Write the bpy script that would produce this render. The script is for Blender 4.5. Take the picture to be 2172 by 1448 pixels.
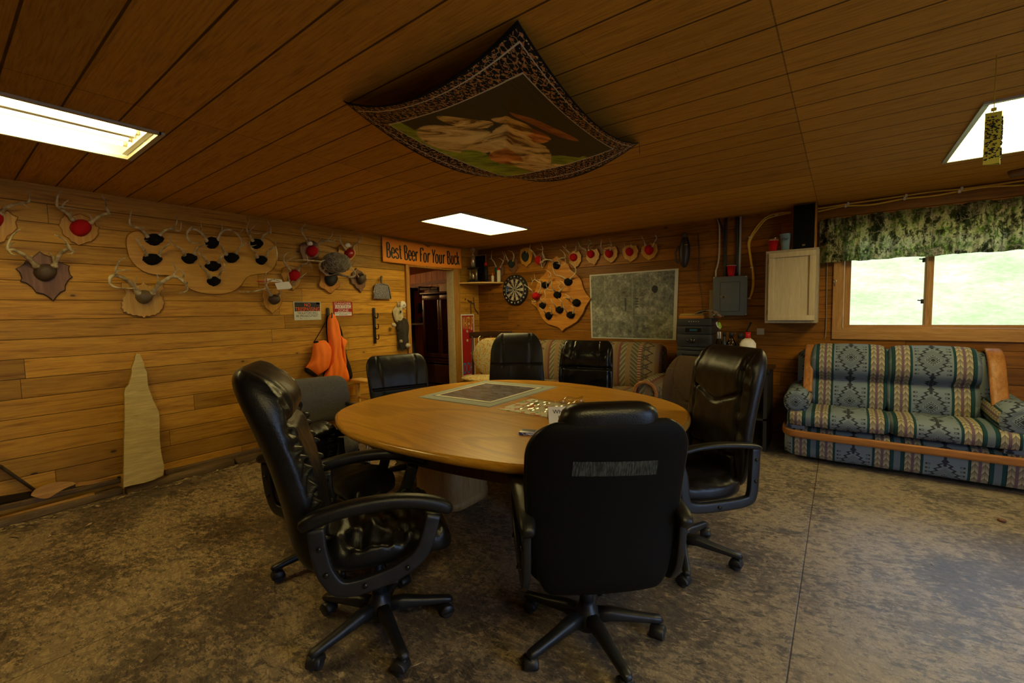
import bpy, bmesh, math, random
import numpy as np
from mathutils import Vector, Matrix, noise as mnoise
R=math.radians; PI=math.pi
for o in list(bpy.data.objects): bpy.data.objects.remove(o,do_unlink=True)
S=bpy.context.scene; COL=S.collection
# ------------------------------------------------------------------ camera
FPX=933.; CX,CY=1086.,724.
def _d(x,y):
    v=np.array([x-CX,-(y-CY),-FPX]); return v/np.linalg.norm(v)
_Y=_d(1785,647); _X=-_d(-165,685); _X=_X-_Y*_X.dot(_Y); _X/=np.linalg.norm(_X); _Z=np.cross(_X,_Y)
MW=np.array([_X,_Y,_Z]); CAM=np.array([4.69,-5.39,1.40])
cd=bpy.data.cameras.new('camera'); cam=bpy.data.objects.new('camera',cd); COL.objects.link(cam)
cd.sensor_width=36; cd.lens=36*FPX/2172; cd.clip_start=.05; cd.clip_end=300
m4=Matrix.Identity(4)
for i in range(3):
    for j in range(3): m4[i][j]=float(MW[i][j])
m4.translation=Vector(CAM.tolist()); cam.matrix_world=m4; S.camera=cam
# ------------------------------------------------------------------ view, world, light levels
S.view_settings.view_transform='Standard'; S.view_settings.look='None'
S.view_settings.exposure=0.0; S.view_settings.gamma=1; S.view_settings.use_curve_mapping=False
W=bpy.data.worlds.new('sky'); S.world=W; W.use_nodes=True
wn=W.node_tree.nodes; wl=W.node_tree.links; bg=wn['Background']
sky=wn.new('ShaderNodeTexSky'); sky.sky_type='HOSEK_WILKIE'; sky.turbidity=6; sky.sun_direction=Vector((-.5,-.6,.62)).normalized()
wmx=wn.new('ShaderNodeMixRGB'); wmx.inputs[0].default_value=.65
wl.new(sky.outputs[0],wmx.inputs[1]); wmx.inputs[2].default_value=(.46,.68,1.08,1)
wl.new(wmx.outputs[0],bg.inputs['Color']); bg.inputs['Strength'].default_value=8.0
LAMP=4.8            # ceiling fixtures
LAMPC=(1.0,.785,.29)
# ------------------------------------------------------------------ mapping photo points to the room's planes
def ray(x,y): return MW@np.array([x-CX,-(y-CY),-FPX])
def onL(x,y,off=0.):
    r=ray(x,y); t=(off-CAM[0])/r[0]; return Vector((CAM+t*r).tolist())
def onB(x,y,off=0.):
    r=ray(x,y); t=(-off-CAM[1])/r[1]; return Vector((CAM+t*r).tolist())
def onH(x,y,z=0.):
    r=ray(x,y); t=(z-CAM[2])/r[2]; return Vector((CAM+t*r).tolist())
class CR:   # a zoomed crop of the photo: origin and scale
    def __init__(s,ox,oy,k,wall): s.ox,s.oy,s.k,s.w=ox,oy,k,wall
    def __call__(s,X,Y,off=0.): return (onL if s.w=='L' else onB)(s.ox+X/s.k,s.oy+Y/s.k,off)
CE=2.385
# ------------------------------------------------------------------ shader expressions
class E:
    def __init__(s,t,v): s.t=t; s.v=v
    def _b(s,o,op,sw=False):
        n=s.t.nodes.new('ShaderNodeMath'); n.operation=op
        a,b=(o,s) if sw else (s,o)
        for i,q in enumerate((a,b)):
            if isinstance(q,E): s.t.links.new(q.v,n.inputs[i])
            else: n.inputs[i].default_value=float(q)
        return E(s.t,n.outputs[0])
    def __add__(s,o): return s._b(o,'ADD')
    def __radd__(s,o): return s._b(o,'ADD')
    def __sub__(s,o): return s._b(o,'SUBTRACT')
    def __rsub__(s,o): return s._b(o,'SUBTRACT',True)
    def __mul__(s,o): return s._b(o,'MULTIPLY')
    def __rmul__(s,o): return s._b(o,'MULTIPLY')
    def __truediv__(s,o): return s._b(o,'DIVIDE')
    def __gt__(s,o): return s._b(o,'GREATER_THAN')
    def __lt__(s,o): return s._b(o,'LESS_THAN')
    def mod(s,o): return s._b(o,'FLOORED_MODULO')
    def mn(s,o): return s._b(o,'MINIMUM')
    def mx(s,o): return s._b(o,'MAXIMUM')
    def pw(s,o): return s._b(o,'POWER')
    def u(s,op):
        n=s.t.nodes.new('ShaderNodeMath'); n.operation=op; s.t.links.new(s.v,n.inputs[0]); return E(s.t,n.outputs[0])
    def abs(s): return s.u('ABSOLUTE')
    def floor(s): return s.u('FLOOR')
    def sin(s): return s.u('SINE')
    def fract(s): return s.u('FRACT')
    def cl(s):
        r=s._b(1.,'MULTIPLY'); r.v.node.use_clamp=True; return r
    def ss(s,a,b):
        n=s.t.nodes.new('ShaderNodeMapRange'); n.interpolation_type='SMOOTHSTEP'; s.t.links.new(s.v,n.inputs[0])
        n.inputs[1].default_value=a; n.inputs[2].default_value=b; return E(s.t,n.outputs[0])
class M:
    """material under construction"""
    def __init__(s,name,rough=.5,spec=.5,metal=0.,col=(.5,.5,.5)):
        s.m=bpy.data.materials.new(name); s.m.use_nodes=True; s.t=s.m.node_tree; s.b=s.t.nodes['Principled BSDF']
        s.b.inputs['Roughness'].default_value=rough; s.b.inputs['Metallic'].default_value=metal
        s.b.inputs['Specular IOR Level'].default_value=spec; s.b.inputs['Base Color'].default_value=(*col,1)
    def co(s,kind='Object'):
        n=s.t.nodes.new('ShaderNodeTexCoord'); return n.outputs[kind]
    def xyz(s,kind='Object'):
        n=s.t.nodes.new('ShaderNodeSeparateXYZ'); s.t.links.new(s.co(kind),n.inputs[0]); return [E(s.t,n.outputs[i]) for i in range(3)]
    def vec(s,x,y,z=0.):
        n=s.t.nodes.new('ShaderNodeCombineXYZ')
        for i,q in enumerate((x,y,z)):
            if isinstance(q,E): s.t.links.new(q.v,n.inputs[i])
            else: n.inputs[i].default_value=float(q)
        return n.outputs[0]
    def noise(s,vec,scale=5,detail=3,rough=.5,dist=0.):
        n=s.t.nodes.new('ShaderNodeTexNoise'); s.t.links.new(vec,n.inputs['Vector'])
        n.inputs['Scale'].default_value=scale; n.inputs['Detail'].default_value=detail; n.inputs['Roughness'].default_value=rough; n.inputs['Distortion'].default_value=dist
        return E(s.t,n.outputs[0])
    def vor(s,vec,scale=5,feat='F1',out=0,rnd=1.):
        n=s.t.nodes.new('ShaderNodeTexVoronoi'); n.feature=feat; s.t.links.new(vec,n.inputs['Vector']); n.inputs['Scale'].default_value=scale
        n.inputs['Randomness'].default_value=rnd
        return E(s.t,n.outputs[out])
    def rand(s,vec):
        n=s.t.nodes.new('ShaderNodeTexWhiteNoise'); s.t.links.new(vec,n.inputs[0]); return E(s.t,n.outputs[0])
    def mix(s,f,a,b):
        n=s.t.nodes.new('ShaderNodeMixRGB')
        for i,q in ((0,f),(1,a),(2,b)):
            if isinstance(q,E): s.t.links.new(q.v,n.inputs[i])
            elif isinstance(q,tuple): n.inputs[i].default_value=(*q,1)
            else: n.inputs[i].default_value=q
        return E(s.t,n.outputs[0])
    def mul(s,a,k):
        n=s.t.nodes.new('ShaderNodeMixRGB'); n.blend_type='MULTIPLY'; n.inputs[0].default_value=1; s.t.links.new(a.v,n.inputs[1])
        if isinstance(k,E): s.t.links.new(k.v,n.inputs[2])
        else: n.inputs[2].default_value=(*k,1)
        return E(s.t,n.outputs[0])
    def ramp(s,f,stops,const=False):
        n=s.t.nodes.new('ShaderNodeValToRGB'); s.t.links.new(f.v,n.inputs[0]); r=n.color_ramp
        if const: r.interpolation='CONSTANT'
        while len(r.elements)<len(stops): r.elements.new(.5)
        for e,(p,c) in zip(r.elements,stops): e.position=p; e.color=(*c,1)
        return E(s.t,n.outputs[0])
    def color(s,c): s.t.links.new(c.v,s.b.inputs['Base Color']); return s
    def rough(s,c): s.t.links.new(c.v,s.b.inputs['Roughness']); return s
    def bump(s,h,st=.3,d=.01):
        n=s.t.nodes.new('ShaderNodeBump'); n.inputs['Strength'].default_value=st; n.inputs['Distance'].default_value=d
        s.t.links.new(h.v,n.inputs['Height']); s.t.links.new(n.outputs[0],s.b.inputs['Normal']); return s
def plain(name,col,rough=.5,spec=.5,metal=0.,nz=.12,sc=30,bump=0.):
    """a colour with slight procedural unevenness"""
    m=M(name,rough,spec,metal,col); n=m.noise(m.co(),sc,3)
    m.color(m.mix(n,tuple(c*(1-nz) for c in col),tuple(min(1,c*(1+nz)) for c in col)))
    if bump: m.bump(n,bump,.004)
    return m.m
def emit(name,col,st):
    m=bpy.data.materials.new(name); m.use_nodes=True; t=m.node_tree; t.nodes.clear()
    e=t.nodes.new('ShaderNodeEmission'); e.inputs[0].default_value=(*col,1); e.inputs[1].default_value=st
    o=t.nodes.new('ShaderNodeOutputMaterial'); t.links.new(e.outputs[0],o.inputs[0]); return m
# ---- woods
def plank_wall(name,axis,light,dark,h=.141,seed=0.):
    m=M(name,.48,.22); x,y,z=m.xyz(); a=(x,y)[axis]
    zw=z+(m.noise(m.vec(a*.3,z*.1,seed),1.,2)-.5)*.016; row=(zw/h).floor(); f=(zw/h).fract(); hs=m.rand(m.vec(row,seed,7.))
    r1=m.rand(m.vec(row,seed,1.)); a2=a/2.6+r1*7.3; seg=a2.floor(); sf=a2.fract()
    r2=m.rand(m.vec(row,seg,seed+3.)); r3=m.rand(m.vec(seg,row,seed+9.))
    g=m.noise(m.vec(a*1.1+r2*31.,z*16.,r2*9.),2.2,5,.62,.9)
    g2=m.noise(m.vec(a*5.+r3*13.,z*95.,r2*5.),2.,4,.6,.3)
    kn_=m.t.nodes.new('ShaderNodeTexVoronoi'); m.t.links.new(m.vec(a*4.2+r2*5.,z*7.5,r2*3.),kn_.inputs['Vector']); kn_.inputs['Scale'].default_value=1.; ks=m.t.nodes.new('ShaderNodeSeparateColor'); m.t.links.new(kn_.outputs[1],ks.inputs[0]); pick=E(m.t,ks.outputs[0]).ss(.60,.62); kn=E(m.t,kn_.outputs[0]); knot=kn.ss(.105,.06)*pick; halo=kn.ss(.30,.08)*pick
    c=m.ramp(g,[(.30,tuple(q*.8 for q in dark)),(.45,tuple(.55*a_+.45*b_ for a_,b_ in zip(light,dark))),(.62,light),(.8,tuple(.8*q for q in light))])
    c=m.mix(g2.ss(.35,.75)*.35,c,tuple(q*.5 for q in dark))
    c=m.mix(halo*.45,c,tuple(q*.50 for q in light)); c=m.mix(knot*.8,c,(.045,.017,.006))
    stain=m.noise(m.vec(a*1.3,z*1.8,4.),1.6,4,.6)
    c=m.mix(stain.ss(.5,.8)*.35,c,tuple(q*.35 for q in light))
    scr=m.noise(m.vec(a*9.,z*30.,2.),2.4,6,.75,1.5); c=m.mix(scr.ss(.64,.70)*.5,c,tuple(q*.3 for q in light))
    k=(r2*.55+.66); c=m.mul(c,k)
    edge=f.mn(1.-f)*h; gap=edge.ss(.0030,.0008); gj=(sf.mn(1.-sf)*2.6).ss(.0022,.0006)
    gg=gap.mx(gj); c=m.mix(gg*.92,c,(.008,.004,.001))
    m.color(c); m.rough(g*.25+.33)
    m.bump(g*.25+g2*.12-edge.ss(.006,.0)*.7-gg*1.2,.4,.010); return m.m
def board(name,light,dark,axis=0,sc=1.,rough=.45,rings=False,spec=.22):
    """planed wood, grain along the axis"""
    m=M(name,rough,spec); p=m.xyz(); q=[c*(1.2 if i==axis else 14.) for i,c in enumerate(p)]
    g=m.noise(m.vec(*q),2.*sc,5,.6,1.); q2=[c*(6. if i==axis else 110.) for i,c in enumerate(p)]
    g2=m.noise(m.vec(*q2),1.6*sc,3,.6)
    c=m.ramp(g,[(.3,dark),(.5,tuple((a+b)/2 for a,b in zip(light,dark))),(.65,light)])
    c=m.mix(g2.ss(.45,.8)*.45,c,tuple(v*.6 for v in dark)); m.color(c); m.bump(g2,.12,.003); return m.m
MAT={}
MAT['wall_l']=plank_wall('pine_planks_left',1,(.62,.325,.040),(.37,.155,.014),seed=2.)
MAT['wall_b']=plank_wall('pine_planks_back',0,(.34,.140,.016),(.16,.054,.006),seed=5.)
# ceiling: grooved rough-sawn plywood sheets
def ceil_mat():
    m=M('grooved_plywood',.75,.12); x,y,z=m.xyz(); f=((y+.0617)/.2032).fract(); row=((y+.0617)/.2032).floor()
    sheet=((y+.045)/1.2192).floor(); r=m.rand(m.vec(sheet,((x+.4)/2.44).floor(),1.))
    g=m.noise(m.vec(x*.9+r*9.,y*9.,r*3.),1.8,6,.62,1.6); g2=m.noise(m.vec(x*3.,y*60.,0.),2.,3,.6)
    saw=m.noise(m.vec(x*120.,y*3.,0.),1.,2,.5); band=m.noise(m.vec(x*1.4,y*.25,7.),2.,2,.5)
    c=m.ramp(g,[(.3,(.42,.205,.024)),(.5,(.60,.31,.042)),(.68,(.48,.24,.030))])
    c=m.mix(g2.ss(.4,.8)*.45,c,(.10,.034,.008)); c=m.mix(saw.ss(.62,.8)*band.ss(.4,.6)*.3,c,(.11,.04,.01))
    c=m.mul(c,r*.3+.85); e=f.mn(1.-f)*.2032; gr=e.ss(.0055,.003); c=m.mix(gr*.85,c,(.035,.013,.004))
    xe=((x+.4)/2.44).fract(); xe=xe.mn(1.-xe)*2.44; c=m.mix(xe.ss(.004,.001)*.6,c,(.03,.012,.004))
    m.color(c); m.bump(g2*.3+saw*.2-gr*1.6,.5,.01); return m.m
MAT['ceil']=ceil_mat()
# floor: worn oriented strand board
def osb():
    m=M('worn_strand_board',.5,.45); x,y,z=m.xyz(); c=None; tot=None
    w1=m.noise(m.co(),3.,2); 
    base=m.noise(m.co(),9.,6,.7,.6); big=m.noise(m.co(),1.15,5,.62,.4); big2=m.noise(m.vec(x+5.,y,2.),.55,3,.5)
    zone=(x-3.6+y*.0).ss(-1.5,2.2)         # daylight's blue-grey painted into the floor colour towards the window side
    def strands(ang,sx,sy,sc,off,det=2):
        ca,sa=math.cos(R(ang)),math.sin(R(ang)); return m.noise(m.vec((x*ca+y*sa)*sx*.62+off,(y*ca-x*sa)*sy*.62+off*.7,off),sc,det,.55,.35)
    L1=[strands(an,sx,sy,sc,o) for an,sx,sy,sc,o in ((-12,3.,26.,2.,1.),(-28,4.,34.,2.6,5.),(8,3.2,22.,2.2,9.),(62,4.5,26.,2.4,13.),(-64,5.,30.,2.6,17.),(-20,7.,60.,3.,21.))]
    lt=None; dk_=None
    for i,q in enumerate(L1):
        l_=q.ss(.575,.60); d_=q.ss(.425,.40); lt=l_ if lt is None else lt.mx(l_); dk_=d_ if dk_ is None else dk_.mx(d_)
    big3=m.noise(m.co(),3.6,4,.6,.5)
    n=m.t.nodes.new('ShaderNodeTexVoronoi'); m.t.links.new(m.vec((x*.96-y*.28)*10.+m.noise(m.co(),7.,2)*3.,(y*.96+x*.28)*26.+m.noise(m.vec(y,x,3.),6.,2)*5.,0.),n.inputs['Vector']); n.inputs['Scale'].default_value=1.; n.distance='MANHATTAN'
    sp=m.t.nodes.new('ShaderNodeSeparateColor'); m.t.links.new(n.outputs[1],sp.inputs[0]); chip=E(m.t,n.outputs[0]).ss(.44,.36)*E(m.t,sp.outputs[0]).ss(.86,.88)*big3.ss(.4,.55)
    fib=m.noise(m.vec(x*30.,y*110.,0.),1.6,3,.7,.6); fib2=m.noise(m.vec(x*120.,y*40.,3.),1.4,3,.7,.6)
    bl=m.noise(m.vec(x*.60+y*.16,y*1.6-x*.45,2.),24.,6,.72,.6); bl2=m.noise(m.vec(x*1.2-y*.6,y*.8+x*.9,7.),15.,6,.72,.6)
    wear=(big*.55+big3*.45).ss(.40,.60)                            # bare wood where feet have worn the dirt away
    T=(bl*.62+bl2*.46+fib*.22+big*.30+wear*.07-.345)
    tan_=m.mix(fib2.ss(.3,.7),(.29,.205,.105),(.54,.40,.225)); gr_=m.mix((base*.6+fib*.4).ss(.3,.7),(.060,.044,.033),(.120,.090,.066))
    c=m.mix(T.ss(.490,.525),gr_,tan_); c=m.mix(T.ss(.435,.39)*.9,c,(.034,.025,.019)); c=m.mix(chip*.6,c,(.48,.36,.20))
    c=m.mix(lt*(wear*.35+.25),c,m.mix(fib2.ss(.3,.7),(.27,.19,.10),(.40,.30,.175))); c=m.mix(dk_*.40,c,m.mix(fib.ss(.3,.7),(.040,.028,.021),(.085,.062,.046)))
    c=m.mix(chip*.75,c,(.36,.26,.145)); c=m.mix(fib2.ss(.62,.72)*.45,c,(.038,.028,.022)); c=m.mix(fib.ss(.66,.74)*.35,c,(.34,.26,.16))
    c=m.mix(zone*.52,c,m.mix(T.ss(.40,.56),(.115,.115,.125),(.30,.285,.27)))
    flake=lt
    s1=((x-4.56).abs()).ss(.004,.0015); s2=((y+1.62).abs()).ss(.003,.001)*((x-4.56)>0.); s3=((x-2.12).abs()).ss(.004,.0015); s4=((y+3.1).abs()).ss(.003,.001)*((x-4.56)<0.)*((x-2.12)>0.)
    c=m.mix((s1.mx(s2).mx(s3).mx(s4))*.8,c,(.02,.014,.01))
    m.color(c); m.rough(base*.30+.30-zone*.06); m.bump(fib*.5+flake*.4+base*.4-s1,.35,.006); return m.m
MAT['floor']=osb()
MAT['pine']=board('varnished_pine',(.60,.33,.07),(.38,.17,.025),0,1.)
MAT['pinez']=board('varnished_pine_upright',(.52,.27,.06),(.32,.14,.025),2,1.)
MAT['piney']=board('varnished_pine_along',(.60,.33,.09),(.38,.17,.035),1,1.)
MAT['yellowpine']=board('clear_pine',(.75,.50,.16),(.60,.36,.09),1,.8,.35)
MAT['oldwood']=board('dirty_lumber',(.24,.16,.08),(.12,.075,.035),1,1.2,.8)
MAT['oakplaque']=board('oak_plaque',(.60,.31,.045),(.42,.19,.022),2,1.,.38,spec=.25)
MAT['darkplaque']=board('walnut_plaque',(.24,.12,.065),(.15,.07,.035),2,1.,.4)
MAT['paleplaque']=board('pale_pine_plaque',(.62,.38,.08),(.46,.24,.04),2,1.,.4,spec=.25)
MAT['boardply']=board('varnished_maple_board',(.64,.35,.055),(.50,.24,.03),1,.8,.30,spec=.4)
MAT['shieldwood']=board('varnished_shield_pine',(.60,.27,.045),(.38,.14,.018),0,.9,.32,spec=.35)
MAT['slab']=board('raw_maple_slab',(.64,.50,.22),(.44,.33,.13),1,1.4,.8,spec=.2)
MAT['antler']=(lambda:(lambda m:(m.color(m.ramp(m.noise(m.co(),22.,4,.6),[(.35,(.22,.15,.07)),(.5,(.46,.37,.22)),(.7,(.70,.60,.40))])),m.bump(m.noise(m.co(),90.,3),.4,.004)) and m.m)(M('antler_bone',.45,.5)))()
MAT['tipantler']=plain('pale_antler_bone',(.55,.46,.28),.4,nz=.3,sc=30)
MAT['redfelt']=plain('red_felt',(.42,.006,.010),.85,.2,nz=.15,sc=120,bump=.3)
MAT['blackfelt']=plain('black_fur_felt',(.008,.007,.006),.95,.1,nz=.5,sc=150,bump=.8)
MAT['brownleather']=plain('brown_leather',(.075,.048,.030),.55,.4,nz=.3,sc=60,bump=.3)
MAT['olive']=plain('olive_leather',(.13,.09,.045),.45,.4,nz=.3,sc=60,bump=.2)
MAT['greenfelt']=plain('green_felt',(.012,.12,.06),.8,.2)
MAT['tealfelt']=plain('dark_teal_felt',(.025,.035,.030),.8,.2)
# chair materials
def leather(name,col,rough,brown=0.):
    m=M(name,rough,.38); n=m.noise(m.co(),7.,4,.6,.8); f=m.vor(m.co(),210.); n2=m.noise(m.co(),2.5,2)
    m.color(m.mix(n.ss(.35,.75),tuple(c*.75 for c in col),tuple(c*1.5 for c in col)))
    m.rough(n*.18+(rough-.08)); m.bump(n*1.0+f*.12,.22,.012); return m.m
MAT['leather']=leather('black_leather',(.006,.006,.006),.36)
MAT['leather2']=leather('black_bonded_leather',(.007,.0065,.006),.42)
MAT['leatherbrown']=leather('dark_brown_leather',(.011,.009,.008),.36)
MAT['shiny']=leather('glossy_black_vinyl',(.008,.008,.008),.2)
MAT['backcloth']=plain('black_chair_back_fabric',(.0045,.004,.0036),.65,.12,nz=.3,sc=200,bump=.1)
def plastic():
    m=M('scuffed_black_plastic',.42,.5); n=m.noise(m.co(),18.,5,.65); d=m.noise(m.co(),60.,4,.7)
    c=m.mix(n.ss(.5,.8)*.5,(.009,.010,.012),(.04,.036,.030)); c=m.mix(d.ss(.68,.74)*.5,c,(.13,.11,.08)); m.color(c); m.rough(n*.3+.28); return m.m
MAT['plastic']=plastic()
MAT['wheel']=plain('grey_caster_rubber',(.045,.045,.045),.5,nz=.4,sc=50)
MAT['chrome']=plain('chrome',(.75,.75,.72),.12,.5,1.,nz=.05)
def fabric(name,a,b,sc=260.,rough=.95):
    m=M(name,rough,.15); n=m.noise(m.co(),sc,2); n2=m.noise(m.co(),4.,3); c=m.mix(n.ss(.3,.7),a,b); m.color(m.mul(c,n2*.4+.8)); m.bump(n,.3,.002); return m.m
MAT['greyfab']=fabric('grey_wool_fabric',(.085,.082,.074),(.17,.16,.145))
def brownfab():
    m=M('brown_ribbed_fabric',.9,.2); x,y,z=m.xyz(); s=(y*520.).sin()*.5+.5; n=m.noise(m.co(),40.,3)
    m.color(m.mix((s*.6+n*.4).cl(),(.075,.050,.026),(.17,.118,.066))); m.bump(s,.3,.002); return m.m
MAT['brownfab']=brownfab()
MAT['white']=plain('white_paint',(.75,.73,.66),.5)
MAT['steel']=plain('steel',(.5,.48,.42),.3,.5,1.,nz=.2)
MAT['black']=plain('matte_black',(.010,.010,.010),.6)
MAT['blackgloss']=plain('gloss_black',(.010,.010,.011),.22)
MAT['speaker']=plain('speaker_cloth',(.006,.006,.006),.9,.1,sc=300)
MAT['red']=plain('red_plastic',(.50,.010,.012),.3)
MAT['paper']=plain('cream_paper',(.72,.68,.52),.7,nz=.05)
# ------------------------------------------------------------------ mesh helpers
class MB:
    def __init__(s): s.bm=bmesh.new(); s.uvl=None
    def add(s,vs,fs,mi=0,smooth=False,mat=None):
        if mat is not None: vs=[mat@Vector(v) for v in vs]
        b=[s.bm.verts.new(Vector(v)) for v in vs]; out=[]
        for f in fs:
            try:
                q=s.bm.faces.new([b[i] for i in f]); q.material_index=mi; q.smooth=smooth; out.append(q)
            except ValueError: pass
        return out
    def box(s,x0,x1,y0,y1,z0,z1,mi=0,mat=None,bev=0.):
        if bev<=0:
            v=[(x0,y0,z0),(x1,y0,z0),(x1,y1,z0),(x0,y1,z0),(x0,y0,z1),(x1,y0,z1),(x1,y1,z1),(x0,y1,z1)]
            s.add(v,[(0,3,2,1),(4,5,6,7),(0,1,5,4),(1,2,6,5),(2,3,7,6),(3,0,4,7)],mi,False,mat)
        else:
            t=bmesh.new(); bmesh.ops.create_cube(t,size=1.)
            for v in t.verts: v.co=Vector(((x0+x1)/2+v.co.x*(x1-x0),(y0+y1)/2+v.co.y*(y1-y0),(z0+z1)/2+v.co.z*(z1-z0)))
            bmesh.ops.bevel(t,geom=t.edges[:],offset=bev,segments=2,affect='EDGES',profile=.6)
            t.verts.index_update(); s.add([v.co.copy() for v in t.verts],[[v.index for v in f.verts] for f in t.faces],mi,True,mat); t.free()
        return s
    def loft(s,rings,mi=0,smooth=True,cap=True,close=False,mat=None):
        n=len(rings[0]); vs=[v for r in rings for v in r]; fs=[]
        k=len(rings)
        for i in range(k-1 if not close else k):
            a=i*n; b=((i+1)%k)*n
            for j in range(n): fs.append((a+j,a+(j+1)%n,b+(j+1)%n,b+j))
        if cap and not close: fs+= [tuple(range(n-1,-1,-1)),tuple(range((k-1)*n,k*n))]
        s.add(vs,fs,mi,smooth,mat); return s
    def tube(s,pts,rad,n=8,mi=0,cap=True,flat=1.,close=False,up=None,mat=None):
        pts=[Vector(p) for p in pts]; 
        if not hasattr(rad,'__len__'): rad=[rad]*len(pts)
        rings=[]; K=len(pts); prev=Vector(up) if up else None
        for i,p in enumerate(pts):
            if close: t=pts[(i+1)%K]-pts[i-1]
            else: t=pts[min(i+1,K-1)]-pts[max(i-1,0)]
            if t.length<1e-9: t=Vector((0,0,1))
            t.normalize()
            if prev is None: prev=Vector((0,0,1)) if abs(t.z)<.9 else Vector((1,0,0))
            a=(prev-t*prev.dot(t)); 
            if a.length<1e-6: a=t.orthogonal()
            a.normalize(); b=t.cross(a)
            if up is None: prev=a
            rings.append([p+(a*math.cos(2*PI*j/n)*flat+b*math.sin(2*PI*j/n))*rad[i] for j in range(n)])
        return s.loft(rings,mi,True,cap,close,mat)
    def bar(s,pts,w,h,up=(0,0,1),mi=0,mat=None,close=False,ex=4.,n=12):
        """rounded rectangular section along a path; w across, h along up. w,h may be lists"""
        pts=[Vector(p) for p in pts]; K=len(pts); up=Vector(up); rings=[]
        W_=w if hasattr(w,'__len__') else [w]*K; H_=h if hasattr(h,'__len__') else [h]*K
        for i,p in enumerate(pts):
            t=(pts[(i+1)%K]-pts[i-1]) if close else pts[min(i+1,K-1)]-pts[max(i-1,0)]
            t.normalize(); b=t.cross(up)
            if b.length<1e-5: b=t.orthogonal()
            b.normalize(); a=b.cross(t)
            r=[]
            for j in range(n):
                th=2*PI*(j+.5)/n; c,q=math.cos(th),math.sin(th)
                r.append(p+b*(abs(c)**(2/ex)*math.copysign(1,c))*W_[i]/2+a*(abs(q)**(2/ex)*math.copysign(1,q))*H_[i]/2)
            rings.append(r)
        return s.loft(rings,mi,True,True,close,mat)
    def cyl(s,p,q,r,n=20,mi=0,r2=None,smooth=True,mat=None):
        return s.tube([p,q],[r,r if r2 is None else r2],n,mi,mat=mat)
    def lathe(s,prof,n=24,mi=0,c=(0,0,0),mat=None,cap=True):
        c=Vector(c); rings=[[c+Vector((r*math.cos(2*PI*j/n),r*math.sin(2*PI*j/n),z)) for j in range(n)] for r,z in prof]
        return s.loft(rings,mi,True,cap,False,mat)
    def prism(s,poly,dz,mi=0,mat=None,mi_side=None):
        """poly: 3d points, dz: extrusion vector"""
        poly=[Vector(p) for p in poly]; dz=Vector(dz); n=len(poly)
        t=bmesh.new(); vs=[t.verts.new(p) for p in poly]; f=t.faces.new(vs); bmesh.ops.triangulate(t,faces=[f]); t.verts.index_update()
        tri=[[v.index for v in q.verts] for q in t.faces]; t.free()
        s.add(poly+[p+dz for p in poly],[tuple(reversed(q)) for q in tri]+[tuple(i+n for i in q) for q in tri],mi,False,mat)
        s.add(poly+[p+dz for p in poly],[(i,(i+1)%n,(i+1)%n+n,i+n) for i in range(n)],mi if mi_side is None else mi_side,False,mat)
        return s
    def dome(s,poly,nrm,thick,rings=7,mi=0,fn=None,cen=None,back=True,ex=.5):
        """a pillow raised over an outline: rings shrink to the centre while they rise along nrm"""
        poly=[Vector(p) for p in poly]; nrm=Vector(nrm); c=Vector(cen) if cen is not None else sum(poly,Vector())/len(poly); L=[]
        for k in range(rings+1):
            t=1-k/rings; t=max(t,.02); h=thick*(1-t**2.4)**ex
            r=[c+(p-c)*t+nrm*h for p in poly]
            if fn: r=[v+nrm*fn(v)*min(1.,(1-t)*5) for v in r]
            L.append(r)
        n=len(poly)
        if back: L.insert(0,[p-nrm*.001 for p in poly])
        s.loft(L,mi,True,True); return s
    def ball(s,c,rx,ry,rz,n=20,mi=0,fn=None,mat=None):
        c=Vector(c); m_=n//2; rings=[]
        for i in range(1,m_):
            ph=PI*i/m_; rings.append([])
            for j in range(n):
                th=2*PI*j/n; d=Vector((math.sin(ph)*math.cos(th),math.sin(ph)*math.sin(th),math.cos(ph)))
                k=1+(fn(d) if fn else 0); rings[-1].append(c+Vector((d.x*rx,d.y*ry,d.z*rz))*k)
        return s.loft(rings,mi,True,True,False,mat)
    def build(s,name,mats,parent=None,loc=None):
        me=bpy.data.meshes.new(name); bmesh.ops.recalc_face_normals(s.bm,faces=s.bm.faces[:]); 
        if loc is not None:
            for v in s.bm.verts: v.co-=Vector(loc)
        s.bm.to_mesh(me); s.bm.free()
        for q in (mats if isinstance(mats,(list,tuple)) else [mats]): me.materials.append(q)
        o=bpy.data.objects.new(name,me); COL.objects.link(o)
        if loc is not None: o.location=loc
        if parent is not None: o.parent=parent
        return o
def tag(o,label=None,cat=None,group=None,kind=None):
    if label: o['label']=label
    if cat: o['category']=cat
    if group: o['group']=group
    if kind: o['kind']=kind
    return o
def empty(name,loc=(0,0,0),rz=0.,label=None,cat=None,group=None):
    o=bpy.data.objects.new(name,None); o.empty_display_size=.05; COL.objects.link(o); o.location=loc; o.rotation_euler=(0,0,rz); return tag(o,label,cat,group)
def sub(o,parent):   # keep the world position when parenting to a thing placed at loc
    o.parent=parent; o.matrix_parent_inverse=Matrix.Translation(parent.location).inverted(); return o
def copy_tree(o,parent=None):
    c=o.copy(); COL.objects.link(c)
    if parent is not None: c.parent=parent
    for ch in list(o.children): copy_tree(ch,c)
    return c
def smooth_poly(pts,it=2,closed=True):
    pts=[Vector(p) for p in pts]
    for _ in range(it):
        q=[]; n=len(pts)
        for i in range(n if closed else n-1):
            a,b=pts[i],pts[(i+1)%n]; q+= [a*.75+b*.25,a*.25+b*.75]
        if not closed: q=[pts[0]]+q+[pts[-1]]
        pts=q
    return pts
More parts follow.
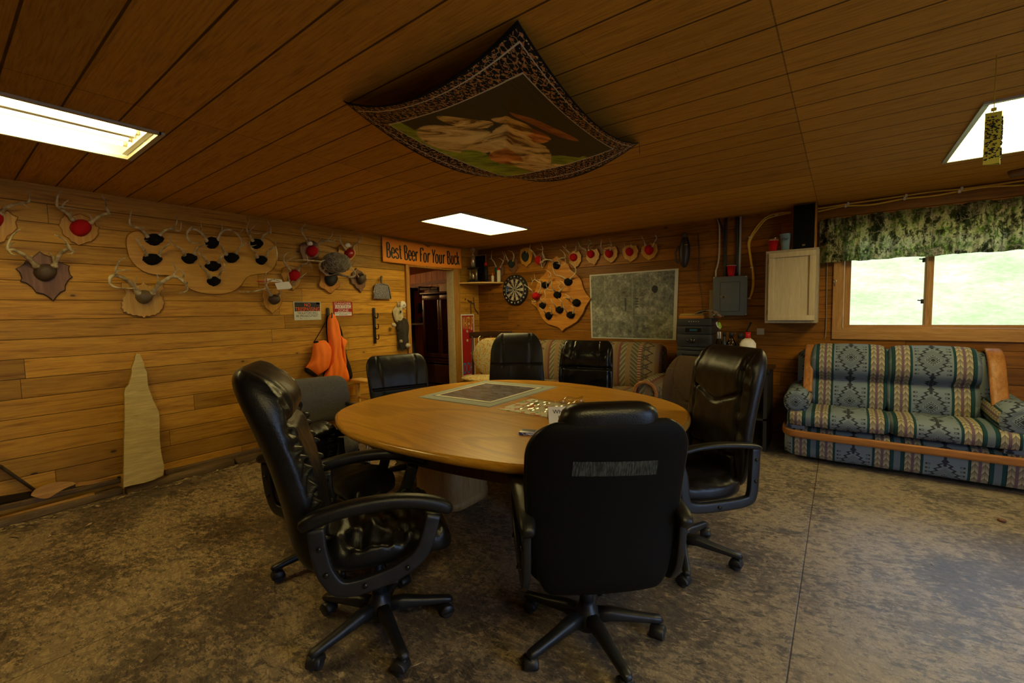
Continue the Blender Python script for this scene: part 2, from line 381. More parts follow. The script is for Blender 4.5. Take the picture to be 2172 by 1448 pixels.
def spline(pts,n=6):
    pts=[Vector(p) for p in pts]; out=[]
    for i in range(len(pts)-1):
        p0=pts[max(i-1,0)];p1=pts[i];p2=pts[i+1];p3=pts[min(i+2,len(pts)-1)]
        for k in range(n):
            t=k/n; out.append(.5*((2*p1)+(p2-p0)*t+(2*p0-5*p1+4*p2-p3)*t*t+(3*p1-p0-3*p2+p3)*t**3))
    return out+[pts[-1]]
def text_mesh(txt,size,mat,name='lettering',depth=.0008,bold=0.,sx=1.,align='CENTER',spacing=1.):
    c=bpy.data.curves.new(name,'FONT'); c.body=txt; c.size=size; c.align_x=align; c.align_y='CENTER'; c.extrude=depth; c.offset=bold; c.space_character=spacing
    t=bpy.data.objects.new(name,c); COL.objects.link(t); dg=bpy.context.evaluated_depsgraph_get(); dg.update()
    me=bpy.data.meshes.new_from_object(t.evaluated_get(dg)); bpy.data.objects.remove(t,do_unlink=True)
    me.materials.clear(); me.materials.append(mat); me.name=name
    for v in me.vertices: v.co.x*=sx
    o=bpy.data.objects.new(name,me); COL.objects.link(o); return o
RL=Matrix(((0,0,1),(1,0,0),(0,1,0))).to_4x4()      # flat xy -> on the left wall, facing +x (text runs along +y)
RB=Matrix(((1,0,0),(0,0,-1),(0,1,0))).to_4x4()     # flat xy -> on the back wall, facing -y
def wall_text(txt,size,mat,pos,side,parent=None,rot=0.,**k):
    o=text_mesh(txt,size,mat,**k); o.matrix_world=Matrix.Translation(pos)@(RL if side=='L' else RB)@Matrix.Rotation(rot,4,'Z')
    if parent is not None: sub(o,parent)
    return o
def plate_holes(mb,axes,a0,a1,b0,b1,c0,c1,holes):
    """slab over (a,b) with rectangular holes, thickness c; axes: which world axes a,b,c are"""
    A=sorted({a0,a1,*[h[0] for h in holes],*[h[1] for h in holes]}); B=sorted({b0,b1,*[h[2] for h in holes],*[h[3] for h in holes]})
    A=[v for v in A if a0<=v<=a1]; B=[v for v in B if b0<=v<=b1]
    for i in range(len(A)-1):
        for j in range(len(B)-1):
            ca,cb=(A[i]+A[i+1])/2,(B[j]+B[j+1])/2
            if any(h[0]<ca<h[1] and h[2]<cb<h[3] for h in holes): continue
            lo=[0,0,0]; hi=[0,0,0]
            for ax,l,h in zip(axes,(A[i],B[j],c0),(A[i+1],B[j+1],c1)): lo[ax]=l; hi[ax]=h
            mb.box(lo[0],hi[0],lo[1],hi[1],lo[2],hi[2])
def struct(mb,name,mat): return tag(mb.build(name,mat),kind='structure')
# ================================================================== room shell
CE=2.39
F_OPEN=(1.145,1.745,-5.76,-4.562); F_MID=(1.065,1.66,-2.143,-.969); F_RIGHT=(5.245,5.84,-2.155,-1.03); F_NEAR=(5.245,5.84,-5.76,-4.58)
XR,YN=7.5,-7.5
mb=MB(); mb.box(-4.6,XR+.13,YN-.2,.72,-.12,0.); struct(mb,'floor',MAT['floor'])
mb=MB(); plate_holes(mb,(0,1,2),-.12,XR+.12,YN-.12,.14,CE,CE+.16,[F_OPEN,F_MID,F_RIGHT,F_NEAR]); struct(mb,'ceiling',MAT['ceil'])
DY0,DY1,DZ=-1.44,-.575,2.06
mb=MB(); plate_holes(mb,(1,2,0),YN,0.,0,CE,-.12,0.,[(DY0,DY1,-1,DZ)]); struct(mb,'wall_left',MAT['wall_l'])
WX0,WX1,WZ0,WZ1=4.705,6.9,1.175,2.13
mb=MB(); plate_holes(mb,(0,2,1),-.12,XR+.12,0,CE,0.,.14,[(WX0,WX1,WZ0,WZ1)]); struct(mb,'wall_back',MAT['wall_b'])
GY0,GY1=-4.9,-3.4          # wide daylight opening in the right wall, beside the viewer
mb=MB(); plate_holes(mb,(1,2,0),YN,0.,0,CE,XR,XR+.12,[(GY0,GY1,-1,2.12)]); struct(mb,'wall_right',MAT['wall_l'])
mb=MB(); mb.box(XR-.02,XR+.13,GY0-.08,GY0,0,2.20); mb.box(XR-.02,XR+.13,GY1,GY1+.08,0,2.20); mb.box(XR-.02,XR+.13,GY0,GY1,2.12,2.20); struct(mb,'trim_7',MAT['pinez'])
mb=MB(); mb.box(-.12,XR+.12,YN-.12,YN,0,CE); struct(mb,'wall_near',MAT['wall_b'])
# doorway: inner lining, light painted jamb, square posts
mb=MB(); mb.box(-.13,.035,DY0-.055,DY0,0,2.10); struct(mb,'trim_1',MAT['pinez'])
mb=MB(); mb.box(-.13,.012,DY1-.012,DY1+.0,0,2.06,bev=.003); struct(mb,'trim_2',plain('worn_cream_jamb',(.50,.43,.24),.5,nz=.3,sc=25))
mb=MB(); mb.box(0.,.03,DY1-.004,DY1+.115,0,2.08,bev=.004); struct(mb,'trim_3',MAT['pinez'])
mb=MB(); mb.box(-.13,.02,DY0,DY1-.012,2.03,2.08); struct(mb,'trim_4',MAT['pinez'])
# ---- fixtures
panel=emit('lit_diffuser',LAMPC,LAMP*3.4); tubem=emit('lit_tube',LAMPC,LAMP*5.2)
encl=plain('white_enamel_reflector',(.85,.83,.74),.35,nz=.03); trimm=plain('grey_fixture_trim',(.50,.47,.38),.4,metal=.3,nz=.1)
def fixture(Fr,label,opened):
    x0,x1,y0,y1=Fr; t=empty('ceiling_light_fixture',((x0+x1)/2,(y0+y1)/2,CE),0,label,'ceiling light','fluorescent ceiling lights')
    mb=MB(); e=.016
    for a in ((x0-e,x1+e,y0-e,y0+e*.6),(x0-e,x1+e,y1-e*.6,y1+e),(x0-e,x0+e*.6,y0,y1),(x1-e*.6,x1+e,y0,y1)): mb.box(*a,CE-.012,CE+.004)
    sub(mb.build('frame',trimm),t)
    mb=MB(); h=.09
    mb.box(x0+.002,x1-.002,y0+.002,y1-.002,CE+h+.001,CE+h+.01); mb.box(x0+.002,x0+.006,y0+.002,y1-.002,CE,CE+h); mb.box(x1-.006,x1-.002,y0+.002,y1-.002,CE,CE+h); mb.box(x0+.006,x1-.006,y0+.002,y0+.006,CE,CE+h); mb.box(x0+.006,x1-.006,y1-.006,y1-.002,CE,CE+h)
    if opened:
        xm=(x0+x1)/2; mb.prism([(xm-.05,y0+.04,CE+h),(xm-.02,y0+.04,CE+.035),(xm+.02,y0+.04,CE+.035),(xm+.05,y0+.04,CE+h)],(0,y1-y0-.08,0))
        mb.box(x0+.008,x1-.008,y0+.008,y0+.034,CE+.015,CE+h-.001); mb.box(x0+.008,x1-.008,y1-.034,y1-.008,CE+.015,CE+h-.001)
    sub(mb.build('housing',encl),t)
    if opened:
        for xx in (x0+.115,x0+.225,x1-.225,x1-.115):
            mb=MB(); mb.cyl((xx,y0+.05,CE+.045),(xx,y1-.05,CE+.045),.013,14); tb=mb.build('fluorescent_tube',tubem); sub(tb,t)
            for ya,yb in ((y1-.052,y1-.036),(y0+.052,y0+.036)): mb=MB(); mb.cyl((xx,ya,CE+.045),(xx,yb,CE+.045),.0145,14); mb.build('end_cap',trimm,tb)
    else:
        mb=MB(); mb.box(x0+.012,x1-.012,y0+.012,y1-.012,CE+.002,CE+.008); sub(mb.build('diffuser',panel),t)
    return t
fixture(F_OPEN,'open ceiling light with bare tubes and no diffuser above the trophy wall',True)
fixture(F_MID,'white ceiling light panel near the far corner, in front of the orange banner',False)
fixture(F_RIGHT,'white ceiling light panel above the blue sofa by the window',False)
fixture(F_NEAR,'white ceiling light panel over the near right of the room, beside the viewer',False)
# ---- window
trimw=board('window_pine',(.50,.28,.10),(.34,.17,.05),0,1.2); trimz=board('window_pine_upright',(.50,.28,.10),(.34,.17,.05),2,1.2)
mb=MB()
mb.box(WX0-.085,WX1+.085,-.022,0.,WZ0-.105,WZ0-.012,0); mb.box(WX0-.085,WX0+.0,-.022,0.,WZ0-.012,WZ1,1); mb.box(WX0-.085,WX1+.085,-.022,0,WZ1,WZ1+.08,0); mb.box(WX1,WX1+.085,-.022,0,WZ0-.012,WZ1,1)
tag(mb.build('trim_5',[trimw,trimz]),kind='structure')
mb=MB(); mb.box(WX0+.001,WX1-.001,-.012,.12,WZ0-.012,WZ0+.006,0); mb.box(WX0+.001,WX0+.02,0,.12,WZ0+.006,WZ1-.02,1); mb.box(WX1-.02,WX1-.001,0,.12,WZ0+.006,WZ1-.02,1); mb.box(WX0+.001,WX1-.001,0,.12,WZ1-.02,WZ1-.001,0)
wf=tag(mb.build('window_1',[trimw,trimz]),kind='structure')
XM=5.315
glass=M('window_glass',0.,.5); glass.b.inputs['Transmission Weight'].default_value=0.
def glassmat(name,fac=.08,tint=(1,1,1)):
    m=bpy.data.materials.new(name); m.use_nodes=True; t=m.node_tree; t.nodes.clear(); o=t.nodes.new('ShaderNodeOutputMaterial')
    a=t.nodes.new('ShaderNodeBsdfTransparent'); a.inputs[0].default_value=(*tint,1); g=t.nodes.new('ShaderNodeBsdfGlossy'); g.inputs['Roughness'].default_value=.03
    f=t.nodes.new('ShaderNodeFresnel'); f.inputs[0].default_value=1.45; x=t.nodes.new('ShaderNodeMixShader'); t.links.new(f.outputs[0],x.inputs[0]); t.links.new(a.outputs[0],x.inputs[1]); t.links.new(g.outputs[0],x.inputs[2]); t.links.new(x.outputs[0],o.inputs[0]); return m
WG=glassmat('window_pane_glass',tint=(.96,.98,.97))
for nm,xa,xb,yy in (('sash',WX0+.02,XM+.028,.035),('sash',XM-.028,WX1-.02,.075)):
    mb=MB(); b=.032
    mb.box(xa,xb,yy,yy+.03,WZ0+.006,WZ0+.006+b*.8,0); mb.box(xa,xb,yy,yy+.03,WZ1-.02-b,WZ1-.02,0); mb.box(xa,xa+b,yy,yy+.03,WZ0+.006+b*.8,WZ1-.02-b,1); mb.box(xb-b-.01,xb,yy,yy+.03,WZ0+.006+b*.8,WZ1-.02-b,1)
    q=mb.build(nm,[trimw,trimz],wf)
    mb=MB(); mb.box(xa+b,xb-b-.01,yy+.012,yy+.016,WZ0+.03,WZ1-.05); mb.build('pane',WG,q)
mb=MB()
for zz in (1.42,1.79): mb.box(XM-.052,XM-.032,.02,.038,zz-.02,zz+.02,bev=.003); mb.cyl((XM-.05,.022,zz+.008),(XM-.075,.018,zz+.012),.005,8)
mb.build('latch',MAT['black'],wf)
# ---- outside: bright meadow rising behind the building
def meadow():
    m=M('sunlit_meadow',.9,.2); n=m.noise(m.co(),.9,6,.7,.5); n2=m.noise(m.co(),9.,4,.7)
    m.color(m.ramp((n*.6+n2*.4).cl(),[(.35,(.24,.24,.075)),(.5,(.34,.31,.125)),(.65,(.46,.39,.20))])); return m.m
mb=MB(); N=24; rows=[]
for i in range(N+1):
    t=i/N; yy=.6+t*60; zz=-.5+ (0 if t<.03 else (t-.03)*26)
    rows.append([Vector((-30+80*j/N,yy,zz+.25*mnoise.noise(Vector((j*.8,i*.8,0))))) for j in range(N+1)])
vs=[v for r in rows for v in r]; mb.add(vs,[(i*(N+1)+j,i*(N+1)+j+1,(i+1)*(N+1)+j+1,(i+1)*(N+1)+j) for i in range(N) for j in range(N)],0,True)
tag(mb.build('meadow',meadow()),'pale green grassy slope outside beyond the window panes','grass',kind='stuff')
sd=bpy.data.lights.new('sun','SUN'); sd.energy=3.; sd.angle=.03; sd.color=(1,.97,.9); so=bpy.data.objects.new('sun',sd); COL.objects.link(so); so.location=(3,-4,9); so.rotation_euler=Vector((.5,.75,-.62)).to_track_quat('-Z','Y').to_euler()
mb=MB(); mb.box(XR+.14,40,-40,.55,-.3,-.16); tag(mb.build('gravel_yard',plain('pale_gravel',(.30,.29,.27),.9,nz=.3,sc=8)),'pale gravel ground outside the opening in the right wall','gravel',kind='stuff')
# ---- the dim room beyond the doorway
def vpanel():
    m=M('orange_vertical_panelling',.5,.3); x,y,z=m.xyz(); s=x+y; f=(s/.16).fract(); e=f.mn(1.-f); g=m.noise(m.vec(x*9.,y*9.,z*1.),2.,4)
    c=m.ramp(g,[(.3,(.26,.085,.014)),(.7,(.44,.16,.028))]); c=m.mix(e.ss(.05,.02)*.85,c,(.03,.01,.003)); m.color(c); return m.m
VP=vpanel()
mb=MB(); mb.box(-4.6,-.12,.62,.72,0,2.4); struct(mb,'wall_storeroom_far',VP)
mb=MB(); mb.box(-4.6,-4.5,-3.2,.62,0,2.4); struct(mb,'wall_storeroom_side',VP)
mb=MB(); mb.box(-4.6,-.12,-3.3,-3.2,0,2.4); struct(mb,'wall_storeroom_near',VP)
mb=MB(); mb.box(-.12,0.0,.14,.72,0,2.4); struct(mb,'wall_storeroom_end',VP)
mb=MB(); mb.prism([(-4.6,-3.3,2.06),(-.12,-3.3,2.30),(-.12,-3.3,2.38),(-4.6,-3.3,2.14)],(0,4.1,0)); struct(mb,'ceiling_storeroom',MAT['ceil'])
mb=MB(); mb.prism([(-4.5,.598,1.86),(-.12,.598,2.02),(-.12,.598,2.08),(-4.5,.598,1.92)],(0,.022,0)); struct(mb,'trim_6',board('dark_rail',(.22,.08,.02),(.12,.04,.01),0))
bt=empty('ceiling_bulb',(-3.6,-1.2,2.02),0,'warm bare bulb on the storeroom ceiling beyond the doorway','light bulb')
mb=MB(); mb.ball((0,0,0),.03,.03,.04,12); mb.build('bulb',emit('warm_bulb',(1.,.55,.2),1500.),bt); mb=MB(); mb.cyl((0,0,.03),(0,0,.12),.018,12); mb.build('socket',MAT['white'],bt)
mah=board('dark_mahogany',(.050,.016,.008),(.022,.008,.005),2,1.,.3)
cab=empty('display_cabinet',(-1.04,.38,0),0,'tall dark wooden cabinet with two glass doors beyond the doorway','cabinet')
X0,X1,Y0,Y1,ZT=-1.52,-.58,.16,.58,1.74
mb=MB(); mb.box(X0,X1,Y1-.02,Y1,.08,ZT); mb.box(X0,X0+.03,Y0,Y1,0,ZT); mb.box(X1-.03,X1,Y0,Y1,0,ZT); mb.box(X0-.03,X1+.03,Y0-.04,Y1,ZT,ZT+.04,bev=.008); mb.box(X0,X1,Y0,Y1,.0,.10); mb.box(X0,X1,Y0,Y1,.54,.58); mb.box(X0-.02,X1+.02,Y0-.02,Y1,.50,.53)
for z in (.86,1.2,1.5): mb.box(X0+.03,X1-.03,Y0+.04,Y1,z,z+.015)
sub(mb.build('body',mah),cab)
xm=(X0+X1)/2
for a,b in ((X0+.02,xm-.003),(xm+.003,X1-.02)):
    mb=MB(); 
    for q in ((a,b,.60,.67),(a,b,ZT-.10,ZT-.02),(a,a+.055,.67,ZT-.10),(b-.055,b,.67,ZT-.10)): mb.box(q[0],q[1],Y0-.022,Y0,q[2],q[3],bev=.003)
    d=sub(mb.build('door',mah),cab); mb=MB(); mb.box(a+.05,b-.05,Y0-.014,Y0-.01,.66,ZT-.09); mb.build('glass_panel',glassmat('cabinet_glass',tint=(.8,.72,.6)),d)
    mb=MB(); kx=b-.03 if a<xm-.1 else a+.03; mb.ball((kx,Y0-.035,1.12),.011,.013,.011,10); mb.build('knob',MAT['steel'],d)
mb=MB(); mb.box(X0+.03,X1-.03,Y0-.015,Y0,.13,.47,bev=.004); dr=sub(mb.build('drawer',mah),cab)
# things in and on it
def spray(x,y,z):
    t=empty('spray_bottle',(x,y,z),0,'orange spray bottle with red trigger inside the dark glass cabinet','bottle')
    mb=MB(); mb.lathe([(.036,0),(.038,.01),(.038,.12),(.03,.15),(.014,.18),(.013,.2)],16); mb.build('bottle_body',plain('amber_plastic',(.45,.20,.04),.3),t)
    mb=MB(); mb.box(-.045,.03,-.012,.012,.20,.235,bev=.004); mb.tube([(-.02,0,.2),(-.045,0,.165)],.006); mb.build('trigger',MAT['red'],t); return t
spray(-1.25,.30,.582)
mb=MB(); mb.box(-.98,-.72,.22,.5,.581,.70,bev=.02); mb.box(-.94,-.78,.24,.5,.70,.78,bev=.02); tag(mb.build('folded_cloth',plain('cream_cloth',(.5,.45,.33),.9)),'pale folded cloth stack inside the dark glass cabinet','cloth')
mb=MB(); mb.box(-1.17,-.96,.26,.44,1.782,1.90,bev=.006); mb.box(-1.18,-.95,.25,.45,1.90,1.915); tag(mb.build('storage_box',MAT['paper']),'small cream box on top of the dark cabinet beyond the doorway','box')
for i,(x,h,w) in enumerate(((-.90,.17,.035),(-.815,.17,.035),(-.72,.26,.030))):
    c=empty('spray_can' if i==2 else 'drink_can',(x,.33,1.782),0,['red can beside the cream box on the storeroom cabinet','red can between two others on the storeroom cabinet','tall thin red can at the right end of the storeroom cabinet top'][i],'can','red cans on the cabinet')
    mb=MB(); mb.lathe([(w*.9,0),(w,.01),(w,h*.9),(w*.8,h)],16); mb.build('can_body',MAT['red'],c); mb=MB(); mb.lathe([(w*.5,h),(w*.5,h+.025)],12); mb.build('cap',MAT['white'],c)
mb=MB(); mb.box(-1.50,-1.24,.3,.5,1.782,1.83,bev=.01); mb.box(-1.46,-1.28,.32,.48,1.83,1.88,bev=.01); tag(mb.build('cap_pile',MAT['black']),'black folded caps piled on the left end of the storeroom cabinet','cap')
gr=empty('gear_rack',(-1.98,.5,0),0,'dark rack with hanging bags left of the storeroom cabinet','rack')
mb=MB(); mb.box(-2.3,-1.72,.55,.6,1.86,1.92); mb.box(-2.3,-2.25,.3,.6,0,1.92); mb.tube([(-1.76,.56,1.9),(-1.76,.3,1.9),(-1.76,.3,1.72)],.015); mb.box(-2.3,-1.62,.35,.6,1.18,1.21); sub(mb.build('rack_frame',MAT['black']),gr)
for (x,z,rx,rz) in ((-1.93,1.5,.07,.11),(-1.78,1.62,.05,.07),(-1.88,1.28,.10,.06)):
    mb=MB(); mb.ball((x,.45,z),rx,.06,rz,14,fn=lambda d:.12*mnoise.noise(d*2.5)); sub(mb.build('hanging_bag',MAT['blackfelt']),gr)
mb=MB(); mb.ball((-1.80,.0,.52),.24,.14,.52,20,fn=lambda d:.05*mnoise.noise(d*2)); tag(mb.build('instrument_case',plain('black_case',(.012,.011,.010),.5)),'large rounded black case standing left of the storeroom cabinet','case')
# ================================================================== conference table
TZ=.755
out=[(2.08,-3.84),(1.92,-3.73),(1.80,-3.55),(1.73,-3.3),(1.70,-3.0),(1.71,-2.68),(1.80,-2.33),(2.0,-2.06),(2.26,-1.92),(2.56,-1.87),(2.92,-1.89),(3.26,-1.97),(3.62,-2.13),(3.85,-2.33),(3.97,-2.58),(4.01,-2.85),(4.0,-3.2),(3.96,-3.52),(3.83,-3.76),(3.62,-3.90),(3.36,-3.96),(3.09,-4.0),(2.77,-4.02),(2.5,-4.0),(2.27,-3.93)]
out=[(4.69+(x-4.69)*(1.4-TZ)/.66,-5.39+(y+5.39)*(1.4-TZ)/.66) for x,y in out]
out=smooth_poly([(x,y,0) for x,y in out],2); tc=sum(out,Vector())/len(out)
table=empty('conference_table',(tc.x,tc.y,0),0,'large honey oak conference table with rounded top in the middle of the room','table')
def inset(d): 
    r=[]; n=len(out)
    for i in range(n):
        t=(out[(i+1)%n]-out[i-1]).normalized(); nn=Vector((t.y,-t.x,0))
        if nn.dot(out[i]-tc)>0: nn=-nn
        r.append(out[i]+nn*d)
    return r
def oak():
    m=M('honey_oak_veneer',.34,.25); x,y,z=m.xyz(); u=x*.99-y*.10; v=y*.99+x*.10
    w=m.noise(m.vec(u*.45,v*1.3,0.),1.2,2,.5,.4); r=((w*26.+v*10.+m.noise(m.vec(u*2.,v*20.,2.),1.,3)*1.2)).sin()*.5+.5
    g=m.noise(m.vec(u*5.,v*130.,0.),1.5,4,.65); g3=m.noise(m.vec(u*.9,v*34.,0.),1.5,4,.55,.3)
    c=m.ramp((r*.12+g3*.60+.17).cl(),[(.28,(.34,.145,.012)),(.5,(.56,.27,.024)),(.75,(.66,.35,.040))])
    c=m.mix((r.ss(.86,.99))*.35,c,(.20,.075,.008)); c=m.mix(g.ss(.5,.75)*.5,c,(.22,.085,.009)); m.color(c); m.rough(g*.14+.24); m.bump(g,.10,.0015); return m.m
OAK=oak(); prof=[(.030,-.042),(.012,-.044),(.002,-.036),(0,-.024),(.001,-.012),(.007,-.004),(.014,-.0035),(.018,0.),(.05,0.)]
edge=board('gold_oak_edge',(.62,.34,.05),(.46,.22,.025),0,1.,.22,spec=.6)
mb=MB(); rings=[[p+Vector((0,0,TZ+z)) for p in inset(d)] for d,z in prof]; mb.loft(rings[:-1],1,True,False); top=rings[-2]; n=len(top)
b=[mb.bm.verts.new(p) for p in top]; f=mb.bm.faces.new(b); f.material_index=0
b=[mb.bm.verts.new(p) for p in rings[0]]; f=mb.bm.faces.new(b); f.material_index=1
sub(mb.build('tabletop',[OAK,edge]),table)
und=board('dark_oak_panel',(.17,.080,.022),(.09,.040,.010),2,1.,.4); pan=board('light_oak_panel',(.48,.28,.10),(.36,.19,.06),2,1.3,.45)
mb=MB(); ins=inset(.17); rr=[[p+Vector((0,0,TZ-.043)) for p in ins],[p+Vector((0,0,TZ-.16)) for p in ins]]; mb.loft(rr,0,True,False); ins2=inset(.20); mb.loft([[p+Vector((0,0,TZ-.16)) for p in ins],[p+Vector((0,0,TZ-.16)) for p in ins2],[p+Vector((0,0,TZ-.043)) for p in ins2]],0,False,False)
sub(mb.build('apron',und),table)
# two panel pedestals with curved flanks
def pedestal(cx,cy,hx,hy,ang):
    mb=MB(); rings=[]
    for z,k in ((0.0,1.),(.06,1.),(.061,.96),(.3,.94),(.55,.98),(.66,1.12),(TZ-.043,1.35)):
        r=[]
        for j in range(32):
            th=2*PI*j/32; c,s=math.cos(th),math.sin(th); r.append(Vector((abs(c)**.4*math.copysign(1,c)*hx*k,abs(s)**.4*math.copysign(1,s)*hy,z)))
        rings.append(r)
    mb.loft(rings,0,True,True,mat=Matrix.Translation((cx,cy,0))@Matrix.Rotation(ang,4,'Z')); return sub(mb.build('pedestal',pan),table)
pedestal(2.34,-3.05,.23,.21,R(0)); pedestal(3.25,-2.85,.20,.20,R(0))
# ================================================================== office chairs
def star_base(par,phase,rad=.31,hz=.10,arm=.05,mat='plastic',lift=0.):
    mb=MB(); mb.lathe([(.030,hz-.05),(.052,hz-.045),(.056,hz+.015),(.045,hz+.035),(.034,hz+.05),(.032,hz+.07)],20)
    for k in range(5):
        a=phase+k*2*PI/5; d=Vector((math.cos(a),math.sin(a),0))
        P=[d*.03+Vector((0,0,hz)),d*.10+Vector((0,0,hz+.004)),d*(rad*.6)+Vector((0,0,hz-.010)),d*(rad*.9)+Vector((0,0,hz-.022)),d*rad+Vector((0,0,hz-.026)),d*(rad+.012)+Vector((0,0,hz-.032))]
        mb.bar(P,[.060,.056,.046,.040,.038,.024],[.060,.054,.040,.032,.030,.016],ex=3.,n=14)
    b=mb.build('star_base',MAT[mat],par)
    for k in range(5):
        a=phase+k*2*PI/5; d=Vector((math.cos(a),math.sin(a),0)); c=d*(rad-.002); sw=a+R(35)*math.sin(k*2.3+phase*3)+.4
        f=Vector((math.cos(sw),math.sin(sw),0)); s=Vector((-f.y,f.x,0)); wc=c-f*.016+Vector((0,0,.0265))
        mb=MB(); 
        for q in (-1,1): mb.cyl(wc+s*.008*q,wc+s*.026*q,.0265,18)
        mb.cyl(c+Vector((0,0,.03)),c+Vector((0,0,hz-.03)),.008,8)
        rings=[]                                        # hood over the twin wheels
        for q in (-.029,-.024,.024,.029):
            r=[]; e=.004 if abs(q)>.025 else 0
            for j in range(14):
                th=R(-10)+R(200)*j/13; rr=.032-e; r.append(wc+s*q+f*math.cos(th)*rr*1.02+Vector((0,0,math.sin(th)*rr)))
            rings.append(r)
        mb.loft(rings,1,True,True); mb.build('caster',[MAT['wheel'],MAT[mat]],b)
    return b
def column(par,z0,z1,mat='plastic',r=.026):
    mb=MB(); mb.lathe([(r*1.15,z0),(r*1.15,(z0+z1)/2),(r*.8,(z0+z1)/2+.005),(r*.8,z1)],20); return mb.build('gas_column',MAT[mat],par)
def superring(cx,cy,cz,a,b,ex,U,V,n=32):
    U,V=Vector(U),Vector(V); r=[]
    for j in range(n):
        th=2*PI*j/n; c,s=math.cos(th),math.sin(th)
        r.append(Vector((cx,cy,cz))+U*(abs(c)**(2/ex)*math.copysign(1,c)*a)+V*(abs(s)**(2/ex)*math.copysign(1,s)*b))
    return r
def seat_cushion(par,zt,w=.51,x0=-.24,x1=.27,th=.10,mat='leather',puff=.012,wrk=.006,seed=0.,name='seat'):
    mb=MB(); rings=[]; K=70
    for i in range(K+1):
        t=i/K; x=x0+(x1-x0)*t; e=min(1,math.sin(min(t,1-t)*PI*1.0)*2.6+.02)**.5 if (t<.25 or t>.75) else 1.
        e=(1-(abs(2*t-1))**7)**.45 if 0<t<1 else .05
        drop=-.035*max(0,(t-.75)/.25)**2+.012*max(0,(.25-t)/.25)
        r=superring(x,0,zt-th/2+drop,w/2*(.90+.10*math.sin(PI*min(1,t*1.3)))*(.55+.45*e),th/2*max(e,.1),3.4,(0,1,0),(0,0,1),88)
        for v in r:
            if v.z>zt-th/2:
                yy=abs(v.y)/(w/2); groove=-.010*math.exp(-((yy-.68)/.045)**2)
                k=1 if e>.6 else 0; v.z+= (groove+puff*math.cos(yy*PI/2)*e+ wrk*mnoise.noise(Vector((x*22+seed,v.y*16,seed)))*(1+1.6*math.exp(-((yy-.78)/.12)**2)))*k
        rings.append(r)
    mb.loft(rings,0,True,True); return mb.build(name,MAT[mat],par)
def back_shell(par,z0,H,w,xc,lean,th=.085,mat='leather',front=None,wfn=None,backmat=None,seed=0.,curv=.05,name='backrest',K=110,ex=2.8,fcol=None):
    """backrest as a stack of rounded sections; front(yy,t)-> extra depth on the sitting side (+x)"""
    mb=MB(); rings=[]; n=112
    wf=wfn or (lambda t:1.)
    for i in range(K+1):
        t=i/K; e=(1-abs(2*t-1)**9)**.5 if 0<t<1 else .0; e=max(e,.12)
        x=xc-lean*t-curv*math.sin(t*PI*.9)*-1.*.0+curv*math.sin((t-.1)*PI*1.1)*.6; z=z0+H*t
        hw=w/2*wf(t)*(.80+.20*e)
        r=[]
        for j in range(n):
            a=2*PI*j/n; c,s=math.cos(a),math.sin(a); y=abs(c)**(2/ex)*math.copysign(1,c)*hw; d=abs(s)**(2/ex)*math.copysign(1,s)*th/2*e
            yy=y/(w/2)
            xx=x+d-.035*yy*yy*-1.*.6
            if s>.15 and front: xx+=front(yy,t)*min(1.,(s-.15)*3)*min(1,e*1.2)
            r.append(Vector((xx,y,z)))
        rings.append(r)
    vs=[v for r in rings for v in r]; mats=[MAT[mat]]
    for i in range(K):
        for j in range(n):
            a=2*PI*(j+.5)/n; mi=1 if (backmat and math.sin(a)<-.35) else 0
            pass
    fs0=[];fs1=[]
    for i in range(K):
        for j in range(n):
            a=2*PI*(j+.5)/n; q=(i*n+j,i*n+(j+1)%n,(i+1)*n+(j+1)%n,(i+1)*n+j); (fs1 if (backmat and math.sin(a)<-.3) else fs0).append(q)
    b=[mb.bm.verts.new(v) for v in vs]
    for fs,mi in ((fs0,0),(fs1,1)):
        for q in fs:
            f=mb.bm.faces.new([b[k] for k in q]); f.material_index=mi; f.smooth=True
    for rr_ in (list(range(n)),list(range(K*n,K*n+n))): f=mb.bm.faces.new([b[k] for k in rr_]); f.smooth=True
    if backmat: mats.append(MAT[backmat])
    return mb.build(name,mats,par)
def gauss(x,m,s): return math.exp(-((x-m)/s)**2)
def pt(l): return [Vector(p) for p in l]
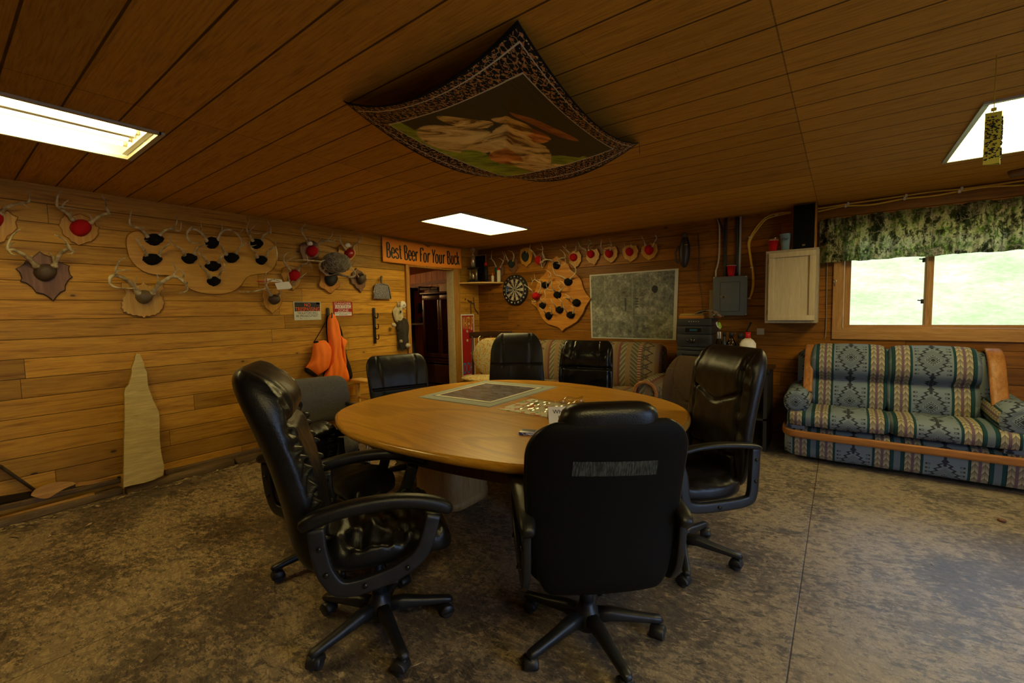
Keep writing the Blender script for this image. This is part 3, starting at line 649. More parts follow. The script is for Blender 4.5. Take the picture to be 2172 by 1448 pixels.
def loop_arm(par,side,w=.30,pad='leather2',kind=0,zt=.66,k=1.):
    """side frame screwed to the seat and the back, padded top"""
    y=side*w; mb=MB()
    if kind==0:   # arched padded arm, wide flat frame
        F=spline(pt([(-.255,y,zt-.03),(-.245,y,zt-.13),(-.215,y,zt-.22),(-.15,y,zt-.275),(.02,y,zt-.262),(.13,y,zt-.225),(.19,y,zt-.17),(.235,y,zt-.05)]),5)
        Pd=spline(pt([(-.315,y,zt-.02),(-.26,y,zt+.005),(-.12,y,zt+.025),(.03,y,zt+.028),(.16,y,zt+.012),(.26,y,zt-.015),(.315,y,zt-.045)]),5)
        F=[Vector((p.x*k,p.y,p.z)) for p in F]; Pd=[Vector((p.x*k,p.y,p.z)) for p in Pd]
        mb.bar(F,.058,.030,up=(0,side,0.001),ex=6,n=16)
    else:         # square hard arm (chair at the right)
        F=spline(pt([(-.24,y,zt+.0),(-.235,y,zt-.12),(-.225,y,zt-.24),(-.19,y,zt-.275),(-.05,y,zt-.285),(.10,y,zt-.28),(.15,y,zt-.24),(.165,y,zt-.12),(.20,y,zt-.02)]),5)
        Pd=spline(pt([(-.27,y,zt-.005),(-.2,y,zt+.012),(-.05,y,zt+.026),(.10,y,zt+.022),(.22,y,zt-.005),(.29,y,zt-.04)]),5)
        mb.bar(F,.050,.032,up=(0,side,0.001),ex=6,n=16)
    for (bx,bz) in ((-.245*k,zt-.10),(-.222*k,zt-.20),(-.07*k,zt-.27),(.11*k,zt-.235)) if kind==0 else ((-.238,zt-.06),(-.235,zt-.17),(-.03,zt-.285)):
        mb.cyl((bx,y+side*.012,bz),(bx,y+side*.022,bz),.009,12,1)
    a=mb.build('armrest',[MAT['plastic'],MAT['blackgloss']],par)
    mb=MB(); n=len(Pd)
    mb.bar(Pd,[(.062 if kind==0 else .056)*(1-abs(2*i/(n-1)-1)**8*.4) for i in range(n)],[(.054 if kind==0 else .028)*(1-abs(2*i/(n-1)-1)**8*.5) for i in range(n)],ex=2.8,n=16); mb.build('arm_pad',MAT[pad],a)
    return a
def mech(par,z):
    mb=MB(); mb.box(-.13,.12,-.08,.08,z-.055,z-.005,bev=.012); mb.tube([(0,-.06,z-.04),(.02,-.22,z-.05),(.03,-.27,z-.055)],.006,8); mb.box(.01,.06,-.31,-.26,z-.064,z-.05,bev=.004); mb.build('tilt_mechanism',MAT['plastic'],par)
def place(t,x,y,h): t.location=(x,y,0); t.rotation_euler=(0,0,R(h)); return t
# --- A: near left leather chair, gathered sides
def frontA(yy,t,wr=1.):
    a=abs(yy); f=0.
    f+=.045*(gauss(t,.86,.10))*(1-.5*a)                       # head pillow
    f-=.028*gauss(t,.735,.02)*(1 if a<.86 else 0)
    f+=.012*math.cos(min(1,a/.62)*PI/2)*gauss(t,.40,.28)
    f-=.018*gauss(a,.63,.035)*(1 if t<.74 else .3)
    f+=wr*(.030*mnoise.noise(Vector((yy*4,t*16,3)))+.016*math.sin(t*95+mnoise.noise(Vector((yy*6,t*5,1)))*5))*gauss(a,.74,.13)*(1 if t<.74 else .25)+wr*.008*mnoise.noise(Vector((yy*9,t*10,8)))
    return f
def widthA(t): return .86+.14*math.sin(min(1,t*1.25)*PI/2)-.16*max(0,(t-.72)/.28)**2.2
def exec_chair(name,label,x,y,h,phase,kind=0,mat='leather',backmat=None,zs=.47,bz=.36,bh=.74,bw=.53,front=frontA,wfn=widthA,lean=.13,group='black leather office chairs around the table',aw=.30,az=.66,brad=.31,pillow=False,xc=-.235,th=.085,armk=1.,wrk=.006):
    t=empty(name,(0,0,0),0,label,'office chair',group)
    star_base(t,R(phase-h),brad); column(t,.14,zs-.14); mech(t,zs-.09)
    seat_cushion(t,zs,w=.54,x1=.30,th=.125,mat=mat,wrk=wrk); b=back_shell(t,bz,bh,bw,xc,lean,th=th,mat=mat,front=front,wfn=wfn,backmat=backmat)
    if pillow:
        mb=MB(); rings=[]
        for i in range(21):
            s=2*i/20-1; e=(1-abs(s)**6)**.5 if abs(s)<1 else .1; rings.append(superring(xc-lean+.045,s*.175,bz+bh-.015,.060*max(e,.15),.072*max(e,.2),2.6,(1,0,0),(-.15,0,1),20))
        mb.loft(rings,0,True,True); mb.build('head_pillow',MAT[mat],b)
    if kind is not None:
        for s in (-1,1): loop_arm(t,s,aw,kind=kind,zt=az,k=armk)
    return place(t,x,y,h)
exec_chair('office_chair','black leather high-back office chair seen side-on at the near left',3.07,-4.25,57,52,0,zs=.53,lean=.22,bh=.79,bz=.42,aw=.30,az=.668,xc=-.235,th=.15,armk=.86,wrk=.024)
def frontB(yy,t): return .03*gauss(t,.9,.08)+.01*math.cos(min(1,abs(yy))*PI/2)
def widthB(t): return .74+.26*math.sin(min(1,.15+t*1.25)*PI/2)-.20*max(0,(t-.78)/.22)**2.6
exec_chair('office_chair','black leather office chair with its back to the viewer and a frayed patch',3.85,-3.77,132,37,0,bz=.36,bh=.67,bw=.585,front=frontB,wfn=widthB,lean=.12,backmat='backcloth',pillow=True,az=.65,aw=.285)
def frontE(yy,t):
    a=abs(yy); f=.032*gauss(t,.83,.13)*(1 if a<.7 else .5)-.022*gauss(t,.58+.14*a,.014)*(a<.75)
    f-=.024*gauss(a,.70,.03); f-=.014*gauss(a,.24,.025)*(t<.6); f-=.012*gauss(t,.22,.012)*(a<.7)
    f+=.016*mnoise.noise(Vector((yy*4,t*13,5)))*gauss(a,.8,.18)+.003*mnoise.noise(Vector((yy*9,t*9,2)))
    return f
def widthE(t): return .84+.16*math.sin(min(1,t*1.3)*PI/2)-.12*max(0,(t-.75)/.25)**2.2
exec_chair('office_chair','dark brown leather high-back office chair with hard black arms at the right of the table',3.98,-2.89,228,72*3+5,1,mat='leatherbrown',zs=.52,bz=.45,bh=.73,bw=.54,front=frontE,wfn=widthE,lean=.12,az=.69,aw=.29,th=.12)
# D: chair hidden behind the near left one
exec_chair('office_chair','black leather office chair mostly hidden behind the near left chair',2.37,-4.04,12,118+72,0,mat='leather2',zs=.50,bz=.42,bh=.32,bw=.46,lean=.02,az=.64,brad=.33,aw=.255,armk=.80)
# far side chairs
def frontG(yy,t):
    a=abs(yy); f=.018*gauss(t,.72,.2)*(a<.62)-.014*gauss(a,.62-.10*(1-t),.03)-.014*gauss(t,.50,.015)*(a<.9)
    f-=.008*(gauss(t,.38,.012)+gauss(t,.26,.012))*(a<.6); return f+.003*mnoise.noise(Vector((yy*6,t*9,1)))
def widthG(t): return .88+.12*math.sin(t*PI*.6)-.10*max(0,(t-.8)/.2)**2
exec_chair('office_chair','black leather office chair with stitched panels at the table end near the doorway',1.78,-2.97,-22,20,None,mat='leather2',bz=.46,bh=.57,bw=.55,front=frontG,wfn=widthG,lean=.14)
def frontH(yy,t):
    a=abs(yy); f=.016*gauss(t,.80,.16)*(a<.48)-.014*gauss(a,.50,.025)*(t>.5)-.012*gauss(t,.56,.012)-.010*(gauss(a,.12,.02)+gauss(a,.30,.02))*(t<.55)
    return f
def widthH(t): return 1.0-.14*max(0,t-.3)-.22*max(0,(t-.72)/.28)**2
exec_chair('office_chair','tall black leather office chair with pleated lower back behind the far left of the table',2.20,-2.03,-58,10,None,mat='leather2',bz=.48,bh=.70,bw=.56,front=frontH,wfn=widthH,lean=.10)
def frontI(yy,t):
    a=abs(yy); f=.026*gauss(t,.80,.17)*(a<.95)-.016*gauss(a,.46,.02)*(t>.62)-.020*gauss(t,.60,.02)-.012*gauss(a,.86,.03)
    return f+.006*mnoise.noise(Vector((yy*5,t*9,4)))
def widthI(t): return .94+.06*math.sin(t*PI)-.06*max(0,(t-.85)/.15)**2
exec_chair('office_chair','glossy black padded office chair with thick headrest behind the far side of the table',2.72,-1.74,-80,33,None,mat='shiny',bz=.44,bh=.66,bw=.55,front=frontI,wfn=widthI,lean=.09)
# brown fabric task chair
t=empty('task_chair',(0,0,0),0,'brown ribbed fabric task chair without arms between the table and the dark brown leather chair','office chair','fabric chairs at the table')
star_base(t,R(-40-245),.31); column(t,.14,.33); mech(t,.40); seat_cushion(t,.49,.48,mat='brownfab',puff=.02,wrk=0.)
def frontJ(yy,t):
    a=abs(yy); u=.30+.42*a*a*2.2                              # U-shaped seam
    return -.009*gauss(t,u,.018)*(a<.62)-.008*gauss(a,.60+.12*(t-.6),.02)*(t>.35)+.02*gauss(a,.9,.25)*(t<.8)
def widthJ(t): return .78+.22*math.sin((.15+t*.75)*PI)-.10*max(0,(t-.7)/.3)**2
back_shell(t,.52,.50,.50,-.20,.10,.07,'brownfab',frontJ,widthJ); mb=MB(); mb.bar(spline(pt([(-.10,0,.40),(-.22,0,.42),(-.26,0,.55),(-.27,0,.70)]),4),.06,.012,ex=4); mb.build('back_bar',MAT['plastic'],t)
place(t,3.68,-2.06,246)
# grey guest chair with chrome arms
t=empty('guest_chair',(0,0,0),0,'grey fabric guest chair with chrome arm tubes against the pine bench','chair','fabric chairs at the table')
def widthK(q): return .96+.04*math.sin(q*PI)-.06*max(0,(q-.8)/.2)**2
back_shell(t,.53,.36,.64,-.22,.09,.075,'greyfab',lambda yy,q:-.012*gauss(q,.45,.05)*gauss(abs(yy),.25,.05),widthK,curv=.04)
seat_cushion(t,.48,.54,-.22,.30,.11,'greyfab',.015,0.)
for s in (-1,1):
    mb=MB(); y=s*.295; mb.tube(spline(pt([(-.28,y,.56),(-.27,y,.25),(-.22,y,.045),(-.10,y,.016),(.15,y,.014),(.24,y,.03),(.265,y,.12),(.25,y,.45),(.23,y,.60),(.15,y,.645),(.05,y,.65)]),6),.0125,12)
    f=mb.build('chrome_frame',MAT['chrome'],t); mb=MB(); mb.bar(spline(pt([(-.23,y,.655),(-.1,y,.672),(.06,y,.672),(.20,y,.655)]),4),.045,.026,ex=3); mb.build('arm_pad',MAT['plastic'],f)
mb=MB(); mb.tube([(.10,-.295,.40),(.10,.295,.40)],.012,10); mb.tube([(-.2,-.295,.40),(-.2,.295,.40)],.012,10); mb.box(-.2,.22,-.25,.25,.36,.385,bev=.01); mb.build('seat_frame',MAT['plastic'],t)
place(t,1.50,-3.64,-16)
# ================================================================== patterned sofas
def sofa_fabric():
    m=M('southwest_weave',.95,.12); n=m.t.nodes.new('ShaderNodeUVMap'); sp=m.t.nodes.new('ShaderNodeSeparateXYZ'); m.t.links.new(n.outputs[0],sp.inputs[0])
    U=E(m.t,sp.outputs[0]); V=E(m.t,sp.outputs[1])
    P=.56; u=((U+P/2).mod(P)-P/2); a=u.abs()
    # centre panel: stepped diamond with hooks
    PV=.46; v=((V+PV/2).mod(PV)-PV/2).abs()
    st=.016; us=((a/st).floor()*st); vs=((v/st).floor()*st)
    D=a*1.0+v*1.05; Ds=us+vs
    k=(D<.018)+((D>.026)*(D<.034))+((D>.040)*(D<.050)*((((a-v)*260.).sin())>-.2))
    zig=((v/.034).fract()-.5).abs()*.05; Z=a+v*.55+zig
    k2=((Z>.096)*(Z<.114))*(v<.135)
    hk=((a-.098).abs()<.014)*(((v/.034).fract()-.5).abs()<.2)*(v>.02)*(v<.14)-((a-.094).abs()<.007)*(((v/.034).fract()-.5).abs()<.1)*(v<.14)
    w=v-.145; spine=(a<.009)*(v>.11)+((a*1.0+(v-.150).abs())<.024)+((a*.75+(v-.215).abs())<.034)-((a*.75+(v-.215).abs())<.014)*(a>.006)
    hatch=((D>.055)*(D<.105))*(((a*520.+v*520.).sin())>.1)*.6
    side=((((a-.125)*-1.+.0)+((v-.20).abs()*.9))<.020)*.35
    mot=(k+k2+hk+spine+hatch+side).mn(1.).mx(0.)
    fine=m.noise(m.vec(U*420.,V*420.,0.),1.,2,.6); wv=((U*1500.).sin()*.5+.5)*.5+((V*1500.).sin()*.5+.5)*.5
    blue=m.mix(fine,(.12,.165,.22),(.22,.275,.335)); dark=m.mix(fine,(.018,.022,.035),(.050,.058,.075))
    c=m.mix(mot,blue,dark)
    # chevron stripes
    b=(a-.187); ch=((V+((b.abs()-.027).abs())*1.5)/.052).fract(); col=m.mix(ch.ss(.0,.9),(.44,.40,.29),(.22,.20,.155)); col=m.mix((ch<.07),col,(.05,.045,.045))
    col=m.mix(((b.abs()-.027).abs()<.0022)*.5,col,(.08,.07,.06))
    col=m.mix((b.abs()<.009),col,m.mix(fine.ss(.35,.65),(.075,.045,.085),(.22,.15,.19)))
    col=m.mul(col,fine*.5+.75); ins=(a>.137)*(a<.237); c=m.mix(ins,c,col)
    teal=m.mix(fine,(.010,.040,.050),(.022,.070,.082)); tl=((a-.131).abs()<.0075)+((a-.247).abs()<.013); c=m.mix(tl.mn(1.),c,teal)
    ln=((a-.1385).abs()<.0016)+((a-.2365).abs()<.0016); c=m.mix(ln.mn(1.),c,(.012,.012,.016))
    m.color(c); m.bump(fine*.6+wv*.3,.25,.002); return m.m
def tan_fabric():
    m=M('tan_aztec_weave',.95,.12); n=m.t.nodes.new('ShaderNodeUVMap'); sp=m.t.nodes.new('ShaderNodeSeparateXYZ'); m.t.links.new(n.outputs[0],sp.inputs[0])
    U=E(m.t,sp.outputs[0]); V=E(m.t,sp.outputs[1]); P=.50; a=U.mod(P)/P; fine=m.noise(m.vec(U*300.,V*300.,0.),1.,2,.6)
    zz=((V/.11).fract()-.5).abs()
    base=m.ramp(a,[(0,(0.216,0.144,0.072)),(.12,(.10,.10,.055)),(.30,(.17,.06,.045)),(.38,(.13,.115,.06)),(.46,(0.216,0.158,0.086)),(.70,(0.187,0.122,0.061)),(.80,(.15,.055,.05)),(.86,(.12,.12,.07))],True)
    z1=((a-.40-zz*.5).abs()<.022)+((a-.56+zz*.5).abs()<.022)+((a-.48-zz*.3).abs()<.012); c=m.mix(z1.mn(1.)*(a>.38)*(a<.72),base,(.055,.045,.035))
    lad=(((V/.03).fract()>.55))*(a>.30)*(a<.38); c=m.mix(lad,c,(.35,.25,.15)); dg=(((V*1.+U*.8)/.05).fract()<.3)*(a>.12)*(a<.30); c=m.mix(dg*.8,c,(.26,.22,.12))
    d2=(((V-U*1.3)/.07).fract()<.35)*(a>.86); c=m.mix(d2*.8,c,(.33,.26,.15)); c=m.mul(c,fine*.5+.75); m.color(c); m.bump(fine,.25,.002); return m.m
MAT['sofa']=sofa_fabric(); MAT['tansofa']=tan_fabric()
woodtrim=board('honey_oak_sofa_trim',(.42,.19,.06),(.26,.10,.028),0,1.2,.35); woodtrimz=board('honey_oak_sofa_post',(.42,.19,.06),(.26,.10,.028),2,1.2,.35)
def cushion_profile(par,name,mat,xa,xb,prof,uc,vs0=0.,seam=.012,axis='x',puff=.02,K=26,scale=1.,close=True,vdir=1.):
    """closed yz profile (list of (y,z)) swept along x from xa to xb with plump ends; writes a pattern map"""
    pr=smooth_poly([(0,y,z) for y,z in prof],2,True); n=len(pr); cy=sum(p.y for p in pr)/n; cz=sum(p.z for p in pr)/n
    arc=[0.]; 
    for i in range(n): arc.append(arc[-1]+(pr[(i+1)%n]-pr[i]).length)
    mb=MB(); bm=mb.bm; uvl=bm.loops.layers.uv.new('UVMap'); rows=[]
    for i in range(K+1):
        t=2*i/K-1; e=(1-abs(t)**10)**.5 if abs(t)<1 else 0; k=.80+.20*e
        x=(xa+xb)/2+t*(xb-xa)/2; rows.append([bm.verts.new((x if axis=='x' else 0, cy+(p.y-cy)*k*(1+puff*math.cos(t*PI/2))+( .004*mnoise.noise(Vector((x*6,j*.3,0)))), cz+(p.z-cz)*k*(1+puff*.5*math.cos(t*PI/2))+.006*mnoise.noise(Vector((x*7,j*.35,4))))) for j,p in enumerate(pr)])
    for i in range(K):
        for j in range(n):
            q=[rows[i][j],rows[i][(j+1)%n],rows[i+1][(j+1)%n],rows[i+1][j]]
            f=bm.faces.new(q); f.smooth=True
            us=[rows[i][j].co.x,rows[i][j].co.x,rows[i+1][j].co.x,rows[i+1][j].co.x]; vv=[arc[j],arc[j+1],arc[j+1],arc[j]]
            for l,uu,v_ in zip(f.loops,us,vv): l[uvl].uv=((uu-uc)*scale,(vdir*v_+vs0)*scale)
    for r in (rows[0],rows[-1]):
        f=bm.faces.new(r); f.smooth=False
        for l in f.loops: l[uvl].uv=(l.vert.co.y*scale,l.vert.co.z*scale)
    me=bpy.data.meshes.new(name); bmesh.ops.recalc_face_normals(bm,faces=bm.faces[:]); bm.to_mesh(me); bm.free(); me.materials.append(mat)
    o=bpy.data.objects.new(name,me); COL.objects.link(o); return sub(o,par)
def roll_arm(par,name,mat,cx,y0,y1,z0,z1,r,uc,scale=1.,lean=0.):
    """padded arm: round roll on a slab, front face to -y"""
    mb=MB(); bm=mb.bm; uvl=bm.loops.layers.uv.new('UVMap'); rows=[]; K=18; n=40
    for i in range(K+1):
        t=i/K; y=y0+(y1-y0)*t; e=1-(1-t*4)**2*.10 if t<.25 else 1.; rr=r*e; zc=z1-r+(-.02*(1-t)**2); ring=[]
        if i==0: e0=.9
        for j in range(n):
            th=R(-50)+R(280)*j/(n-1); ring.append(Vector((cx+rr*math.cos(th),y,zc+rr*math.sin(th))))
        ring=[Vector((cx+rr*.72,y,z0))]+ring+[Vector((cx-rr*.72,y,z0))]
        rows.append([bm.verts.new(v) for v in ring])
    m_=len(rows[0])
    for i in range(K):
        for j in range(m_-1):
            f=bm.faces.new([rows[i][j],rows[i][j+1],rows[i+1][j+1],rows[i+1][j]]); f.smooth=True
            for l in f.loops:
                jj=j+(1 if l.vert in (rows[i][j+1],rows[i+1][j+1]) else 0); l[uvl].uv=(jj*.018*scale+uc,l.vert.co.y*scale)
    for r_,s in ((rows[0],-1),(rows[-1],1)):
        f=bm.faces.new(r_)
        for l in f.loops: l[uvl].uv=((l.vert.co.x-cx+.05)*scale,l.vert.co.z*scale)
    me=bpy.data.meshes.new(name); bmesh.ops.recalc_face_normals(bm,faces=bm.faces[:]); bm.to_mesh(me); bm.free(); me.materials.append(mat); o=bpy.data.objects.new(name,me); COL.objects.link(o); sub(o,par)
    # gathered round front face
    return o
def front_roll(par,mat,cx,y,zc,r,scale=1.):
    mb=MB(); bm=mb.bm; uvl=bm.loops.layers.uv.new('UVMap'); rows=[]; n=48
    for k in range(9):
        t=k/8; rr=r*(1-t*.97); d=.035*math.sin(min(1,t*1.6)*PI/2)*(1-.5*gauss(t,.55,.08)); rows.append([])
        for j in range(n):
            th=2*PI*j/n; pl=1+.02*math.sin(th*14)*math.sin(t*PI); rows[-1].append(bm.verts.new((cx+rr*pl*math.cos(th),y-d,zc+rr*pl*math.sin(th))))
    for k in range(8):
        for j in range(n):
            f=bm.faces.new([rows[k][j],rows[k][(j+1)%n],rows[k+1][(j+1)%n],rows[k+1][j]]); f.smooth=True
            for l in f.loops: l[uvl].uv=((l.vert.co.x-cx)*scale,(l.vert.co.z-zc)*scale)
    me=bpy.data.meshes.new('arm_face'); bmesh.ops.recalc_face_normals(bm,faces=bm.faces[:]); bm.to_mesh(me); bm.free(); me.materials.append(mat); o=bpy.data.objects.new('arm_face',me); COL.objects.link(o); o.parent=par; return o
# ---- blue loveseat under the window
sf=empty('patterned_loveseat',(5.12,-.45,0),0,'blue patterned two-seat sofa with oak trim under the window','sofa')
f=MAT['sofa']
cushion_profile(sf,'base',f,4.30,6.02,[(-.06,.03),(-.70,.03),(-.745,.08),(-.755,.20),(-.74,.33),(-.06,.33)],4.80,.05,K=30,puff=0.)
for nm,xa,xb,uc in (('l',4.36,5.03,4.76),('r',5.03,5.80,5.31)):
    cushion_profile(sf,'seat_cushion',f,xa if nm=='r' else 4.32,xb,[(-.15,.335),(-.74,.325),(-.79,.36),(-.795,.42),(-.76,.465),(-.62,.49),(-.35,.475),(-.15,.44)],uc,.06,puff=.03)
xs=((4.47,5.03,4.77),(5.03,5.60,5.31))
BV=-.11
for xa,xb,uc in xs:
    cushion_profile(sf,'back_cushion',f,xa,xb,[(-.10,.45),(-.36,.42),(-.40,.50),(-.385,.62),(-.34,.70),(-.315,.715),(-.335,.73),(-.41,.78),(-.42,.88),(-.36,.99),(-.25,1.045),(-.12,1.01),(-.08,.80)],uc,.30+BV,puff=.03)
cushion_profile(sf,'back_wing',f,4.36,5.76,[(-.03,.30),(-.22,.30),(-.26,.60),(-.25,.92),(-.17,1.0),(-.06,.98)],5.0,.1,puff=0.)
for cx,s in ((4.385,-1),(5.745,1)):
    a=roll_arm(sf,'armrest',f,cx,-.735,-.12,.30,.655 if s<0 else .67,.105 if s<0 else .125,.19,1.)
    front_roll(a,f,cx,-.735,.545,.097 if s<0 else .115); a.children[0].parent=a
    mb=MB(); xw=cx+(.07 if s<0 else -.06); P=spline(pt([(xw-s*.0,-.50,.60),(xw,-.44,.70),(xw,-.36,.86),(xw,-.28,.97),(xw,-.18,1.01),(xw,-.08,.98)]),5)
    mb.bar(P,.10 if s>0 else .075,.035,up=(0,-1,.5),ex=4); sub(mb.build('arm_post',woodtrimz),sf)
mb=MB(); P=spline(pt([(4.285,-.45,.262),(4.29,-.62,.262),(4.325,-.735,.262),(4.42,-.782,.262),(4.7,-.79,.262),(5.2,-.792,.262),(5.8,-.79,.262),(5.96,-.782,.262),(6.02,-.70,.262),(6.03,-.5,.262)]),5); mb.bar(P,.032,.062,ex=4); sub(mb.build('oak_rail',woodtrim),sf)
mb=MB(); 
for cx,cy in ((4.4,-.66),(5.95,-.66),(4.4,-.12),(5.95,-.12)): mb.box(cx-.03,cx+.03,cy-.03,cy+.03,0,.035)
# ---- tan sofa under the map
sf2=empty('patterned_sofa',(2.25,-.45,0),0,'tan and brown patterned sofa along the back wall below the aerial map','sofa')
f=MAT['tansofa']
cushion_profile(sf2,'base',f,1.14,3.15,[(-.06,.04),(-.84,.04),(-.86,.10),(-.85,.33),(-.06,.33)],0.,.0,puff=0.)
for xa,xb in ((1.30,2.0),(2.0,2.72)):
    pass
for xa,xb in ((1.34,1.92),(1.92,2.50),(2.50,2.98)): cushion_profile(sf2,'seat_cushion',f,xa,xb,[(-.15,.335),(-.84,.325),(-.89,.37),(-.88,.44),(-.80,.475),(-.4,.48),(-.15,.46)],.3,.1)
cushion_profile(sf2,'backrest',f,1.16,3.04,[(-.05,.30),(-.34,.42),(-.38,.55),(-.36,.80),(-.31,.96),(-.20,1.01),(-.08,.98),(-.05,.70)],.12,.0,K=40,puff=.0)
for cx in (1.25,3.05):
    a=roll_arm(sf2,'armrest',f,cx,-.84,-.20,.05,.66,.14,.1); front_roll(a,f,cx,-.84,.51,.13)
    mb=MB(); mb.tube([(cx+.118*math.cos(R(-30+240*j/22)),-.872,.51+.118*math.sin(R(-30+240*j/22))) for j in range(23)],.016,10,flat=1.2); sub(mb.build('wood_arch',woodtrim),sf2)
# ================================================================== wooden pieces along the left wall
pb=empty('pine_bench',(.24,-2.75,0),0,'light pine bench frame against the left wall behind the grey chair','bench')
mb=MB(); mb.box(.09,.24,-2.40,-2.33+.05,.60,.635,bev=.012); mb.box(.06,.46,-2.42,-2.27,.615,.645,bev=.012); sub(mb.build('armrest',MAT['yellowpine']),pb)
mb=MB(); mb.box(.06,.46,-3.30,-3.16,.615,.645,bev=.012); sub(mb.build('armrest',MAT['yellowpine']),pb)
for y in (-3.24,-2.345):
    for x in (.10,.40): mb=MB(); mb.box(x-.022,x+.022,y-.022,y+.022,0,.616,bev=.004); sub(mb.build('leg',MAT['yellowpine']),pb)
    mb=MB(); mb.tube([(.10,y,.42),(.40,y,.42)],.014,10); mb.tube([(.10,y,.22),(.40,y,.22)],.014,10); sub(mb.build('side_rail',MAT['yellowpine']),pb)
mb=MB(); mb.box(.07,.43,-3.22,-2.36,.34,.37,bev=.004); sub(mb.build('seat_board',MAT['yellowpine']),pb)
# maple slab leaning on the wall
CL5=CR(200,720,4.26,'L'); so_=[(370,128),(400,130),(415,160),(440,215),(442,250),(465,290),(470,350),(474,400),(482,442),(497,478),(512,520),(540,585),(575,650),(580,720),(580,820),(582,900),(592,1000),(602,1060),(621,1140),(612,1222),(530,1262),(440,1290),(330,1312),(256,1332),(258,1150),(262,900),(268,700),(268,560),(263,480),(272,440),(302,410),(320,350),(332,300),(331,255),(345,215),(358,180),(362,150)]
P=[]
for X,Y in so_:
    t_=(Y-128)/1200; P.append(CL5(X,Y,.03+.12*t_))
mb=MB(); mb.prism(P,(.03,0,.003)); tag(mb.build('wood_slab',MAT['slab']),'tall pale raw-edged maple slab leaning against the left wall','wood slab')
# lumber kerb at the foot of the wall
for (xa,ya,xb,yb,z,h,lab) in ((.19,-5.9,.055,-4.52,0,.050,'dirty lumber kerb piece at the foot of the left wall, nearest the viewer'),(.115,-4.50,.10,-3.72,0,.052,'dirty lumber kerb piece in front of the pale slab along the wall'),(.105,-3.69,.09,-2.9,0,.052,'dirty lumber kerb piece behind the near left chairs'),(.03,-4.22,.03,-3.2,.0,.085,'weathered board lying flat against the wall right of the slab')):
    mb=MB(); mb.bar([(xa,ya,z+h/2),((xa+xb)/2,(ya+yb)/2,z+h/2),(xb,yb,z+h/2)],.085 if h<.08 else .05,h,ex=9,n=16); tag(mb.build('lumber_kerb',MAT['oldwood']),lab,'lumber','lumber along the left wall')
blackw=board('dark_board_and_gap_shade',(.045,.028,.014),(.02,.012,.006),1,1.,.5)
def plank(a,b,w,h,mat,label,name='scrap_board'):
    mb=MB(); mb.bar([a,b],w,h,ex=9,n=16); return tag(mb.build(name,mat),label,'board','scrap boards in the left corner')
plank(onL(0,988,.04),onL(88,1049,.05),.05,.016,blackw,'dark diagonal board leaning at the far left above the scrap wood')
plank(onL(-20,1064,.02),onL(255,1016,.02),.03,.05,blackw,'thick dark strip added as the shade in the gap at the foot of the left wall')  # added dark strip that stands in for shade in the gap
plank(onL(-20,1082,.05),onL(255,1018,.05),.03,.035,MAT['oldwood'],'long brown scrap board along the wall left of the slab')
plank(onL(-20,1105,.09),onL(200,1047,.09),.02,.02,MAT['piney'],'thin yellow wood strip in front of the scrap boards')
plank(onL(160,1028,.03),onL(248,1014,.03),.02,.03,MAT['piney'],'short split yellow board just left of the slab')
CL4=CR(0,900,3.88,'L'); mb=MB(); P=smooth_poly([CL4(X,Y,.10) for X,Y in ((245,580),(300,520),(420,480),(520,466),(615,475),(622,490),(540,520),(470,560),(400,605),(345,610),(280,595))],1); mb.prism(P,(.012,.0,.002)); tag(mb.build('paddle_offcut',MAT['piney']),'pale paddle-shaped wood offcut on the scrap pile at far left','wood offcut')
# bark chips and dust along the kerb
rnd=random.Random(4); mb=MB()
for i in range(900):
    y=-5.4+rnd.random()*2.3; x=.19-.05*(y+5.4)/2+abs(rnd.gauss(0,.05)); 
    if rnd.random()<.15: x=.17+rnd.random()*.5
    s=.003+rnd.random()**3*.020; a=rnd.random()*6.28; c=Vector((x,y,.003+rnd.random()*.006)); d=Vector((math.cos(a),math.sin(a),rnd.uniform(-.1,.1)))*s*1.6; e=Vector((-math.sin(a),math.cos(a),rnd.uniform(-.3,.3)))*s*.5
    mb.add([c-d,c-e,c+d*1.1,c+e,c+Vector((0,0,s*.4))],[(0,1,4),(1,2,4),(2,3,4),(3,0,4),(3,2,1,0)],rnd.choice([0,0,1]))
tag(mb.build('wood_debris',[plain('bark_chip',(.13,.09,.045),.9,nz=.4),plain('pale_chip',(.38,.28,.14),.8,nz=.3)]),'bark chips and sawdust scattered along the kerb of the left wall','debris',kind='stuff')
rnd=random.Random(9); mb=MB()
for i in range(260):
    x=.6+rnd.random()*5.6; y=-5.2+rnd.random()*4.6; s=.004+rnd.random()**2*.010; a=rnd.gauss(R(70),.9); c=Vector((x,y,.002)); d=Vector((math.cos(a),math.sin(a),0))*s*2.2; e=Vector((-math.sin(a),math.cos(a),0))*s*.25
    mb.add([c-d,c-e,c+d,c+e,c+Vector((0,0,.002))],[(0,1,4),(1,2,4),(2,3,4),(3,0,4),(3,2,1,0)],rnd.choice([0,1,1]))
tag(mb.build('wood_splinters',[plain('dark_splinter',(.05,.035,.02),.9),plain('straw_splinter',(.45,.35,.20),.8)]),'loose splinters and straw scattered over the strand board floor','debris',kind='stuff')
mb=MB(); c=onH(2125,1107); mb.ball((c.x,c.y,.012),.022,.014,.012,12,fn=lambda d:.3*mnoise.noise(d*3)); tag(mb.build('dead_leaf',MAT['darkplaque']),'small dark brown crumpled leaf on the floor in front of the blue sofa','leaf')
mb=MB(); mb.box(0,.12,0,.16,0,.004,mat=Matrix.Translation((.62,-3.66,.002))@Matrix.Rotation(R(20),4,'Z')); 
wp=mb.build('paper_card',MAT['white']); tag(wp,'white paper card with a dark print behind the grey guest chair','paper')
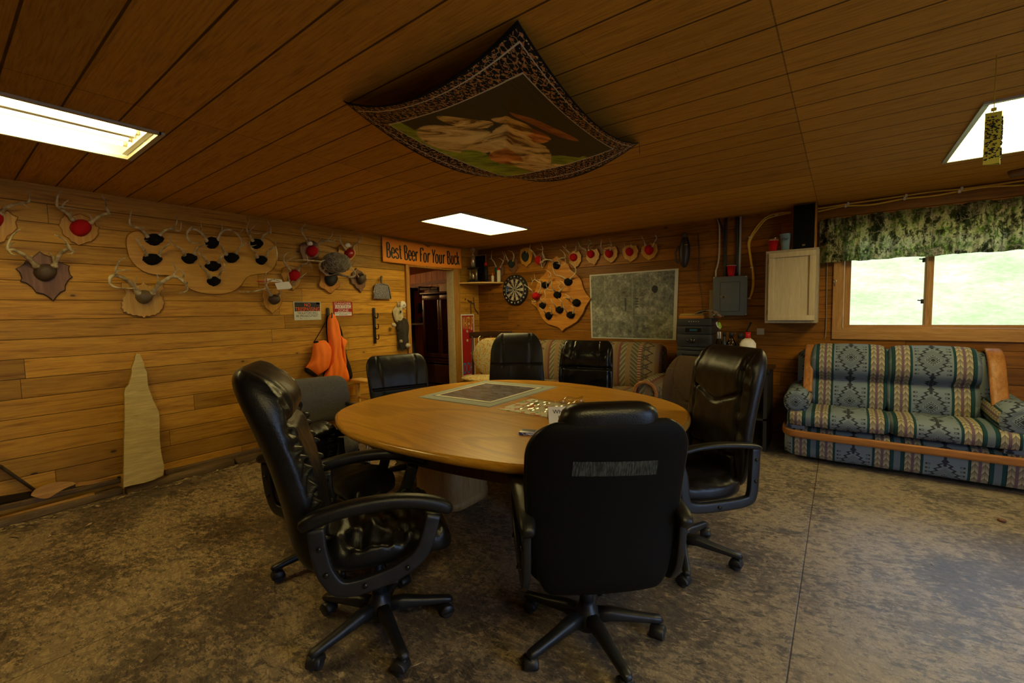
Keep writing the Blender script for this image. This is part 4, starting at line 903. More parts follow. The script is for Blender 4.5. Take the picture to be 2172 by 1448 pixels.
# ================================================================== things on the table
def flat_quad(px,z,th,mat,name,par=None):
    mb=MB(); mb.prism([onH(x,y,z) for x,y in px],(0,0,th)); o=mb.build(name,mat); return sub(o,par) if par else o
T_=TZ
mt=M('mat_board',.7,.2); mt.color(mt.mix(mt.noise(mt.co(),200.,2),(.33,.36,.31),(.40,.43,.37)))
pp=onH(1035,835,T_); pr_=empty('matted_print',(pp.x,pp.y,T_),0,'framed landscape print in a grey mat lying flat on the table','picture')
C4=[(888,843),(1029,808),(1181,821),(1038,864)]
flat_quad(C4,T_,.006,mt.m,'mat_border',pr_)
def lerpq(u,v):
    P=[Vector((x,y,0)) for x,y in C4]; w=[onH(p.x,p.y,T_) for p in P]; return (w[0]*(1-u)+w[1]*u)*(1-v)+(w[3]*(1-u)+w[2]*u)*v
def innerq(u0,u1,v0,v1,z,th,mat,name,par):
    mb=MB(); mb.prism([lerpq(u,v)+Vector((0,0,z-T_)) for u,v in ((u0,v0),(u1,v0),(u1,v1),(u0,v1))],(0,0,th)); return sub(mb.build(name,mat),par)
innerq(.10,.90,.09,.91,T_+.0062,.0004,plain('dark_green_line',(.03,.06,.045),.6),'inner_line',pr_); innerq(.115,.885,.105,.895,T_+.0066,.0004,MAT['paper'],'white_bevel',pr_)
lm=M('faded_landscape_print',.25,.5); x,y,z=lm.xyz(); n1=lm.noise(lm.vec(x*3.,y*10.,0.),2.,6,.7,.6); n2=lm.noise(lm.co(),14.,5,.75)
v=((x*.55+y*-.1)+n2*.10); cc=lm.ramp((n1*.6+n2*.4).cl(),[(.3,(.055,.042,.036)),(.45,(.14,.11,.11)),(.56,(.23,.20,.25)),(.68,(.33,.30,.36))]); cc=lm.mix((n2.ss(.55,.7))*.5,cc,(.06,.045,.035)); lm.color(cc)
innerq(.15,.85,.14,.86,T_+.007,.0004,lm.m,'printed_image',pr_)
mm=M('township_map',.6,.3); x,y,z=mm.xyz(); a_=R(35); u=x*math.cos(a_)+y*math.sin(a_); w=y*math.cos(a_)-x*math.sin(a_); cell=mm.vor(mm.vec(u*26.,w*26.,0.),1.,'F1',1); n=mm.noise(mm.co(),9.,3); dsel=n.ss(.50,.53)
cc=mm.ramp(mm.rand(mm.vec((u*30.).floor(),(w*22.).floor(),0.)),[(0,(.66,.62,.45)),(.35,(.55,.16,.05)),(.6,(.66,.62,.45)),(.72,(.12,.32,.06)),(.85,(.62,.40,.20))],True); cc=mm.mix(dsel,(.66,.63,.47),cc); gl=((u*30.).fract()<.1)+((w*22.).fract()<.1); cc=mm.mix(gl.mn(1.)*.4,cc,(.35,.33,.25)); mm.color(cc)
mp=flat_quad([(1057,868),(1128,846),(1217,862),(1165,886)],T_,.004,mm.m,'printed_sheet'); tag(mp,'cream printed sheet with orange and green patches under a clear bag on the table','paper')
def bagmat():
    m=bpy.data.materials.new('clear_crinkled_plastic'); m.use_nodes=True; t=m.node_tree; t.nodes.clear(); o=t.nodes.new('ShaderNodeOutputMaterial'); a=t.nodes.new('ShaderNodeBsdfTransparent'); a.inputs[0].default_value=(.93,.93,.9,1); g=t.nodes.new('ShaderNodeBsdfGlossy'); g.inputs['Roughness'].default_value=.08; x=t.nodes.new('ShaderNodeMixShader'); f=t.nodes.new('ShaderNodeLayerWeight'); f.inputs[0].default_value=.25; q=t.nodes.new('ShaderNodeMath'); q.operation='MULTIPLY_ADD'; q.inputs[1].default_value=.35; q.inputs[2].default_value=.06; t.links.new(f.outputs[1],q.inputs[0])
    t.links.new(q.outputs[0],x.inputs[0]); t.links.new(a.outputs[0],x.inputs[1]); t.links.new(g.outputs[0],x.inputs[2]); t.links.new(x.outputs[0],o.inputs[0]); return m
BAG=bagmat()
c=onH(1180,866,T_); mb=MB(); N=26; g=[]
for i in range(N+1):
    for j in range(N+1):
        u=(i/N-.5); v=(j/N-.5); p=Vector((c.x+u*.46-v*.08,c.y+v*.30+u*.05,0)); e=1-max(abs(u),abs(v))*2; k=min(1,e*4); p.z=T_+.006+k*(.010+.028*abs(mnoise.noise(Vector((u*16,v*16,1))))+.02*max(0,u)*2); g.append(p)
mb.add(g,[(i*(N+1)+j,i*(N+1)+j+1,(i+1)*(N+1)+j+1,(i+1)*(N+1)+j) for i in range(N) for j in range(N)],0,False)
a=onH(1190,858,T_+.02); b=onH(1222,848,T_+.05); mb.tube([a,a.lerp(b,.5)+Vector((0,0,.02)),b,b+Vector((.04,.02,0))],[.03,.022,.014,.028],9); tag(mb.build('plastic_bag',BAG),'crumpled clear plastic bag on the printed sheet on the table','bag')
# tent card with handwriting, half hidden by the chair headrest
c=onH(1180,893,T_); mb=MB(); M_=Matrix.Translation((c.x+.03,c.y+.03,T_))@Matrix.Rotation(R(38),4,'Z'); mb.prism([(-.09,-.05,0),(.09,-.05,0),(.09,0,.085),(-.09,0,.085)],(0,.003,.001),mat=M_); mb.prism([(-.09,.0,.085),(.09,.0,.085),(.09,.05,0),(-.09,.05,0)],(0,.003,.001),mat=M_)
tc_=mb.build('tent_card',MAT['paper']); tag(tc_,'folded cream card with handwriting on the table behind the near chair','card')
ink=plain('dark_ink',(.03,.028,.025),.6)
for s,(tx,dz) in zip((.026,.026),(('Whitetail',.058),('Farm',.026))):
    o=text_mesh(tx,s*1.3,ink,depth=.0003,bold=.0003); o.matrix_world=M_@Matrix.Translation((0,-.05*(1-dz/.085)-.0015,dz))@Matrix.Rotation(math.atan2(.085,.05),4,'X'); o.parent=tc_; o.matrix_parent_inverse=Matrix.Identity(4)
# playing card box
c=onH(1122,916,T_+.01); Mx=Matrix.Translation((c.x,c.y,T_))@Matrix.Rotation(R(22),4,'Z')
cb=empty('card_box',(c.x,c.y,T_),R(22),'small blue and red playing card box near the table edge','card box')
cm=M('card_box_print',.3,.5); x,y,z=cm.xyz(); st=((x*1.+z*1.2)/.03).fract(); cc=cm.mix((z>.0158),cm.ramp(st,[(0,(.03,.05,.22)),(.42,(.55,.55,.5)),(.5,(.45,.02,.02)),(.62,(.55,.55,.5)),(.7,(.03,.05,.22))],True),(.32,.33,.36)); cc=cm.mix((z>.0158)*(x.abs()<.035)*(y.abs()<.022),cc,(.09,.09,.11)); cm.color(cc)
mb=MB(); mb.box(-.047,.047,-.033,.033,0,.017,bev=.0012); mb.build('carton',cm.m,cb)
o=text_mesh('CLASSIC',.012,MAT['white'],depth=.0002,bold=.0002); o.matrix_world=Matrix.Translation((.012,-.0333,.008))@Matrix.Rotation(R(90),4,'X'); o.parent=cb; 
MAT['goldedge']=board('routed_gold_edge',(.40,.19,.03),(.26,.11,.015),2,1.,.25,spec=.7); MAT['darkedge']=board('routed_dark_edge',(.10,.05,.02),(.06,.03,.012),2,1.,.35)
# ================================================================== antler mounts
CL1=CR(0,380,4.8275,'L'); CL2=CR(220,440,5.43,'L'); CL3=CR(560,450,5.79,'L'); CL6=CR(600,620,6.583,'L')
CB6=CR(1040,480,6.033,'B'); CB7=CR(1230,470,5.364,'B'); CB8=CR(1420,440,4.2588,'B')
def antler(par,cr,main,tines,o0,o1,r0,mat):
    """one antler: a tapering beam that comes off the wall, with its tines"""
    L=[0.]
    for a,b in zip(main[:-1],main[1:]): L.append(L[-1]+math.hypot(b[0]-a[0],b[1]-a[1]))
    pts=[(x,y,o0+(o1-o0)*math.sin(l/L[-1]*PI*.62)/math.sin(PI*.62) if l/L[-1]<.8 else o0+(o1-o0)) for (x,y),l in zip(main,L)]
    P=spline([cr(x,y,o) for x,y,o in pts],5); n=len(P); mb=MB()
    rad=[r0*(1.25 if i<2 else 1.)*(1-.80*(i/(n-1))**1.5)*(1+.10*mnoise.noise(P[i]*60)) for i in range(n)]; mb.tube(P,rad,9)
    for t in tines:
        x0,y0=t[0]; bi=min(range(len(main)),key=lambda i:math.hypot(main[i][0]-x0,main[i][1]-y0)); oo=pts[bi][2]
        Q=spline([cr(x,y,oo+.05*i/(len(t)-1)) for i,(x,y) in enumerate(t)],4); m_=len(Q); rb=r0*.68*(1-.45*bi/len(main)); mb.tube(Q,[rb*(1-.82*(i/(m_-1))**1.3) for i in range(m_)],8)
    # burr
    c=P[0]; mb.ball(c,r0*1.6,r0*1.6,r0*1.6,10,fn=lambda d:.2*mnoise.noise(d*4))
    return mb.build('antler',mat,par)
def scap(par,cr,c,mat,off,th,ragged=0.,seed=0,pointed=.15):
    cx,cy,rx,ry=c; pts=[]
    for j in range(36):
        a=2*PI*j/36; k=1+ragged*mnoise.noise(Vector((math.cos(a)*3+seed,math.sin(a)*3,seed))); x=math.cos(a)*rx*k*(1-pointed*max(0,math.sin(a))); y=math.sin(a)*ry*k; pts.append(cr(cx+x,cy+y,off))
    nrm=(1,0,0) if cr.w=='L' else (0,-1,0); mb=MB(); mb.dome(pts,nrm,th,8); return mb.build('skull_cap',mat,par)
def plaque(par,cr,outl,mat,t=.024,o0=0.003,name='plaque',ins=.93,sm=0,mat2=None):
    P=[(x,y,0) for x,y in outl]
    if sm: P=[(p.x,p.y,0) for p in smooth_poly(P,sm)]
    cx=sum(p[0] for p in P)/len(P); cy=sum(p[1] for p in P)/len(P); mb=MB(); R_=[]
    for o,k in ((o0,1.),(o0+t*.45,1.),(o0+t*.6,.985),(o0+t*.62,.965),(o0+t,ins+.02),(o0+t,ins)): R_.append([cr(cx+(x-cx)*k,cy+(y-cy)*k,o) for x,y,_ in P])
    mb.loft(R_[:5],1,False,False); mb.loft(R_[4:],0,False,False); bm=mb.bm; n_=len(P)
    f=bm.faces.new([bm.verts.new(v) for v in R_[-1]]); f=bm.faces.new([bm.verts.new(v) for v in R_[0]]); f.material_index=1
    return mb.build(name,[mat,MAT['darkedge'] if mat in (MAT['darkplaque'],) else MAT['goldedge']],par)
def mount(label,cr,outl,pm,cap,cm,ants,o1=.16,r0=.011,th=.06,group='antler mounts on the left wall',t=.024,am='antler',sm=0,ragged=0.,extra=None):
    c=cr(cap[0],cap[1],0); root=empty('antler_mount',c,0,label,'antler mount',group); W0=Matrix.Translation(c).inverted()
    if outl: o=plaque(root,cr,outl,pm,t,sm=sm); o.matrix_parent_inverse=W0
    s=scap(root,cr,cap,cm,.003+t,th,ragged); s.matrix_parent_inverse=W0
    for main,tines in ants:
        a=antler(root,cr,main,tines,t+th*.5,o1,r0,MAT[am]); a.matrix_parent_inverse=W0
    if extra: extra(root,cr,W0)
    return root
def sc(P,c,n): # scallop an outline a little
    return P
O_=MAT
mount('antlers with red cap on a scalloped plaque at the far left photo edge',CL1,[(-45,305),(20,330),(85,320),(140,365),(190,385),(165,440),(185,500),(130,555),(75,585),(50,640),(0,655),(-45,690),(-90,655),(-140,640),(-165,585),(-220,555),(-275,500),(-255,440),(-280,385),(-230,365),(-175,320),(-110,330)],O_['oakplaque'],(-45,415,85,85),O_['redfelt'],
 [([(10,350),(60,290),(170,255),(280,240),(300,200),(290,110)],[[(50,300),(35,290),(65,250)],[(280,235),(240,255),(300,292)]]),([(-100,350),(-150,290),(-260,255),(-370,240),(-390,200),(-380,110)],[])],.15,.012)
mount('antlers with bright red cap on a scalloped varnished plaque high on the left wall',CL1,[(650,350),(690,372),(740,372),(820,348),(880,375),(940,400),(970,440),(985,480),(1022,492),(1010,530),(1015,560),(980,608),(940,640),(890,650),(860,665),(805,682),(770,655),(725,640),(700,605),(660,585),(635,555),(632,520),(598,470),(615,430),(618,400),(645,385)],O_['oakplaque'],(825,498,115,88),O_['redfelt'],
 [([(740,410),(700,360),(640,315),(590,280),(583,225),(598,160),(640,115)],[[(600,280),(680,290),(770,302)],[(640,275),(665,240),(705,212)],[(720,390),(722,360),(728,330)]]),([(935,440),(985,395),(1050,365),(1110,345),(1095,300),(1075,220),(1040,165)],[[(1100,350),(1130,355),(1060,305)],[(935,425),(930,380),(890,350)]])],.16,.012)
mount('large antlers with brown leather cap on a dark pointed plaque low at far left',CL1,[(405,735),(450,768),(520,790),(570,820),(620,850),(716,885),(708,915),(712,940),(722,975),(748,1002),(700,1040),(672,1090),(672,1140),(625,1160),(590,1195),(548,1250),(505,1215),(450,1180),(368,1162),(330,1110),(270,1065),(203,1045),(218,1015),(210,985),(195,950),(156,915),(200,895),(245,865),(262,830),(330,800),(370,765)],O_['darkplaque'],(462,955,125,90),O_['brownleather'],
 [([(370,890),(300,820),(220,760),(130,720),(85,725),(78,690),(95,630),(140,560),(210,510)],[[(85,715),(120,765),(190,778)],[(90,690),(120,660),(160,640)],[(330,860),(315,820),(325,780)]]),([(560,885),(580,820),(630,750),(700,715),(755,745),(710,690),(660,620),(555,565)],[[(750,740),(730,760),(680,760)],[(745,740),(700,700),(655,662)],[(560,860),(535,780),(475,750)]])],.20,.014)
mount('very large antlers with olive cap on a pale scalloped plaque below the trophy board',CL2,[(460,845),(480,875),(520,890),(600,888),(660,870),(700,865),(690,895),(702,930),(675,950),(655,980),(660,1010),(690,1030),(688,1060),(708,1100),(695,1130),(690,1165),(665,1185),(650,1215),(620,1225),(600,1245),(560,1245),(530,1260),(490,1255),(465,1280),(440,1258),(400,1258),(370,1245),(330,1250),(300,1230),(268,1232),(248,1205),(220,1208),(215,1175),(192,1160),(205,1130),(195,1095),(215,1075),(205,1050),(235,1020),(248,985),(235,945),(195,905),(200,855),(260,865),(330,885),(400,888),(440,872)],O_['paleplaque'],(465,1030,105,82),O_['olive'],
 [([(395,985),(340,900),(270,840),(190,795),(110,785),(70,815),(78,880),(140,920),(230,930),(370,928)],[[(100,790),(180,730),(305,715)],[(135,780),(150,680),(200,600),(292,568)],[(380,950),(362,860),(385,785)]]),([(560,985),(620,900),(700,840),(800,795),(880,820),(930,870),(962,920),(945,965),(868,988)],[[(590,940),(628,850),(612,760)],[(800,795),(828,720),(795,628)],[(905,840),(918,760),(855,700)],[(935,880),(962,870),(955,850)]])],.24,.017)
# long trophy board
bo=[(300,285),(345,268),(400,262),(560,268),(800,285),(1000,300),(1300,320),(1600,335),(1850,345),(1910,365),(1960,405),(1990,450),(2005,520),(2005,600),(1990,660),(1960,710),(1920,740),(1870,758),(1800,766),(1740,772),(1690,785),(1650,810),(1620,850),(1595,890),(1560,925),(1520,955),(1480,972),(1430,988),(1380,996),(1320,1001),(1260,1001),(1190,995),(1120,985),(1060,967),(1000,945),(950,905),(900,860),(860,825),(820,800),(760,782),(700,778),(630,776),(560,770),(500,755),(450,735),(410,710),(370,680),(330,640),(300,600),(278,560),(265,510),(252,450),(248,400),(252,350),(270,310)]
bc=CL2(1100,600,0); tb=empty('trophy_board',bc,0,'long varnished kidney-shaped board carrying nine black-capped antler sets on the left wall','antler display'); W0=Matrix.Translation(bc).inverted()
o=plaque(tb,CL2,bo,O_['boardply'],.028,name='board',ins=.96); o.matrix_parent_inverse=W0
bcaps=[((580,370,115,70),[([(505,335),(440,255),(380,232),(325,215),(300,180),(300,120),(325,20)],[[(395,240),(450,235),(508,215)]]),([(645,320),(700,265),(780,245),(860,270),(888,240),(893,165)],[[(800,245),(842,170),(838,88)]])]),
((560,598,115,68),[([(490,550),(460,480),(405,415),(365,350)],[[(385,385),(440,380),(510,378)],[(475,510),(480,485),(485,470)]]),([(640,555),(660,490),(725,440),(768,400),(765,318)],[[(768,405),(790,425),(812,440)]])]),
((985,587,97,62),[([(930,550),(905,490),(850,450),(800,425)],[]),([(1045,540),(1070,475),(1130,440),(1200,435)],[[(1160,440),(1165,410),(1155,378)]])]),
((1245,408,88,70),[([(1190,385),(1125,295),(1050,250),(975,268),(958,330),(1000,400),(1060,412),(1152,398)],[[(1120,300),(1125,230),(1118,160)],[(975,265),(1010,225),(1070,215)]]),([(1305,380),(1345,300),(1395,258),(1470,262),(1540,310),(1585,380),(1575,450),(1520,525)],[[(1348,300),(1362,240),(1358,178)],[(1545,320),(1575,290),(1612,240)]])]),
((1760,418,80,60),[([(1718,385),(1682,320),(1655,270),(1650,220),(1675,145)],[[(1660,270),(1740,298),(1832,295)],[(1680,270),(1700,250),(1745,205)]]),([(1822,378),(1840,320),(1890,285),(1925,295),(1915,240),(1890,155)],[[(1910,290),(1928,250),(1920,205)]])]),
((1472,578,90,60),[([(1412,540),(1370,480),(1345,435),(1330,405)],[]),([(1525,530),(1560,465),(1610,430),(1652,400)],[[(1615,430),(1625,415),(1620,398)]])]),
((1258,676,95,60),[([(1205,640),(1160,580),(1118,545),(1088,518)],[[(1130,560),(1112,515),(1142,490)]]),([(1318,635),(1350,570),(1400,532),(1415,500)],[[(1350,570),(1362,530),(1320,500)]])]),
((1815,607,70,53),[([(1768,570),(1740,510),(1690,455),(1680,385)],[[(1690,445),(1725,440),(1762,430)]]),([(1872,565),(1892,500),(1950,462),(1985,440),(1977,385)],[])]),
((1268,850,83,57),[([(1222,805),(1180,735),(1125,685),(1093,645)],[[(1170,725),(1160,705),(1158,690)]]),([(1322,808),(1350,740),(1388,690),(1385,632)],[])])]
for k,(cp,an) in enumerate(bcaps):
    s=scap(tb,CL2,cp,O_['blackfelt'],.031,.045,.10,k*3.1,.30); s.matrix_parent_inverse=W0
    for main,tines in an: antler(s,CL2,main,tines,.05,.14,.011,O_['antler'])
def white_tags(root,cr,W0):
    mb=MB(); mb.prism([cr(x,y,.16) for x,y in ((1970,870),(2130,850),(2168,915),(2150,935),(2000,945))],(.002,0,0)); o=mb.build('paper_tag',O_['white'],root); o.matrix_parent_inverse=W0
    mb=MB(); mb.prism([cr(x,y,.14) for x,y in ((1880,815),(2050,830),(2060,860),(1885,850))],(.002,0,0)); o=mb.build('paper_tag',O_['white'],root); o.matrix_parent_inverse=W0
    mb=MB(); mb.bar([cr(1765,846,.15),cr(1880,850,.15)],.012,.012); o=mb.build('red_tag',O_['red'],root); o.matrix_parent_inverse=W0
mount('antlers with dark brown cap and white paper tags on a small pointed pale plaque',CL2,[(1830,948),(1880,965),(1945,942),(2000,960),(2052,958),(2046,1000),(2058,1050),(2050,1110),(2020,1165),(1978,1190),(1945,1228),(1915,1195),(1868,1162),(1835,1100),(1838,1060),(1818,1020),(1830,985)],O_['oakplaque'],(1962,1060,70,58),O_['brownleather'],
 [([(1925,1005),(1885,935),(1868,885),(1900,850),(1960,830),(2040,850)],[[(1880,920),(1820,945),(1700,968),(1600,972),(1535,958)],[(1868,880),(1850,800),(1890,728)],[(1960,835),(1980,790),(1975,742)]]),([(2010,1005),(2030,975),(2040,955)],[])],.17,.013,.06,extra=white_tags)
mount('antlers with red cap on a narrow tan plaque right of the long trophy board',CL3,[(215,690),(240,680),(330,650),(445,680),(462,720),(458,770),(465,800),(455,850),(430,910),(395,930),(362,965),(330,920),(290,895),(235,840),(225,800),(205,760),(218,730)],O_['oakplaque'],(368,780,70,75),O_['redfelt'],
 [([(315,715),(285,660),(250,620),(240,560),(260,520),(302,490)],[[(272,640),(340,685),(430,685)],[(270,610),(330,570),(390,548)]]),([(425,710),(455,655),(525,625),(540,590),(518,520)],[[(525,622),(565,655),(588,685),(575,630),(540,578)]]),([(372,885),(440,810),(520,745)],[[(395,860),(350,845),(340,870)]]),([(300,840),(300,790),(295,750)],[])],.16,.011)
def nosetag(x,y):
    def f(root,cr,W0):
        P=smooth_poly([cr(x+a,y+b,.09) for a,b in ((-30,-15),(10,-30),(38,5),(25,28),(-15,28),(-38,12))],1); mb=MB(); mb.dome(P,(1,0,0),.015,4); o=mb.build('paper_tag',O_['white'],root); o.matrix_parent_inverse=W0
    return f
mount('antlers with round red cap and white tag on a dark brown six-sided plaque',CL3,[(440,405),(470,375),(500,370),(560,345),(610,350),(650,380),(680,470),(670,550),(600,580),(520,590),(475,585),(465,540),(440,480)],O_['darkplaque'],(587,478,70,72),O_['redfelt'],
 [([(545,392),(510,320),(470,255),(465,200),(485,165),(520,138)],[[(475,240),(510,215),(552,195)],[(545,345),(565,310),(585,268)]]),([(640,425),(690,370),(760,350),(850,352),(890,310)],[[(770,345),(830,290),(842,228)],[(655,405),(680,370),(696,318)],[(850,350),(875,370),(885,398)]])],.15,.011,extra=nosetag(565,380))
mount('antlers with glossy red cap and tag on a tan plaque nearest the orange banner',CL3,[(905,430),(950,400),(1030,375),(1090,400),(1130,420),(1125,450),(1142,500),(1120,545),(1080,590),(1045,605),(980,590),(930,560),(918,520),(905,500),(915,460)],O_['oakplaque'],(1043,508,58,64),plain('glossy_red_cap',(.36,.012,.012),.3),
 [([(1000,455),(950,385),(930,335),(935,272)],[]),([(1085,445),(1110,400),(1160,362),(1158,300),(1148,258)],[[(1160,360),(1205,350),(1210,285)]])],.15,.011,extra=nosetag(1030,402))
def nest(root,cr,W0):
    c=cr(890,622,.20); mb=MB(); mb.ball(c,.12,.150,.105,30,fn=lambda d:.10*mnoise.noise(d*3)+.05*mnoise.noise(d*11)); rn=random.Random(3)
    o=mb.build('paper_nest_core',plain('grey_straw',(.14,.12,.09),.95,nz=.6,sc=90,bump=1.),root); o.matrix_parent_inverse=W0
    mb=MB()
    for i in range(420):
        d=Vector((rn.gauss(0,1),rn.gauss(0,1),rn.gauss(0,1))).normalized(); p=c+Vector((d.x*.122,d.y*.152,d.z*.108)); t=d.cross(Vector((rn.gauss(0,1),rn.gauss(0,1),rn.gauss(0,1)))).normalized(); l=rn.uniform(.02,.05)
        mb.tube([p-t*l,p+d*.010,p+t*l],.0016,4)
    o=mb.build('nest_straw',plain('pale_straw',(.34,.30,.22),.9,nz=.4),root); o['kind']='stuff'; o.matrix_parent_inverse=W0
mount('large antlers holding a grey straw nest above a black cap on a curved plaque',CL3,[(665,715),(700,650),(760,620),(860,615),(920,650),(932,700),(915,760),(905,810),(930,860),(935,905),(915,935),(880,945),(850,980),(820,1004),(785,985),(750,950),(710,935),(675,915),(670,880),(690,830),(685,770)],MAT['shieldwood'],(820,822,80,88),O_['black'],
 [([(770,760),(700,700),(682,640),(715,598),(820,580)],[[(700,605),(560,590),(450,585),(385,598)],[(700,690),(760,765),(830,770),(925,740)],[(725,720),(750,700),(795,688)]]),([(900,760),(1000,785),(1085,795),(1118,755),(1095,705),(1032,640)],[[(1060,672),(1110,620),(1142,588)],[(1110,730),(1130,710),(1142,688)]])],.22,.015,.05,sm=1,extra=nest)
mount('small antler stubs with brown cap on a dark pointed plaque beside the nest mount',CL3,[(1135,680),(1165,715),(1200,730),(1225,765),(1258,772),(1252,800),(1268,830),(1245,870),(1245,910),(1215,940),(1192,992),(1165,950),(1130,930),(1110,890),(1070,872),(1070,840),(1052,810),(1080,780),(1085,740),(1118,715)],O_['darkplaque'],(1185,815,58,72),O_['brownleather'],
 [([(1160,795),(1145,765),(1128,738)],[]),([(1225,780),(1222,755),(1208,735)],[])],.12,.009)
# ================================================================== signs, jacket, racks and small things on the left wall
def wallbox(cr,X0,Y0,X1,Y1,mat,name,off=.003,th=.002,bev=0.):
    a=cr(X0,(Y0+Y1)/2,off); b=cr(X1,(Y0+Y1)/2,off); t=cr((X0+X1)/2,Y0,off); q=cr((X0+X1)/2,Y1,off); mb=MB()
    if cr.w=='L': mb.box(off,off+th,a.y,b.y,q.z,t.z,bev=bev)
    else: mb.box(a.x,b.x,-off-th,-off,q.z,t.z,bev=bev)
    c=(a+b)/2; return mb,(a,b,t,q)
def sign(label,cat,cr,X0,Y0,X1,Y1,base,bands,texts):
    mb,(a,b,t,q)=wallbox(cr,X0,Y0,X1,Y1,None,'sign'); cy=(a.y+b.y)/2; cz=(t.z+q.z)/2; W_=b.y-a.y; H_=t.z-q.z
    root=empty('wall_sign',(0.003,cy,cz),0,label,cat); sub(mb.build('sign_plate',base),root)
    for (u0,u1,v0,v1,mat,nm) in bands:
        m2=MB(); m2.box(.005,.0055,cy+(u0-.5)*W_,cy+(u1-.5)*W_,cz+(.5-v1)*H_,cz+(.5-v0)*H_); sub(m2.build(nm,mat),root)
    for (tx,u,v,w,h,mat,bold) in texts:
        o=text_mesh(tx,1.,mat,depth=.0003); xs=[p.co.x for p in o.data.vertices]; ys=[p.co.y for p in o.data.vertices]; sx=w*W_/(max(xs)-min(xs)); sy=h*H_/(max(ys)-min(ys)); mx_,my_=(max(xs)+min(xs))/2,(max(ys)+min(ys))/2
        for p in o.data.vertices: p.co.x=(p.co.x-mx_)*sx; p.co.y=(p.co.y-my_)*sy
        if bold:
            pass
        o.matrix_world=Matrix.Translation((.0058,cy+(u-.5)*W_,cz+(.5-v)*H_))@RL; sub(o,root)
    return root
orange=plain('fluorescent_orange_ink',(.85,.13,.02),.6); blk=plain('black_ink',(.015,.015,.014),.5); cream=plain('cream_sign_plastic',(.62,.63,.52),.45,nz=.04); redp=plain('sign_red',(.38,.012,.012),.4,nz=.1); wht=plain('sign_white',(.72,.70,.66),.4,nz=.05); greyi=plain('grey_ink',(.10,.10,.09),.6)
sign('orange, black and cream NO TRESPASSING sign on the plank wall','sign',CL6,152,130,530,385,cream,[(.03,.97,.03,.52,blk,'black_band'),(.82,.97,.03,.13,cream,'corner_label')],
 [('NO',.5,.17,.22,.19,orange,1),('TRESPASSING',.5,.405,.90,.21,orange,1),('"VIOLATORS WILL',.5,.615,.76,.12,blk,0),('BE PROSECUTED!"',.48,.77,.80,.12,blk,0),('L. Taylor'[:2]+' '+'~~~',.40,.90,.36,.07,greyi,0)])
sign('small red and white DANGER FARTING ZONE sign beside the orange jacket','sign',CL6,703,128,972,335,redp,[(.07,.93,.235,.46,wht,'white_band'),(.06,.94,.70,.95,wht,'white_band')],
 [('DANGER',.5,.135,.84,.15,wht,1),('FARTING',.5,.35,.86,.19,redp,1),('ZONE',.5,.59,.56,.17,wht,1),('ENTER AT YOUR',.5,.775,.78,.07,greyi,0),('OWN RISK',.5,.875,.46,.07,greyi,0)])
def hookrack(label,X,Ys,Y0,Y1,vis=True):
    root=empty('gun_rack',CL6(X,(Y0+Y1)/2,0),0,label,'wall rack','black gun rack rails on the left wall'); W0=Matrix.Translation(root.location).inverted()
    a=CL6(X,Y0,.004); b=CL6(X,Y1,.004); mb=MB(); mb.box(.003,.028,a.y-.013,a.y+.013,b.z,a.z,bev=.003); o=mb.build('rail',O_['black'],root); o.matrix_parent_inverse=W0
    for y0,y1 in Ys:
        p=CL6(X+15,y1-12,.01); mb=MB(); y=a.y; mb.tube(spline([(.028,y,p.z+.01),(.055,y,p.z-.008),(.085,y,p.z-.004),(.092,y,p.z+.028),(.088,y,p.z+.052)],4),.0065,8); o=mb.build('hook',O_['blackgloss'],root); o.matrix_parent_inverse=W0
    for yy in range(5):
        z=a.z-(a.z-b.z)*(.15+.17*yy); 
    return root
hookrack('empty black gun rack rail with three hooks right of the orange jacket',1262,[(290,360),(430,510),(595,655)],215,715)
hookrack('black gun rack rail that holds the orange jacket',620,[(290,360),(430,510)],215,500)
def cloth(cr,outl,off,th,mat,name,par,W0,wr=.012,fr=9.,cen=None,sm=1):
    P=smooth_poly([(x,y,0) for x,y in outl],sm); Q=[]
    for i in range(len(P)):   # resample
        a,b=P[i],P[(i+1)%len(P)]; k=max(1,int((b-a).length/22)); Q+= [a.lerp(b,j/k) for j in range(k)]
    pts=[cr(p.x,p.y,off) for p in Q]; c=cr(cen[0],cen[1],off) if cen else None
    def fn(v): return wr*(math.sin(v.y*fr*9+mnoise.noise(v*6)*3)+.9*mnoise.noise(Vector((v.y*30,v.z*7,1))))
    mb=MB(); mb.dome(pts,(1,0,0),th,12,fn=fn,cen=c,ex=.42); o=mb.build(name,mat,par); o.matrix_parent_inverse=W0; return o
orf=fabric('blaze_orange_fleece',(.95,.19,.02),(1.,.27,.05),300.); dkf=fabric('black_lining',(.010,.009,.009),(.022,.018,.016),300.)
jr=empty('hunting_jacket',CL6(720,300,0),0,'blaze orange hunting jacket with black lining hanging on the gun rack','jacket'); W0=Matrix.Translation(jr.location).inverted()
cloth(CL6,[(600,330),(650,300),(700,310),(780,420),(830,560),(850,760),(900,920),(950,1060),(982,1205),(900,1215),(700,1230),(560,1240),(580,1000),(625,700),(600,520)],.02,.05,dkf,'lining',jr,W0,.006,cen=(740,800))
cloth(CL6,[(640,320),(690,294),(725,310),(762,390),(780,440),(800,560),(808,720),(830,860),(860,980),(922,1165),(930,1250),(760,1265),(550,1272),(570,1170),(600,1100),(635,1080),(640,980),(650,780),(625,620),(618,420)],.055,.055,orf,'jacket_body',jr,W0,.007,cen=(720,860))
cloth(CL6,[(815,590),(845,640),(893,662),(880,700),(845,760),(850,850),(882,960),(886,1060),(862,1000),(838,880),(832,760),(815,680)],.085,.02,orf,'front_edge',jr,W0,.002,cen=(848,780))
